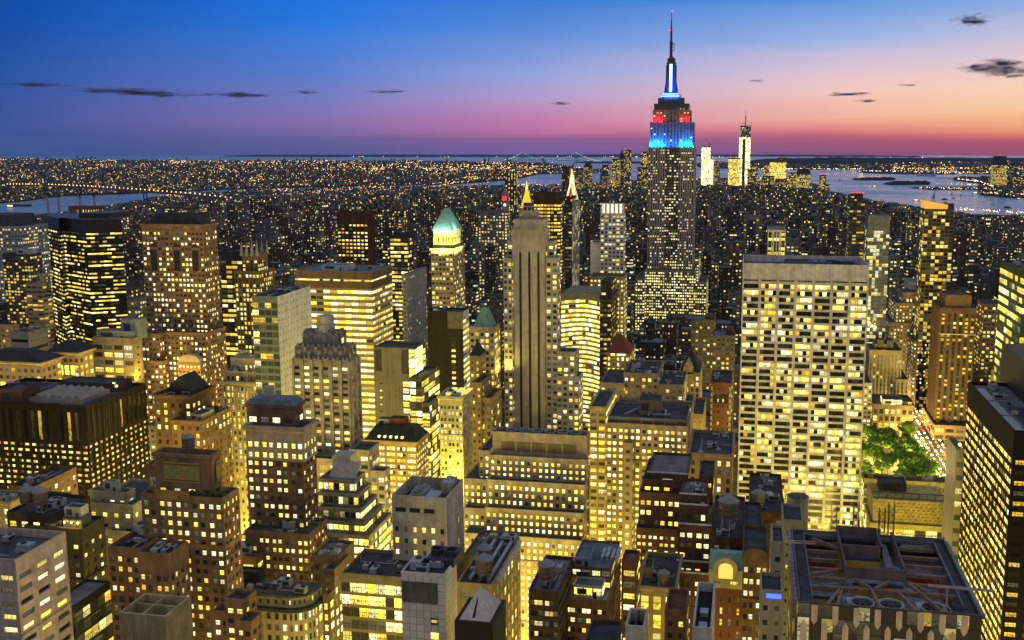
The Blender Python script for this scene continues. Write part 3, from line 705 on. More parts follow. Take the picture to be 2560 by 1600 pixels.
# dark brown slab with white-striped side
b = Bld('office_tower', 'dark brown slab tower with one column of lit windows and a white striped side', 'dark slab with striped side', yb=965)
f = fc('dark_brown_blank', (.026, .021, .019), (.3, .7), (.4, .6), .0, 0, 1, .2, 1, dim=0)
fs = fc('white_striped_side', (.5, .48, .46), (.0, 1), (.42, .9), .8, .2, 1.4, .6, 4)
T = b.t(640, 1068, 1157, 1172, 779, f=f, sf=fs, bay=6, fl=3.9, top=6, roof=ROOF)
m = MB(); x1 = T['x1']; m.wallq((x1 - 8.5, T['y0'] - .08), (x1 - 5.5, T['y0'] - .08), 20, T['z1'] - 18, 0, uvgrid(1, round((T['z1'] - 38) / 3.9))); b.part('lit_window_column', m, fc('lit_column', (.05, .04, .03), (.05, .95), (.35, .75), .85, .1, 1.8, .35, 2))
m = MB(); m.wallq((x1 - 11, T['y0'] - .1), (x1, T['y0'] - .1), T['z1'] - 12, T['z1'] - .2); b.part('pale_corner_panel', m, plain('taupe_panel', (.16, .14, .12)))
b.done()

# small green pyramid hotel
b = Bld('office_tower', 'pale stone tower with a small green mansard pyramid and lit bay windows', 'small green-capped tower', yb=995)
f = fc('pale_stone_lit', (.42, .36, .24), (.2, .8), (.2, .75), .62, .2, 1.9, .4, 2)
T = b.t(585, 1174, 1236, 1250, 818, f=f, bay=3.4, fl=3.9, top=3)
mb = MB(); zz = T['z1']; mb.pyramid(T['x0'] + 2, T['x1'] - 2, T['y0'] + 2, T['y1'] - 1, zz - .5, zz + 11, .34); b.part('mansard_roof', mb, COPPER)
flood(b.root, (T['x1'] + 5, T['y0'] + 6, zz - 30), (T['x1'], T['y0'] + 8, zz - 8), 3, (1, .8, .1), 5000)
b.done()
b = Bld('office_building', 'narrow brown building with a dark pyramid roof in front of the green-capped tower', 'dark-pyramid building', yb=1005)
T = b.t(560, 1174, 1200, 1214, 890, f=fc('brown_yellow_stone', (.30, .22, .11), (.3, .7), (.3, .72), .3, .1, 1.9, .4, 1), bay=3.3, fl=4)
b.hip(T, 8, .0, SLATE, .3, name='pyramid_roof')
T = b.t(545, 1178, 1203, 1229, 957, f=fc('brown_yellow_stone', (.3, .22, .11)), bay=3.3, fl=4); b.done()
b = Bld('office_building', 'yellow lit stone block with a flat roof beside the central limestone tower', 'yellow stone block', yb=1080)
T = b.t(548, 1200, 1228, 1254, 996, f=fc('yellow_street_stone', (.40, .30, .13), (.25, .75), (.2, .75), .45, .2, 1.8, .4, 1), bay=3.5, fl=4.3, corn=(.8, .6)); b.done()

# central limestone tower with three dark stripes
b = Bld('skyscraper', 'tall central limestone tower with three dark vertical stripes up its blank front', 'striped limestone tower', 'skyscraper', yb=1078)
S = b.t(600, 1280, 1362, 1373, 575, f=A['limes'], bay=50, fl=50, roof=ROOFG)
C_ = b.t(601.5, 1284, 1357, 1370, 549, f=A['limes'], zb=S['zr'], bay=50, fl=50, foot=False)
Wd = S['x1'] - S['x0']; zs = S['z1'] - 15
dk = plain('dark_stripe_glass', (.012, .012, .013), .35, var=.1)
for fx in (.21, .49, .765):
    m = MB(); xa = S['x0'] + Wd * fx; xb = xa + Wd * .07
    m.box(xa, xb, 599.86, 600.2, 0, zs); m.tri((xa, 599.86, zs), (xb, 599.86, zs), ((xa + xb) / 2, 599.86, zs + 2)); b.part('dark_window_stripe', m, dk)
m = MB()
for k in range(13):
    x = S['x0'] + Wd * k / 12
    m.box(x - .35, x + .35, 599.5, 600.05, S['z1'] - 7 if k % 3 == 0 else S['z1'] - 5, S['z1'] + 2.2)
m.box(C_['x0'] + 1, C_['x1'] - 1, 602, 602.4, C_['z1'] - 5, C_['z1'] - 4.6)
b.part('crown_fins', m, A['limes'])
mw = dict(f=A['fifthwin'], bay=3.6, fl=3.75)
b.t(603, 1268, 1385, 1392, 603, **mw, foot=False); b.t(605, 1264, 1393, 1400, 641, **mw); b.t(598, 1258, 1279.5, 1279, 645, d=34, **mw); b.t(598.6, 1364, 1394, 1402, 645, **mw)
b.t(596, 1392, 1438, 1447, 880, **mw, pier=(.5, .3)); b.t(594, 1391.5, 1448, 1458, 942, **mw)
b.t(590, 1256, 1392, 1400, 1090, f=A['limes'], bay=60, fl=60)
mb = MB(); q = C_; mb.box(q['x0'] + 4, q['x1'] - 5, 604, 613, q['zr'], q['z1'] + 5.5); mb.build('penthouse', A['limes'], b.root)
mb = MB(); mb.lathe((q['x0'] + q['x1']) / 2 - 1, 608, [(3.4, q['z1'] + 5.4), (3.4, q['z1'] + 10)], 18); b.part('roof_tank', mb, DMETAL)
mb = MB()
for k in range(6): mb.beam((q['x0'] + 3 + k * 2.8, 603, q['z1']), (q['x0'] + 3 + k * 2.8, 603, q['z1'] + 8), .3)
mb.beam((q['x0'] + 3, 603, q['z1'] + 8), (q['x0'] + 17, 603, q['z1'] + 8), .35); mb.beam((q['x0'] + 3, 603, q['z1'] + 4), (q['x0'] + 17, 603, q['z1'] + 4), .25); b.part('roof_rack', mb, METAL)
b.done()

# concave lit glass tower
b = Bld('office_tower', 'curved glass office tower lit bright yellow on every floor with a dark brown flank', 'curved glowing glass tower', yb=960)
zt = atv(1498, 738, 740)[1]; xa, xb = colx(1403, 740, zt), colx(1499, 740, zt); n = 12; arc = []
for k in range(n + 1):
    q = k / n; arc.append((xa + (xb - xa) * q, 740 + 11 * math.sin(math.pi * min(1, q * 1.0)) * .9))
pts = arc + [(xb, 790), (xa, 790)]
b.base((xa + xb) / 2, 765); m = MB(); m.prism(pts, 0, zt - 5, 0, None, (2.7, 3.7)); m.build('curved_wall', [A['hsbc']], b.root)
m = MB(); m.prism(pts, zt - 5, zt, 0, 0); m.build('parapet', [plain('pale_parapet', (.25, .23, .15))], b.root)
FOOT.append((xa, xb, 738, 790)); b.px = [1403, 1530]; b.v = 740
T = b.t(738, 1499.5, 1528, 1529, 740, f=A['dkbrown'], bay=3.3, fl=3.7, d=40); b.bulk(T, .05, .95, .1, .7, 12, A['dkbrown'], 'machine_room'); b.done()
b = Bld('office_building', 'tall tan brick office block behind the curved glass tower', 'tall tan brick block', yb=905)
T = b.t(800, 1474, 1560, 1568, 692, f=fc('tan_brick_lit', (.25, .20, .14), (.25, .75), (.25, .72), .6, .15, 1.9, .55, 1), bay=3.2, fl=3.7, corn=(1, .5)); b.done()

# tower with the white-lit crown, and its white neighbour
b = Bld('skyscraper', 'white brick tower with a brilliantly lit white columned crown', 'white-crowned tower', 'skyscraper', yb=690)
T = b.t(900, 1501, 1560, 1564, 533, f=A['ny425'], bay=3.4, fl=3.7, top=1.5)
C2 = b.t(901, 1502, 1559.5, 1563, 509, f=A['floodcrown'], zb=T['zr'], bay=60, fl=60, foot=False)
for k in range(6):
    m = MB(); x = C2['x0'] + (C2['x1'] - C2['x0'] - 1.6) * k / 5; m.box(x, x + 1.6, 899.6, 901.2, T['z1'] - 1, C2['z1'] + .5); b.part('crown_column', m, WHT and plain('white_stone', WHT))
for k in range(5):
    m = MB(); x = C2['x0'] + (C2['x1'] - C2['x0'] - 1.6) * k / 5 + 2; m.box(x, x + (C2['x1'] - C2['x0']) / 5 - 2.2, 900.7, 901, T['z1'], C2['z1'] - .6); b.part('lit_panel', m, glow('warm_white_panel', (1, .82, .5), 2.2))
b.done()
b = Bld('apartment_tower', 'thin blank white slab standing left of the white-crowned tower', 'thin white slab', 'apartment building', yb=690)
T = b.t(905, 1476, 1500.5, 1501, 606, f=A['whiteslab'], bay=4, fl=4, d=22); b.done()
b = Bld('skyscraper', 'bronze office slab with a dense golden grid of lit windows and dark top', 'bronze golden-grid slab', 'skyscraper', yb=640)
T = b.t(1100, 1334, 1401, 1405, 481, f=A['gold'], bay=3.7, fl=4, top=13); b.done()
b = Bld('apartment_tower', 'slim dark glass tower with two red roof beacons below the gold-topped clock tower', 'slim dark beacon tower', 'skyscraper', yb=690)
T = b.t(1000, 1413, 1430, 1449, 505, f=fc('slim_dark_glass', (.03, .03, .033), (.05, .95), (.3, .8), .14, .2, 1.5, .5, 2, glass=(.02, .025, .03)), sf=fc('striped_side_glass', (.35, .33, .32), (.2, .8), (.0, 1), .3, .2, .9, .7, 1), bay=3, fl=4)
T2 = b.t(1001, 1415, 1427, 1440, 491, f=A['dkbrown'], zb=T['zr'], foot=False)
for k in range(2):
    m = MB(); x = T2['x0'] + 1 + k * 4; m.lathe(x, 1002, [(.0, T2['z1'] - .1), (.9, T2['z1'] + .6), (0, T2['z1'] + 1.4)], 8); b.part('beacon', m, glow('red_beacon', (1, .012, .012), 4))
b.done()
# gold pyramid, clock tower, gilded campanile
b = Bld('skyscraper', 'pale tower topped by a glowing golden pyramid', 'golden pyramid tower', 'skyscraper', yb=520)
T = b.t(1900, 1298, 1331, 1336, 520, f=fc('far_pale_stone', (.34, .27, .18), (.25, .75), (.25, .75), .4, .1, 1.8, .3, 1), bay=5, fl=5)
cx_, cy_ = (T['x0'] + T['x1']) / 2, (T['y0'] + T['y1']) / 2; zz = T['z1']
m = MB(); m.lathe(cx_, cy_, [(13.5, zz), (10.5, zz + 6), (3.4, zz + 32), (3.2, zz + 36)], 8, a0=math.pi / 8); b.part('golden_roof', m, glow('emissive_flood_gold', (1, .62, .02), 1.0))  # floodlighting on the gold roof painted in as emission
m = MB(); m.lathe(cx_, cy_, [(2.9, zz + 36), (2.3, zz + 42), (.4, zz + 52), (0, zz + 54)], 8); b.part('lantern', m, glow('emissive_flood_lantern', (1, .75, .12), 1.3))  # lantern glows by itself, its floodlight painted in as emission
b.done()
b = Bld('clock_tower', 'white campanile with a brilliantly lit steep roof and glowing golden lantern', 'gilded campanile', 'clock tower', yb=500)
T = b.t(2094, 1416, 1441, 1444, 500, f=fc('far_white_stone', (.45, .42, .36), (.3, .7), (.25, .75), .2, .1, 1.8, .4, 1), bay=5, fl=6)
zz = T['z1']; cx_, cy_ = (T['x0'] + T['x1']) / 2, (T['y0'] + T['y1']) / 2; hw = (T['x1'] - T['x0']) / 2
gm = glow('emissive_flood_stone', (1, .86, .45), 1.15)  # floodlight on belfry and hip edges painted in as emission
m = MB(); m.pyramid(T['x0'], T['x1'], T['y0'], T['y1'], zz, zz + 36, .3); b.part('spire_roof', m, fc('floodlit_roof', (.6, .55, .35), (.28, .72), (.25, .7), 1.0, 0, .02, .4, 1, glass=(.05, .04, .02)))
MATS_roof = gm
m = MB()
for k in range(4):
    sx, sy_ = ((-1, -1), (1, -1), (1, 1), (-1, 1))[k]; m.beam((cx_ + sx * hw, cy_ + sy_ * hw, zz), (cx_ + sx * hw * .3, cy_ + sy_ * hw * .3, zz + 36), 1.6)
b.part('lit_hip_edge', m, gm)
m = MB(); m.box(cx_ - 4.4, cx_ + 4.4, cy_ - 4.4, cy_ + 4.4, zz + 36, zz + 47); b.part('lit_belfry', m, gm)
m = MB(); m.lathe(cx_, cy_, [(4.2, zz + 47), (4.0, zz + 52), (1.8, zz + 58), (1.6, zz + 61), (2.2, zz + 63), (0, zz + 67)], 10); b.part('golden_lantern', m, glow('emissive_flood_lantern', (1, .75, .12), 1.3))  # same self-glowing material, floodlight painted in
for k in range(3): flood(b.root, (cx_ - 8 + k * 8, cy_ - hw - 14, zz + 2), (cx_, cy_, zz + 22), 3, (1, .86, .45), 9000)
b.done()
b = Bld('clock_tower', 'grey clock tower with red lit belfry openings and a white clock face', 'red-lit clock tower', 'clock tower', yb=530)
T = b.t(1900, 1254, 1270, 1273, 487, f=fc('far_grey_stone', (.33, .33, .36), (.3, .7), (.3, .7), .12, .1, 1.2, .5, 1), bay=4, fl=5)
for k in range(3):
    m = MB(); x = T['x0'] + 2 + k * 3; m.box(x, x + 1.8, T['y0'] - .3, T['y0'] + .1, T['z1'] - 11, T['z1'] - 3); b.part('red_belfry_opening', m, glow('red_light', (1, .02, .03), 2.2))
m = MB(); m.pyramid(T['x0'], T['x1'], T['y0'], T['y1'], T['z1'], T['z1'] + 13, .12); b.part('spire_roof', m, plain('grey_spire', (.3, .32, .38)))
m = MB(); cx_ = (T['x0'] + T['x1']) / 2; n = 16; zc = T['z1'] - 20
i0 = len(m.v); m.v += [(cx_ + 3 * math.cos(2 * math.pi * k / n), T['y0'] - .4, zc + 3 * math.sin(2 * math.pi * k / n)) for k in range(n)]; m.f.append(tuple(range(n))); m.mi.append(0); m.uv.append(tuple((0, 0) for _ in range(n)))
b.part('clock_face', m, glow('clock_white', (1, .9, .6), 1.4)); b.done()
b = Bld('office_building', 'long grey masonry block with evenly lit windows below the clock tower', 'long grey masonry block', yb=570)
T = b.t(1500, 1195, 1268, 1275, 528, f=fc('far_masonry', (.2, .2, .22), (.25, .75), (.25, .75), .55, .2, 1.4, .45, 1), bay=4.6, fl=4.8); b.done()
b = Bld('apartment_tower', 'dark red-brown residential tower standing alone in front of the distant river', 'lone dark riverside tower', 'apartment building', yb=480)
T = b.t(3000, 1262, 1290, 1294, 432, f=fc('far_redbrown', (.06, .035, .03), (.3, .7), (.1, .9), .5, .1, 1.4, .25, 1), bay=8, fl=6); b.done()

# ================================================================== the great lit tower with the mast
b = Bld('skyscraper', 'tallest art deco skyscraper with blue and red floodlit top and a needle antenna', 'tall floodlit skyscraper', 'skyscraper', yb=790)
K = dict(bay=2.95, fl=3.75)
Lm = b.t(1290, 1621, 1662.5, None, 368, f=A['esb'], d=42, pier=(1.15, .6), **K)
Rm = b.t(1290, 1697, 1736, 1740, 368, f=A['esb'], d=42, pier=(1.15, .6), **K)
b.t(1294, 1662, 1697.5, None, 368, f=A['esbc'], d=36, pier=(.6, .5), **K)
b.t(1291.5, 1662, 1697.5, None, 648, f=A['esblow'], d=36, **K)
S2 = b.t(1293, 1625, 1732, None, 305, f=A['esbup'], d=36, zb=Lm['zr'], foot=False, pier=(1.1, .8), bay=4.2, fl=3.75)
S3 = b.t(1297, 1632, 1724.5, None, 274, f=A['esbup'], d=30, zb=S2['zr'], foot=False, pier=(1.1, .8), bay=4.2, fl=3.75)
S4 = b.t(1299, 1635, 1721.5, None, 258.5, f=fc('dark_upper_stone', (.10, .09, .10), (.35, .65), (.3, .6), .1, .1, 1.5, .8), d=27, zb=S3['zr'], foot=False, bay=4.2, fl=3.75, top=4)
S5 = b.t(1304, 1645, 1710, None, 244, f=plain('dark_blue_steel', (.06, .07, .1), .5), d=18, zb=S4['zr'], foot=False, bay=40, fl=40)
S6 = b.t(1306, 1655, 1700, None, 237, f=plain('dark_blue_steel', (.06, .07, .1), .5), d=14, zb=S5['zr'], foot=False, bay=40, fl=40)
b.t(1272, 1612, 1740, 1750, 677, f=A['esblow'], d=66, **K); b.t(1276, 1738, 1747, 1750, 643, f=A['esblow'], d=50, **K)
b.t(1262, 1588, 1612, None, 696, f=A['esblow'], d=70, **K); b.t(1262, 1738, 1766, 1774, 705, f=A['esblow'], d=70, **K)
zc, vc = S6['z1'], 1313.0; cx_ = colx(1677.5, vc, zc)
zat = lambda py: atv(1677, py, vc)[1]
PXM = lambda p: p / F * vc * 1.006
blue = plain('blue_lit_steel', (.05, .10, .34), .45)
m = MB(); prof = [(PXM(16), zat(238)), (PXM(14.5), zat(222)), (PXM(12.5), zat(205)), (PXM(11.5), zat(180)), (PXM(11), zat(160))]
m.lathe(cx_, vc, prof, 8, a0=math.pi / 8); b.part('mooring_mast', m, blue)
m = MB(); m.lathe(cx_, vc, [(PXM(12), zat(160)), (PXM(12), zat(156)), (PXM(9), zat(155)), (PXM(9), zat(152)), (PXM(10.5), zat(151)), (PXM(10), zat(147)), (PXM(6), zat(144)), (PXM(3.5), zat(141))], 16); b.part('observation_dome', m, plain('dark_dome', (.05, .055, .08), .4))
for k in range(10):
    z = zat(230 - k * 7); m = MB(); r_ = PXM(3.3); fy = vc - PXM(16.2 - k * .55); m.box(cx_ - r_, cx_ + r_, fy - .6, fy - .1, z, z + PXM(5.6)); b.part('lit_mast_window', m, glow('cold_white_light', (.45, .72, 1), 3.0))
for yy in (237, 242.5):
    m = MB(); hw_ = PXM(19 if yy < 240 else 23); m.box(cx_ - hw_, cx_ + hw_, 1302.5 if yy < 240 else 1301.2, 1303 if yy < 240 else 1301.7, zat(yy) + .1, zat(yy) + 1.2); b.part('light_band', m, glow('cold_blue_light', (.3, .58, 1), 2.4))
for sx in (-1, 1):
    m = MB(); m.beam((cx_ + sx * PXM(15), vc, zat(238)), (cx_ + sx * PXM(10.5), vc, zat(205)), 1.6, 3); m.beam((cx_ + sx * PXM(10.5), vc, zat(205)), (cx_ + sx * PXM(10), vc, zat(162)), 1.2, 3); b.part('mast_wing', m, plain('dark_blue_steel', (.06, .07, .1), .5))
m = MB(); m.lathe(cx_ - .6, vc, [(1.9, zat(143)), (1.9, zat(110)), (2.3, zat(109)), (2.3, zat(104)), (1.3, zat(103)), (1.3, zat(77)), (1.0, zat(76)), (.75, zat(50)), (.45, zat(48)), (.3, zat(29))], 8)
for k in range(9): m.box(cx_ - 2.6, cx_ + 1.6, vc - .3, vc + .3, zat(140 - k * 7), zat(140 - k * 7) + .5)
m.beam((cx_ + 3.2, vc, zat(128)), (cx_ + 3.2, vc, zat(108)), .7); m.beam((cx_ + .5, vc, zat(110)), (cx_ + 3.2, vc, zat(110)), .5); m.beam((cx_ + .5, vc, zat(127)), (cx_ + 3.2, vc, zat(127)), .5)
b.part('antenna', m, plain('antenna_steel', (.04, .04, .055), .5))
for (dx_, yy, r_) in ((-.6, 28, 1.0), (-2.2, 76, .7), (1.2, 106, .7)):
    m = MB(); z = zat(yy); m.lathe(cx_ + dx_, vc, [(0, z - r_), (r_, z), (0, z + r_)], 8); b.part('beacon', m, glow('red_beacon', (1, .012, .012), 4))
m = MB()
for px in (1628, 1640, 1652, 1703, 1714, 1727, 1656, 1699): x = colx(px, 1300, S4['z1']); m.beam((x, 1300, S5['zr'] if 1645 < px < 1710 else S3['z1']), (x, 1300, (S5['z1'] + 6) if 1645 < px < 1710 else S3['z1'] + 5), .35)
b.part('mast_rods', m, DMETAL)
# floodlights on the setbacks
for px in (1628, 1637, 1646, 1655, 1704, 1713, 1722, 1730):
    x = colx(px, 1291, Lm['z1']); flood(b.root, (x, 1291.0, Lm['z1'] + .3), (x, 1293.4, Lm['z1'] + 26), 1.2, (.0, .21, 1), 30000, .8)
for px in (1668, 1680, 1692):
    x = colx(px, 1291, Lm['z1']); flood(b.root, (x, 1287.5, Lm['z1'] + .5), (x, 1293, Lm['z1'] + 22), 2.0, (.0, .14, 1), 4000, 1.2)
for px in (1637, 1645, 1653, 1705, 1713, 1720):
    x = colx(px, 1293, S2['z1']); flood(b.root, (x, 1294.6, S2['z1'] + .3), (x, 1297.2, S2['z1'] + 9), 1.0, (1, .004, .008), 4200, .8)
for px in (1666, 1677, 1689):
    x = colx(px, 1303, S5['z1']); flood(b.root, (x, 1298, S5['z1'] + 1), (x, 1312, S5['z1'] + 22), 1.6, (.02, .12, 1), 9000, 1.0)
b.done()

# ================================================================== right half
b = Bld('skyscraper', 'broad pale slab tower with wide ribbon windows between seven grey bays', 'broad ribbon-window slab', 'skyscraper', yb=1300)
gr = walls('pale_travertine_grid', (.62, .59, .60), wx=(.05, .95), wy=(.25, .8), lit=.6, coh=.3, st=1.9, white=.55, mull=4)
T = b.t(530, 1857, 2173.5, None, 657, side='L', f=gr, d=42, bay=9.32, fl=3.55, top=10.4, par=4, roof=ROOF,
        geo=dict(wx=[(.07, .94)], wy=(.12, .78), pane=PBAND, dep=.3, cells=4, name='ribbon_window'))
m = MB(); x0, x1, z1 = T['x0'], T['x1'], T['z1']; bw = (x1 - x0) / 7
for k in range(8):
    x = x0 + bw * k; m.box(max(x0, x - .75) + .01, min(x1, x + .75) - .01, 529.2, 530.02, 0, z1 - .3)
b.part('pier', m, trim_of(gr))
m = MB()
for k in range(7): m.box(x0 + bw * k + .8, x0 + bw * (k + 1) - .8, 529.85, 529.98, z1 - 9.6, z1 - 8.9)
b.part('louvre_strip', m, DMETAL)
b.bulk(T, .35, .75, .25, .75, 3.0, plain('dark_plant', (.07, .075, .085)), 'penthouse'); b.bulk(T, .24, .42, .15, .4, 2.0, A['limes'], 'pale_plant_room')
m = MB(); m.lathe(x0 + (x1 - x0) * .82, 548, [(6, T['zr']), (6, z1 + .5), (5, z1 + .6)], 24); b.part('roof_drum', m, DMETAL)
b.done(); GRACE = T

b = Bld('office_tower', 'boxy office tower framed by white vertical fins with lit floors, behind the ribbon-window slab', 'white-finned box tower', yb=660)
T = b.t(850, 1920, 1964, 1893, 574, side='L', f=fc('white_fin_front', (.5, .5, .5), (.1, .9), (.2, .8), .62, .35, 1.5, .45, 1, spand=(.03, .03, .03)), sf=fc('dark_flank', (.07, .055, .045), (.3, .7), (.3, .7), .06, 0, 1, .2), bay=4.6, fl=4, top=2.2, pier=None, d=34, roof=ROOFB)
m = MB(); Q = T; W = Q['x1'] - Q['x0']
for k in range(5): x = Q['x0'] + W * k / 4; m.box(max(Q['x0'], x - .4), min(Q['x1'], x + .4), 849.2, 850.01, 60, Q['z1'] - .2)
b.part('white_fin', m, plain('white_stone', WHT)); b.done()
b = Bld('apartment_tower', 'dark residential tower ringed with red roof lights near the harbour', 'red-lit dark tower', 'apartment building', yb=655)
T = b.t(1150, 2124, 2163, 2118, 502, side='L', f=fc('dark_band_glass', (.07, .06, .075), (.05, .95), (.3, .75), .16, .15, 1.8, .25, 3, glass=(.02, .02, .025), run=2), bay=4, fl=4, d=24)
T2 = b.t(1152, 2129, 2158, None, 484, side='L', f=A['dkbrown'], zb=T['zr'], d=16, foot=False)
for k in range(5):
    m = MB(); x = T2['x0'] + (T2['x1'] - T2['x0']) * k / 4; m.lathe(x, 1153, [(0, T2['z1']), (.9, T2['z1'] + .8), (0, T2['z1'] + 1.6)], 8); b.part('beacon', m, glow('red_beacon', (1, .012, .012), 4))
b.done()
b = Bld('office_tower', 'mirror-glass tower with a blank pale top band and glittering reflections', 'glittering pale-topped tower', yb=665)
T = b.t(1000, 2171, 2226, 2168, 538, side='L', f=fc('glitter_glass', (.16, .18, .2), (.03, .97), (.08, .92), .34, .1, 1.5, .75, 2, glass=(.10, .12, .14), rough=.05), bay=3, fl=3.6, top=15, d=24, roof=ROOFB); b.done()
b = Bld('apartment_tower', 'tall apartment tower with a glowing orange slanted crown and a red-tinted flank', 'orange-crowned tower', 'apartment building', yb=720)
T = b.t(1000, 2312, 2386, 2305, 522, side='L', f=fc('tan_glass_apartments', (.12, .10, .085), (.08, .92), (.12, .88), .34, .1, 1.8, .2, 3, glass=(.02, .02, .022), run=2), bay=4.2, fl=3.6, d=26)
m = MB(); x0, x1, y0, y1, z1 = T['x0'], T['x1'], T['y0'], T['y1'], T['z1']; za, zb_ = atv(2312, 502, 1000)[1], atv(2386, 512, 1000)[1]
om = glow('emissive_amber_crown', (1, .48, .06), .75)  # uplight on the crown painted into its material as emission
m.quad((x0, y0 + .6, z1 - 6), (x1 - 6, y0 + .6, z1 - 6), (x1 - 6, y0 + .6, zb_), (x0, y0 + .6, za)); m.quad((x0 + .3, y1, z1 - 6), (x0 + .3, y0 + .6, z1 - 6), (x0 + .3, y0 + .6, za), (x0 + .3, y1, za)); b.part('emissive_amber_crown', m, om)
m = MB(); m.box(x1 - 5, x1, y0 + 2, y1 - 2, z1, zb_ + 1); b.part('stair_tower', m, A['dkbrown'])
m = MB(); m.lathe(x0 + 2, y0 + 2, [(0, za), (1, za + 1), (0, za + 2)], 8); b.part('beacon', m, glow('red_beacon', (1, .012, .012), 4)); b.done()
b = Bld('office_building', 'white glass block with bright lit floors below the orange-crowned tower', 'bright white stepped block', yb=790)
T = b.t(1080, 2272, 2340, 2266, 705, side='L', f=fc('white_bright_bands', (.5, .5, .52), (.02, .98), (.35, .9), .9, .15, 1.5, .65, 5, rail=0), bay=5, fl=4.2, top=10, d=34, roof=ROOFB); b.done()
b = Bld('office_building', 'tan setback tower with a square brick cap, left of the brown ribbed tower', 'tan setback tower', yb=880)
f = fc('tan_setback_stone', (.30, .235, .17), (.28, .72), (.28, .74), .32, .25, 1.9, .6, 1)
T0 = b.t(1040, 2226, 2318, 2219, 806, side='L', f=f, bay=3.2, fl=3.8, d=60); T = b.t(1046, 2240, 2314, 2233, 757, side='L', f=f, bay=3.2, fl=3.8, d=50, zb=T0['zr'], foot=False)
b.t(1052, 2257, 2300, None, 730, side='L', f=f, zb=T['zr'], bay=3.4, fl=3.8, d=30, foot=False, top=6); b.done()
b = Bld('office_building', 'dark stepped tower with rows of small white lit windows, beside the brown ribbed tower', 'dark stepped tower', yb=985)
f = fc('dark_purple_stone', (.13, .095, .09), (.28, .72), (.28, .74), .38, .35, 2.0, .8, 1, run=5)
T0 = b.t(1000, 2284, 2346, 2268, 852, side='L', f=f, bay=3.4, fl=3.9, d=60); T1 = b.t(1006, 2296, 2346, 2284, 812, side='L', f=f, zb=T0['zr'], bay=3.4, fl=3.9, d=50, foot=False)
b.t(1012, 2312, 2344, 2302, 788, side='L', f=f, zb=T1['zr'], bay=3.4, fl=3.9, d=40, foot=False); b.done()
b = Bld('office_building', 'pale yellow limestone block with tall window bays and twin black roof boxes', 'pale yellow limestone block', yb=1005)
f = fc('pale_yellow_stone', (.42, .36, .20), (.25, .75), (.2, .85), .05, .03, 1.8, .6, 1, spand=(.20, .17, .09), glass=(.05, .045, .03))
T = b.t(962, 2174, 2256, None, 874, side='L', f=f, bay=3.4, fl=3.9, top=5, d=44)
b.bulk(T, .2, .75, .2, .7, 5, A['limes'], 'plant_room'); 
for fx in (.25, .55): b.bulk(T, fx, fx + .2, .15, .4, 9.5, A['blackcap'], 'black_roof_box')
b.t(957, 2241, 2272, None, 948, side='L', f=f, bay=3.4, fl=3.9, d=44); b.done()
b = Bld('library_building', 'ornate corner building with big arched lit windows behind the park trees', 'ornate park corner building', 'office building', yb=1100)
f = fc('ornate_brown_stone', (.26, .20, .12), (.18, .82), (.15, .8), .55, .2, 2.2, .45, 2, glass=(.03, .025, .015))
T = b.t(905, 2182, 2284, None, 1010, side='L', f=f, bay=5, fl=6.5, top=3, d=38, corn=(1, .8), roof=ROOF)
b.bulk(T, .25, .72, .05, .5, 5.5, fc('lit_roof_pavilion', (.4, .4, .42), (.08, .92), (.2, .85), 1, 0, 1.9, .85, 1), 'lit_pavilion'); b.bulk(T, .74, .97, .05, .5, 5, A['dkbrown'], 'plant_room')
b.done(); PARKB = T
b = Bld('office_tower', 'narrow pale office slab squeezed against the right side of the ribbon-window slab', 'narrow pale slab', yb=1090)
T = b.t(890, 2160, 2181, None, 957, side='L', f=fc('narrow_pale', (.36, .32, .22), (.2, .8), (.25, .75), .5, .2, 1.9, .6, 1), bay=3.5, fl=4, d=40); b.done()
b = Bld('skyscraper', 'brown stone tower ribbed with full-height piers above a low avenue podium', 'brown ribbed tower', 'skyscraper', yb=1090)
f = fc('brown_ribbed', (.15, .095, .062), (.3, .78), (.25, .8), .36, .15, 1.7, .3, 2, spand=(.05, .04, .03), glass=(.03, .025, .02))
T = b.t(915, 2352, 2440, 2343, 768, side='L', f=f, bay=5.2, fl=3.8, top=5, pier=(1.5, .8), d=40)
T2 = b.t(919, 2364, 2430, 2356, 737, side='L', f=plain('brown_stone', (.22, .135, .08)), zb=T['zr'], d=30, foot=False, bay=50, fl=50)
m = MB(); m.box(T['x0'] - .5, T['x1'] + .5, T['y0'] - 1.2, T['y1'], atv(2352, 836, 914)[1], atv(2352, 834, 914)[1]); b.part('white_string_course', m, plain('white_stone', WHT))
pod = b.t(900, 2336, 2440, 2326, 1062, side='L', f=fc('podium_brown', (.25, .16, .10), (.1, .9), (.25, .8), .35, .2, 2.0, .3, 2), bay=9, fl=7, d=60); b.done()
b = Bld('office_tower', 'brown brick slab with orange lit windows left of the green glass tower', 'orange-windowed brick slab', yb=930)
T = b.t(1000, 2460, 2512, None, 760, side='L', f=fc('brick_orange_windows', (.22, .16, .11), (.2, .8), (.25, .75), .42, .3, 1.9, .25, 2), bay=4, fl=4, d=30); b.done()
b = Bld('office_tower', 'green glass tower with slanting rows of bright yellow floors at the right edge', 'green glass tower', yb=950)
f = fc('green_lit_glass', (.05, .09, .05), (.02, .98), (.25, .82), .68, .35, 1.8, .38, 4, glass=(.03, .06, .04), run=4, rail=0, spand=(.07, .13, .06))
T = b.t(455, 2560, 2690, 2502, 676, side='L', f=f, bay=4.6, fl=4.4, top=3); b.done()
b = Bld('office_tower', 'black-brown tower with a wide dark roof and diagonal lit rows, right corner', 'black-brown corner tower', yb=1600)
f = walls('black_brown_bands', (.018, .013, .010), wx=(.06, .94), wy=(.3, .78), lit=.7, st=1.8, white=.3)
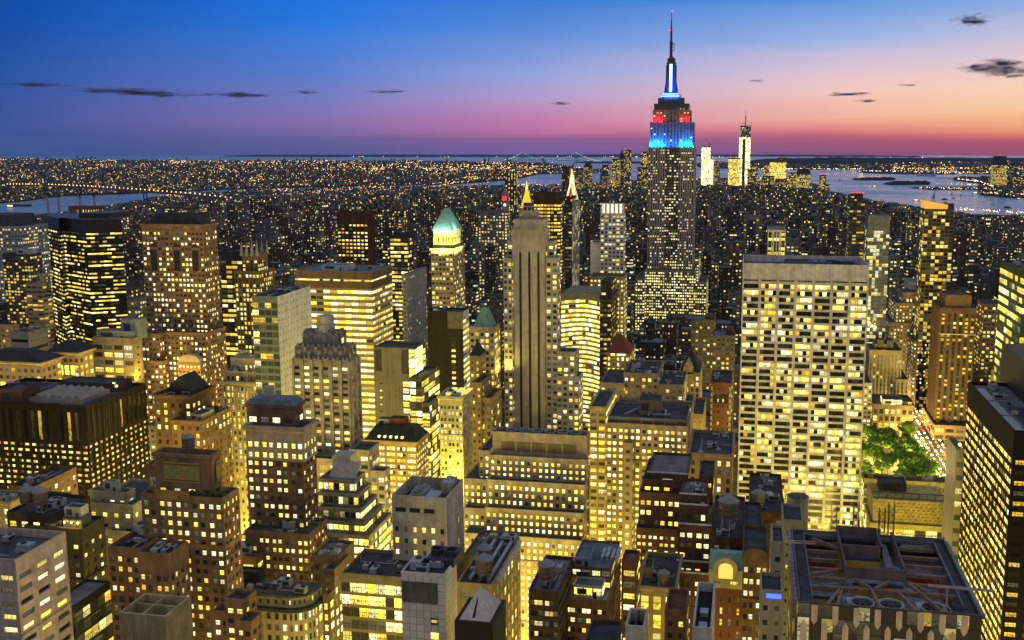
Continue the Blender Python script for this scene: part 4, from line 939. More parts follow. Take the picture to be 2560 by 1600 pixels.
ff = fc('black_brown_front', (.018, .013, .010), (.2, .8), (.3, .7), .3, .1, 1.7, .25, 2, glass=(.015, .012, .01))
T = b.t(330, 2535, 2720, 2421, 1076, side='L', f=ff, sf=f, bay=5.2, fl=3.5, top=9, roof=ROOFG, par=1.3,
        geo=dict(faces=(1,), wx=[(.08, .36), (.37, .64), (.65, .92)], wy=(.3, .76), pane=PANE('pane_brown_tower', .68, .3, 1.7, .3, 1, run=9), dep=.03))
m = MB(); m.box(T['x0'] + 14, T['x1'], T['y0'] + 22, T['y1'] + 10, T['zr'], T['zr'] + 15); b.part('dark_penthouse', m, plain('black_penthouse', (.02, .02, .024), .5))
m = MB(); 
for k in range(3): m.box(T['x0'] + .55 + .0, T['x0'] + 4.5, T['y0'] + 4 + k * 20, T['y0'] + 22 + k * 20, T['zr'], T['zr'] + .15)
b.part('roof_walkway', m, METAL); b.done(); RT = T
b = Bld('office_tower', 'slim pale slab with a smooth grey flank in front of the black-brown corner tower', 'slim pale-flanked slab', yb=1380)
f = fc('pale_yellow_panels', (.46, .41, .22), (.12, .8), (.3, .7), .2, .1, 1.6, .45, 2, glass=(.12, .11, .07))
T = b.t(400, 2391, 2414, 2368, 1126, side='L', f=f, sf=plain('smooth_grey_flank', (.40, .37, .31), .45, var=.12), bay=3.6, fl=5.6, top=3, par=1.4, roof=ROOFG, d=None)
m = MB(); m.lathe(T['x1'] - 1, T['y0'] + 6, [(0, T['z1']), (.7, T['z1'] + .7), (0, T['z1'] + 1.4)], 8); b.part('roof_lamp', m, glow('sodium_lamp', (1, .5, .1), 14)); b.done()
# woven-panel building
b = Bld('office_building', 'low wide building with a woven golden panel screen and lit glass storeys below it', 'woven-screen building', yb=1360)
f = fc('golden_glass_grid', (.42, .36, .12), (.04, .96), (.1, .88), .75, .4, 1.9, .55, 4, glass=(.05, .045, .02), run=3)
T = b.t(440, 2176, 2372, 2160, 1306, side='L', f=f, bay=5, fl=4.3, top=2, d=24, roof=ROOF)
z0_ = T['z1']; z1_ = atv(2176, 1246, 441)[1]
m = MB(); wv = MB(); x0, x1, y0, y1 = T['x0'] + 1, T['x1'] - 1, T['y0'] + 1, T['y1'] - 1
m.box(x0, x1, y0, y1, z0_ - 1, z1_); b.part('screen_wall', m, plain('golden_panel', (.44, .37, .13)))
nx, nz = 30, 7
for i in range(nx):
    for j in range(nz):
        xa = x0 + (x1 - x0) * i / nx; zb_ = z0_ + .6 + (z1_ - z0_ - .6) * j / nz; dd = .45 if (i + j) % 2 else .15
        wv.box(xa + .1, xa + (x1 - x0) / nx - .05, y0 - dd, y0 - .02, zb_ + .12, zb_ + (z1_ - z0_) / nz - .1)
b.part('woven_screen', wv, plain('golden_panel', (.44, .37, .13)))
b.bulk(dict(x0=x0, x1=x1, y0=y0, y1=y1, zr=z1_), .12, .5, .5, .9, 4, plain('olive_shed', (.10, .08, .04)), 'roof_shed')
tr_ = MB()
for k in range(9): xx = x0 + 2 + (x1 - x0 - 4) * k / 8; tr_.beam((xx, y0 + 1, z1_ + .2), (xx + 2, y0 + 7, z1_ + .9), .25)
tr_.beam((x0, y0 + 1, z1_ + .5), (x1, y0 + 1, z1_ + .5), .3); tr_.beam((x0, y0 + 7, z1_ + .9), (x1, y0 + 7, z1_ + .9), .3); b.part('roof_trellis', tr_, DMETAL); b.done(); WOV = T
b = Bld('office_building', 'low black-roofed building with a lit gridded top floor at the park edge', 'low black-roofed park building', yb=1255)
T = b.t(525, 2160, 2372, 2156, 1196, side='L', f=fc('lit_grid_low', (.30, .27, .10), (.06, .94), (.15, .85), .55, .2, 1.8, .5, 2), bay=3.4, fl=4, d=9, roof=ROOF)
b.bulk(T, .25, .5, .3, .7, 1.6, METAL, 'cooling_plant'); b.bulk(T, .05, .12, .3, .8, 4, plain('olive_shed2', (.32, .30, .10)), 'stair_tower'); b.done()

# ================================================================== middle, between the limestone tower and the ribbon slab
LOWMID = [
 ('office_building', 'tan stone block with a tall blank centre wall and lower wings', 'blank-centred tan block', 1045, fc('warm_tan_blank', (.30, .235, .155), (.25, .75), (.25, .7), .5, .25, 2.0, .55, 2),
  [(560, 1501, 1560, None, 958), (563, 1559, 1646, None, 934), (561, 1645.5, 1709, None, 962)]),
 ('office_tower', 'narrow bright yellow lit building along the street right of the central limestone tower', 'narrow bright yellow building', 1500, fc('bright_yellow_narrow', (.42, .33, .13), (.15, .85), (.25, .75), .72, .2, 2.1, .5, 2), [(500, 1474, 1515, None, 1018)]),
 ('office_building', 'gothic gabled sandstone building with a steep slate roof', 'gothic gabled building', 1030, fc('yellow_sandstone', (.40, .31, .15), (.25, .75), (.15, .8), .4, .2, 1.9, .55, 1), [(660, 1699, 1750, None, 932)]),
 ('office_building', 'small brown hotel with white corner quoins and an arched top storey', 'white-quoined brown hotel', 1065, fc('red_brick_square', (.17, .075, .045), (.3, .7), (.25, .7), .25, .1, 1.8, .4, 1), [(640, 1778, 1828, None, 958)]),
 ('office_building', 'brown stone building under a steep dark red pyramid roof', 'red-pyramid building', 945, fc('brown_palazzo', (.26, .2, .12), (.28, .72), (.2, .75), .55, .3, 2.0, .65, 1), [(680, 1517, 1574, 1582, 884)]),
 ('office_building', 'tan classical building with a cluttered roof and paired top windows, against the ribbon-window slab', 'cluttered-roof classical building', 1320, fc('tan_classical', (.32, .235, .145), (.3, .7), (.2, .8), .22, .1, 1.8, .5, 1, glass=(.02, .018, .015)), [(420, 1722, 1832, None, 1138)]),
 ('office_building', 'stone building with a glowing yellow blank side wall, behind the roof-terrace block', 'glowing-walled stone building', 1130, fc('yellow_blank', (.42, .34, .14), (.4, .6), (.4, .6), .05, 0, 1.5, .4), [(515, 1729, 1759, None, 1036), (520, 1706, 1728, None, 1025)]),
]
for nm, lab, sh, yb, f, ts in LOWMID:
    b = Bld(nm, lab, sh, yb=yb)
    for a in ts: T = b.t(*a, f=f, bay=3.6, fl=3.9, d=36, corn=None if 'blank' in sh or 'glowing' in sh else (1, .6), side='R')
    b.done()
    T0 = b.tiers[0]
    if 'gothic' in sh:
        mb = MB(); mb.pyramid(T0['x0'], T0['x1'], T0['y0'] + 1, T0['y1'] - 8, T0['z1'], T0['z1'] + 13, .05); b.part('slate_roof', mb, SLATE)
        mb = MB(); xm = (T0['x0'] + T0['x1']) / 2 - 1; z = T0['z1']
        mb.quad((xm - 3.4, 659.4, z - 8), (xm + 3.4, 659.4, z - 8), (xm + 3.4, 659.4, z + 3), (xm - 3.4, 659.4, z + 3)); mb.tri((xm - 3.4, 659.4, z + 3), (xm + 3.4, 659.4, z + 3), (xm, 659.4, z + 10))
        mb.quad((xm + 3.4, 659.4, z + 3), (xm + 3.4, 666, z + 3), (xm, 666, z + 10), (xm, 659.4, z + 10)); mb.quad((xm - 3.4, 666, z + 3), (xm - 3.4, 659.4, z + 3), (xm, 659.4, z + 10), (xm, 666, z + 10)); b.part('gable', mb, trim_of(f))
    if 'red-pyramid' in sh:
        mb = MB(); mb.pyramid(T0['x0'] - .5, T0['x1'] + .5, T0['y0'] - .5, T0['y1'] - 12, T0['z1'] + .1, T0['z1'] + 12, .06); b.part('pyramid_roof', mb, REDROOF)
        mb = MB(); mb.wallq((T0['x0'] + 3, T0['y0'] - .9), (T0['x1'] - 3, T0['y0'] - .9), T0['z1'] - 1.6, T0['z1'] - .3, 0, uvgrid(7, 1)); b.part('eaves_windows', mb, PHI)
    if 'quoined' in sh:
        mb = MB()
        for x in (T0['x0'], T0['x1'] - 1.1):
            for k in range(26): mb.box(x - .1, x + 1.2, T0['y0'] - .2, T0['y0'] + .1, 2 + k * 4, 4.6 + k * 4)
        b.part('quoin_trim', mb, plain('cream_quoin', (.45, .38, .2)))
        for k in range(3):
            mb = MB(); x = T0['x0'] + 1.8 + k * 3.4; mb.box(x, x + 2.4, T0['y0'] - .25, T0['y0'] + .05, T0['z1'] - 14, T0['z1'] - 8); b.part('arched_window', mb, PMID)
    if 'glowing' in sh:
        flood(b.root, (T0['x0'] + 4, T0['y0'] - 5, T0['z1'] - 26), (T0['x0'] + 4, T0['y0'], T0['z1'] - 12), 3, (1, .72, .08), 9000)
b = Bld('office_building', 'broad stone office block with a glazed roof terrace and almost every window lit', 'roof-terrace office block', yb=1420)
wf = walls('warm_grey_stone', (.34, .27, .17))
T = b.t(440, 1516, 1720, 1722, 1066, f=wf, bay=5.2, fl=3.15, top=2.0, bot=8, d=46, geo=dict(wx=[(.12, .4), (.58, .86)], wy=(.24, .74), pane=PHI, dep=.4), roof=ROOF)
T2 = b.t(441.5, 1520, 1718, 1719, 1050, f=fc('roof_glazing', (.20, .19, .17), (.06, .94), (.1, .9), .3, .2, 1.2, .45, 1, glass=(.06, .07, .07)), zb=T['zr'], d=28, bay=5.5, fl=4, top=1, foot=False, roof=ROOF)
b.bulk(T2, .36, .64, .35, .8, 7, plain('rust_cooling', (.25, .17, .11)), 'cooling_tower')
m = MB(); zr = T2['zr']
for p, q in (((.2, .2), (.34, .6)), ((.34, .6), (.7, .6)), ((.7, .6), (.72, .2)), ((.5, .2), (.52, .85)), ((.55, .25), (.78, .3))):
    m.beam((T2['x0'] + (T2['x1'] - T2['x0']) * p[0], T2['y0'] + 26 * p[1], zr + 1.2), (T2['x0'] + (T2['x1'] - T2['x0']) * q[0], T2['y0'] + 26 * q[1], zr + 1.2), .7)
b.part('roof_duct', m, METAL)
for px, py, h_ in ((1655, 1122, 14), (1558, 1108, 12)): b.t(436, px, px + 24, px + 25, py, f=wf, bay=5, fl=4, d=6, foot=False)
b.done(); BTER = b

# ================================================================== foreground
# grey crenellated deco tower
b = Bld('skyscraper', 'grey art deco tower with fluted piers and scalloped crenellated setbacks', 'crenellated grey tower', 'skyscraper', yb=1160)
wf = walls('grey_deco', (.285, .255, .225), wx=(.16, .84), wy=(.2, .7), lit=.4, white=.6)
gd = dict(wx=[(.16, .84)], wy=(.22, .7), pane=PANE('pane_deco', .46, .1, 2.1, .62, 3), dep=.5, cells=1)
M0 = b.t(430, 731, 874, 896, 900, f=wf, bay=5.1, fl=3.1, top=3, geo=gd, pier=(1.7, 1.1))
M1 = b.t(433, 738, 867, 886, 868, f=wf, zb=M0['zr'], bay=5.1, fl=9, top=2.5, pier=(2.0, 1.0), foot=False)
M2 = b.t(438, 758, 846, 861, 829, f=wf, zb=M1['zr'], bay=5.1, fl=12, top=2.5, pier=(2.2, 1.0), foot=False)
for T in (M1, M2):
    n = max(3, round((T['x1'] - T['x0']) / 5.1)); 
    for k in range(n):
        m = MB(); x = T['x0'] + (T['x1'] - T['x0']) * (k + .5) / n; m.lathe(x, T['y0'] - .2, [(1.7, T['z1'] - 6.2), (1.9, T['z1'] - 5), (1.9, T['z1'] - 2.6), (1.3, T['z1'] - 1.4)], 8, a0=math.pi / 8); b.part('scalloped_shield', m, trim_of(wf))
m = MB(); m.lathe((M2['x0'] + M2['x1']) / 2 + 1, (M2['y0'] + M2['y1']) / 2, [(4.4, M2['zr']), (4.4, M2['z1'] + 3), (4.0, M2['z1'] + 3.2), (4.0, M2['z1'] + 7)], 16); b.part('roof_drum', m, A['limes'])
m = MB()
for T in (M0, M1, M2):
    n = round((T['x1'] - T['x0']) / 2.5)
    for k in range(n): x = T['x0'] + (T['x1'] - T['x0']) * (k + .25) / n; m.box(x, x + 1.2, T['y0'] + .02, T['y0'] + .6, T['z1'] - .02, T['z1'] + .9)
    n = round((T['y1'] - T['y0']) / 2.5)
    for k in range(n): y = T['y0'] + (T['y1'] - T['y0']) * (k + .25) / n; m.box(T['x1'] - .6, T['x1'] - .02, y, y + 1.2, T['z1'] - .02, T['z1'] + .9)
b.part('crenellation_trim', m, trim_of(wf))
b.t(424, 874, 922, 947, 1126, f=wf, bay=4.4, fl=3.9, corn=(.8, .3)); b.t(416, 925, 962, 975, 1178, f=wf, bay=4.2, fl=3.9); b.t(422, 740, 876, None, 1150, f=wf, bay=5, fl=3.9, d=7, foot=False); b.done()

# slate-capped brown tower
b = Bld('office_tower', 'brown brick tower with a limestone top and a blue slate-capped penthouse', 'slate-capped brown tower', yb=1430)
wf = walls('brown_brick_tower', (.17, .105, .065), wx=(.2, .8), lit=.55, white=.6, mull=2); wl = walls('brown_tower_stone_top', (.36, .30, .225), wx=(.2, .8), lit=.75, white=.65, mull=2)
gp = dict(wx=W2, wy=(.24, .72), pane=PMID, dep=.35)
M0 = b.t(330, 615, 757, 790, 1147, f=wf, bay=5.2, fl=3.3, top=1.0, geo=gp)
M1 = b.t(329.4, 613, 758, 791, 1071, f=wl, zb=M0['zr'], bay=5.2, fl=3.4, top=5, corn=(1.4, .8), geo=dict(gp, pane=PHI), foot=False)
M2 = b.t(334, 616, 734, 758, 1016, f=wf, zb=M1['zr'], bay=5, fl=4, top=3.4, corn=(.9, .5), foot=False)
mb = MB(); mb.pyramid(M2['x0'] - .3, M2['x1'] + .3, M2['y0'] - .3, M2['y1'] + .3, M2['z1'] + .2, M2['z1'] + 2.2, .82); b.part('slate_cap', mb, plain('blue_slate', (.12, .15, .19), .5))
m = MB(); m.box(M2['x0'] + 5, M2['x0'] + 8, M2['y0'] + 4, M2['y0'] + 7, M2['z1'] + 2, M2['z1'] + 6); b.part('chimney', m, A['limes'])
b.t(322, 612, 772, 818, 1336, f=wf, bay=5.2, fl=3.3, top=2, geo=gp, foot=True)
b.t(316, 560, 640, None, 1392, f=wf, bay=6, fl=3.8, d=12); b.done()

# stepped glass-gridded building
b = Bld('office_building', 'stepped black-windowed office building with pale gridded frames on five terraces', 'five-terraced gridded building', yb=1415)
f = fc('terraced_grid', (.30, .27, .19), (.08, .92), (.14, .86), .42, .45, 2.0, .45, 1, glass=(.025, .028, .03), run=12, rail=0, dim=.12)
fs = fc('terraced_grid_side', (.36, .32, .20), (.08, .92), (.14, .8), .7, .3, 1.9, .45, 1, glass=(.03, .03, .03), run=8, rail=0, dim=.12)
prev = None; tl = []
for (v, xr, xs, y) in ((340, 922, 980, 1341), (346, 911, 962, 1308), (352, 902, 944, 1274), (358, 896, 929, 1236), (363, 886, 914, 1202)):
    T = b.t(v, 795, xr, xs, y, f=f, sf=fs, zb=prev['zr'] if prev else 0, bay=2.15, fl=3.3, top=.9, roof=plain('olive_roof', (.09, .085, .06)) if y > 1210 else ROOFG, foot=prev is None); prev = T
m = MB(); x0 = T['x0']; m.quad((x0 + 2, T['y0'] + 6, T['zr']), (x0 + 14, T['y0'] + 6, T['zr']), (x0 + 14, T['y0'] + 12, T['zr'] + 5), (x0 + 2, T['y0'] + 12, T['zr'] + 5)); m.box(x0 + 1, x0 + 9, T['y0'] + 12, T['y0'] + 20, T['zr'], T['zr'] + 7); b.part('stair_bulkhead', m, A['limes'])
b.done()

b = Bld('office_building', 'office block with a dark green mansard roof and five small lit dormers', 'dormered mansard block', yb=1260)
wf = walls('warm_brown_stone', (.31, .215, .12), wx=(.14, .86), lit=.8, mull=3)
T = b.t(480, 912, 1041, 1070, 1106, f=wf, bay=6.2, fl=3.3, top=2.4, geo=dict(wx=[(.1, .36), (.38, .62), (.64, .9)], wy=(.2, .75), pane=PHI, dep=.3), corn=(.9, .6))
mb = MB(); mb.pyramid(T['x0'] - .2, T['x1'] + .2, T['y0'] - .2, T['y1'] + .2, T['z1'] + .2, T['z1'] + 6.5, .72, ry=.4); b.part('mansard_roof', mb, plain('dark_green_roof', (.03, .037, .028), .7))
for k in range(5):
    x = T['x0'] + 7 + k * 3.2 * 1.0; m = MB(); m.box(x, x + 1.3, T['y0'] + .8, T['y0'] + 3, T['z1'] + .6, T['z1'] + 2.4); b.part('dormer', m, glow('lit_dormer', (1, .85, .4), 1.6))
b.bulk(dict(T, zr=T['z1'] + 5.5), .38, .68, .4, .75, 4.5, plain('red_bulkhead', (.18, .06, .035)), 'red_bulkhead'); b.bulk(dict(T, zr=T['z1'] + 5.2), .15, .38, .45, .75, 4, METAL, 'cooling_plant'); b.done()

b = Bld('office_tower', 'blank grey panelled slab with a glowing glass corner', 'glass-cornered grey slab', yb=1060)
f = fc('grey_panel_blank', (.20, .19, .15), (.3, .55), (.46, .56), .0, 0, 1.6, .4, 1, glass=(.20, .19, .15), dim=0)
fg = fc('corner_glass', (.12, .12, .05), (.03, .97), (.15, .88), .72, .4, 1.9, .4, 3, glass=(.03, .035, .03), run=3)
T = b.t(520, 933, 1036, 1063, 871, f=f, sf=fg, bay=4.2, fl=4, top=3, roof=ROOF)
x0, x1, z1 = T['x0'], T['x1'], T['z1']; Wd = x1 - x0
m = MB(); m.wallq((x0 + .8, 519.9), (x0 + Wd * .2, 519.9), z1 - 14, z1 - 1); m.wallq((x1 - Wd * .32, 519.9), (x1 - Wd * .14, 519.9), z1 - 15, z1 - 1); b.part('dark_panel', m, plain('dark_panel', (.07, .068, .065)))
m = MB(); m.wallq((x0 + Wd * .1, 519.88), (x0 + Wd * .22, 519.88), 25, z1 - 19, 0, uvgrid(1, round((z1 - 44) / 4))); b.part('slot_windows', m, fc('slot_windows', (.2, .19, .15), (.3, .75), (.35, .55), .75, 0, 1.9, .7, 1, glass=(.03, .03, .03)))
m = MB(); m.wallq((x1 - Wd * .14, 519.85), (x1, 519.85), z1 - 17, z1 - .6, 0, uvgrid(1, 3)); m.wallq((x1 + .1, 519.85), (x1 + .1, 534), z1 - 17, z1 - .6, 0, uvgrid(3, 3)); b.part('lit_corner', m, fc('bright_glass', (.1, .1, .05), (.03, .97), (.04, .96), 1, 0, 2.6, .65, 1))
m = MB(); m.wallq((x1 - Wd * .30, 519.86), (x1, 519.86), 20, z1 - 19, 0, uvgrid(2, round((z1 - 39) / 4))); b.part('lit_glass_strip', m, fg)
b.t(512, 1024, 1054, 1098, 945, f=fg, bay=4, fl=4.1, top=2); b.t(502, 1056, 1074, 1100, 1008, f=fg, bay=4, fl=4.1, top=1.5); b.done()

b = Bld('office_building', 'narrow stone tower bathed in intense yellow floodlight from top to bottom', 'floodlit yellow tower', yb=1195)
wf = walls('cream_floodlit', (.46, .41, .24), wx=(.14, .86), lit=.45, white=.5, mull=2)
T = b.t(450, 1098, 1156, 1179, 992, f=wf, bay=4.4, fl=3.1, top=4, geo=dict(wx=W2, wy=(.22, .74), pane=PMID, dep=.4), corn=(1.2, .9), d=None)
for k in range(2):
    for z in (28, 62, 95):
        flood(b.root, (T['x0'] + 4 + 6 * k, T['y0'] - 12, z), (T['x0'] + 4 + 6 * k, T['y0'], z + 5), 4, (1, .86, .08), 7500, 4)
m = MB()
for k in range(3): m.box(T['x0'] + 2 + k * 4, T['x0'] + 4.6 + k * 4, T['y0'] + 4, T['y0'] + 16, T['zr'], T['zr'] + 1.6)
b.part('roof_skylight', m, glow('lit_skylight', (1, .8, .15), .9)); b.done()

# fan-roofed limestone slab
b = Bld('office_building', 'broad pale limestone setback block with a row of fans in its roof, front centre', 'fan-roofed limestone block', yb=1480)
wf = walls('pale_limestone_grid', (.36, .315, .235), wx=(.28, .72), wy=(.2, .72), lit=.85, white=.45, mull=1)
gl = dict(wx=[(.26, .74)], wy=(.2, .72), pane=PANE('pane_limestone', .86, .06, 2.1, .42, 1, rail=1), dep=.45)
E0 = b.t(410, 1159, 1455, 1464, 1352, f=wf, bay=2.8, fl=3.25, top=1.7, geo=gl); D0 = b.t(416, 1213, 1460, 1467, 1284, f=wf, zb=E0['zr'], bay=2.8, fl=3.25, top=1.7, geo=gl, foot=False)
C0 = b.t(422, 1218, 1463, 1469, 1213, f=wf, zb=D0['zr'], bay=2.8, fl=3.25, top=1.7, geo=gl, foot=False)
b0 = b.t(428, 1224, 1465, 1472, 1150, f=wf, zb=C0['zr'], bay=2.8, fl=3.25, top=1.7, geo=gl, foot=False)
a0 = b.t(431, 1231, 1467, 1474, 1090, f=plain('limestone_crown', (.34, .295, .225)), zb=b0['zr'], bay=60, fl=60, par=4.5, top=5, foot=False, roof=ROOF)
b.t(430, 1159, 1217, None, 1199, f=wf, bay=2.8, fl=3.25, d=26, top=2.5, geo=gl); b.t(424, 1159, 1212, None, 1272, f=wf, bay=2.8, fl=3.25, d=20, top=2.5, geo=gl, foot=False); b.t(436, 1196, 1224, None, 1127, f=wf, bay=2.8, fl=3.25, d=24, foot=False)
m = MB(); x0, x1 = a0['x0'], a0['x1']; z1 = a0['z1']
for k in range(5): xa = x0 + 4 + (x1 - x0 - 8) * k / 5; m.box(xa + .3, xa + (x1 - x0 - 8) / 5 - .6, 430.85, 430.98, z1 - 9, z1 - 4.5)
b.part('louvre_panel', m, plain('brown_louvre', (.15, .115, .08)))
mb = MB(); mb.box(x0 + 1, x1 - 1, 433, 434, z1 - 3.4, z1 - 3)
for k in range(7): x = x0 + 3 + k * 5.6; mb.beam((x, 431.6, z1 - .3), (x + 3, 441, z1 - .3), .35); mb.beam((x + 3, 431.6, z1 - .3), (x, 441, z1 - .3), .3)
b.part('roof_trusses', mb, DMETAL); FANROOF = a0; b.done()

# square tower with three big fans
b = Bld('office_tower', 'square blank limestone tower with an open roof well holding three big fans', 'three-fan square tower', yb=1405)
wf = walls('weathered_limestone', (.46, .41, .32), wx=(.3, .7), lit=.5)
gs = dict(wx=[(.28, .68)], wy=(.22, .68), pane=PMID, dep=.45, faces=(0,))
fs = fc('weathered_limestone_side', (.40, .36, .29), (.4, .62), (.2, .7), .1, .0, 1.7, .45, 1, glass=(.02, .02, .018))
T = b.t(300, 979, 1116, 1158, 1246, f=wf, sf=plain('weathered_limestone_flank', (.52, .48, .41)), bay=3.4, fl=4.0, top=9.5, geo=gs, par=4.5, roof=plain('black_roof', (.025, .028, .032)))
x0, x1, y0, y1, z1 = T['x0'], T['x1'], T['y0'], T['y1'], T['z1']
m = MB()
for k in range(3): xa = x0 + 1.2 + k * 5.0; m.box(xa, xa + 3.6, 299.9, 300.2, z1 - 5.6, z1 - 4.1)
b.part('louvre_slot', m, A['blackcap'])
m = MB(); m.wallq((x1 + .08, y0 + (y1 - y0) * .6), (x1 + .08, y1 - 1), 30, z1 - 10, 0, uvgrid(3, round((z1 - 40) / 4))); b.part('flank_windows', m, fs)
zr = T['zr']
m = MB(); fy0, fy1 = y0 + 5, y1 - 5; fx = x0 + (x1 - x0) * .36; m.box(fx - 3.4, fx + 3.4, fy0, fy1, zr + 1.2, zr + 2.2); b.part('fan_plinth', m, METAL)
THREEFAN = (T, fx, fy0, fy1)
m = MB(); m.box(x0 + 10, x0 + 14.5, y0 + 4, y0 + 11, zr, zr + 3); b.part('air_handler', m, METAL)
m = MB(); m.box(x1 - 5, x1 - 1.4, y1 - 9, y1 - 2, zr, zr + 6); b.part('cooling_box', m, plain('pink_metal', (.36, .33, .32), .5)); b.done()

# glossy white tile tower
b = Bld('office_tower', 'glossy white tile-clad tower with only a few lit windows at the bottom centre', 'white-tiled tower', yb=1600)
def tilemat(name, c, w_=2.0, h_=1.8):
    m = bpy.data.materials.new(name); m.use_nodes = True; nt = NT(m.node_tree); bs = nt.n['Principled BSDF']
    uv = nt.new('ShaderNodeUVMap'); uv.uv_map = 'UVMap'; u, v, _ = nt.sep(uv.outputs[0])
    fu, fv = nt.m('FRACT', u), nt.m('FRACT', v)
    j = nt.m('MINIMUM', nt.m('GREATER_THAN', fu, .045), nt.m('GREATER_THAN', fv, .05))
    w1 = nt.white(nt.xyz(nt.m('FLOOR', u), nt.m('FLOOR', v), 1.0))
    k = nt.m('MULTIPLY', nt.m('ADD', .88, nt.m('MULTIPLY', w1[0], .2)), nt.m('ADD', .25, nt.m('MULTIPLY', j, .75)))
    tc = nt.new('ShaderNodeTexCoord'); n = nt.noise(tc.outputs['Object'], .12, 4.0); k = nt.m('MULTIPLY', k, nt.maprange(n, .3, .7, .85, 1.1))
    nt.put(bs.inputs['Base Color'], nt.scale(c, k)); bs.inputs['Roughness'].default_value = .22
    nn = nt.new('ShaderNodeNormalMap'); m['wall'] = list(c); MATS[name] = m; return m
tm = tilemat('white_tile', (.62, .59, .52)); pk = tilemat('pink_granite', (.50, .40, .345))
T = b.t(240, 1002, 1112, 1141, 1437, f=tm, bay=2.05, fl=2.0, top=.9, par=.6, roof=plain('dark_paver_roof', (.05, .058, .065), .7))
x0, x1, y0, y1, z1 = T['x0'], T['x1'], T['y0'], T['y1'], T['z1']
m = MB(); m.wallq((x0 + .05, y0 - .05), (x1 - 2.1, y0 - .05), z1 - 8.6, z1 - 2.6); b.part('dark_tile_panel', m, plain('dark_tile', (.13, .12, .105), .3, var=.3))
for k, zq in enumerate((12.6, 16.8, 20.6, 27.4)):
    m = MB(); m.wallq((x1 - 4.2, y0 - .06), (x1 - 2.1, y0 - .06), z1 - zq - 1.9, z1 - zq, 0, uvgrid(1, 1)); b.part('window', m, PHI if k else A['dkbrown'])
m = MB(); m.wallq((x0 + 4, y0 - .06), (x0 + 6.1, y0 - .06), z1 - 28, z1 - 26.1, 0); b.part('window', m, A['blackcap'])
mb = MB(); mb.box(x0 + 5, x0 + 13, y0 + 6, y0 + 15, T['zr'], T['zr'] + 2)
for k in range(2): mb.lathe(x0 + 7 + 4 * k, y0 + 10.5, [(1.7, T['zr'] + 2), (1.9, T['zr'] + 3.4), (1.5, T['zr'] + 3.4), (1.4, T['zr'] + 2.4)], 16)
b.part('fan_unit', mb, DMETAL); WTT = T; b.done()

# rounded-corner ornate block
b = Bld('office_building', 'ornate pale stone block with a rounded corner and deep dark cornice', 'rounded-corner block', yb=1600)
f = fc('ornate_pale_stone', (.40, .345, .22), (.26, .74), (.2, .78), .38, .15, 2.0, .5, 1, glass=(.04, .035, .025))
v = 285; xc, zt = atv(748, 1492, v); xl = colx(560, v, zt); yb_ = min(rowy(806, xc + 3, zt), v + 60); rad = 7.0
def rounded(x0, x1, y0, y1, r, n=7): 
    p = [(x0, y0)]
    for k in range(n + 1):
        a = -math.pi / 2 + math.pi / 2 * k / n; p.append((x1 - r + r * math.cos(a), y0 + r + r * math.sin(a)))
    return p + [(x1, y1), (x0, y1)]
x1 = xc + 3; b.base((xl + x1) / 2, v + 15)
m = MB(); m.prism(rounded(xl, x1, v, yb_, rad), 0, zt - 5.5, 0, None, (2.9, 4.0)); b.part('wall', m, f)
m = MB(); m.prism(rounded(xl - 1.3, x1 + 1.3, v - 1.3, yb_, rad + 1.3), zt - 5.5, zt - 4.4, 0, 0); b.part('cornice', m, plain('dark_copper_cornice', (.05, .06, .05)))
m = MB(); m.prism(rounded(xl + .3, x1 - .3, v + .3, yb_, rad), zt - 4.4, zt - .8, 0, None, (2.9, 3.6)); b.part('attic_storey', m, fc('attic_pale', (.44, .40, .24), (.35, .65), (.3, .7), .35, .1, 2, .5, 1, glass=(.04, .035, .02)))
m = MB(); m.prism(rounded(xl - .3, x1 + .3, v - .3, yb_, rad + .3), zt - .8, zt - .2, 0, 0); m.prism(rounded(xl + 1, x1 - 1, v + 1, yb_ - 1, rad), zt - .2, zt, 0, 0); b.part('roof', m, plain('brown_roof', (.12, .105, .09)))
FOOT.append((xl, x1, v, yb_)); b.px = [560, 806]; b.v = v; RND = dict(x0=xl, x1=x1, y0=v, y1=yb_, z1=zt, zr=zt); b.tiers.append(RND)
b.bulk(RND, .05, .3, .6, .95, 4, plain('dark_green_roof', (.03, .037, .028)), 'stair_bulkhead'); b.done()
b = Bld('office_building', 'dark brown brick building stepping down behind the rounded-corner block', 'brown stepped neighbour', yb=1600)
f = fc('brown_lit_side', (.20, .135, .08), (.25, .75), (.2, .75), .55, .2, 2.0, .5, 1)
b.t(300, 808, 835, 873, 1425, f=f, bay=3.4, fl=3.9); b.t(292, 806, 822, 836, 1487, f=f, bay=3.4, fl=3.9); T = b.t(306, 780, 845, 885, 1392, f=f, bay=3.4, fl=3.9, roof=ROOFG); b.done()

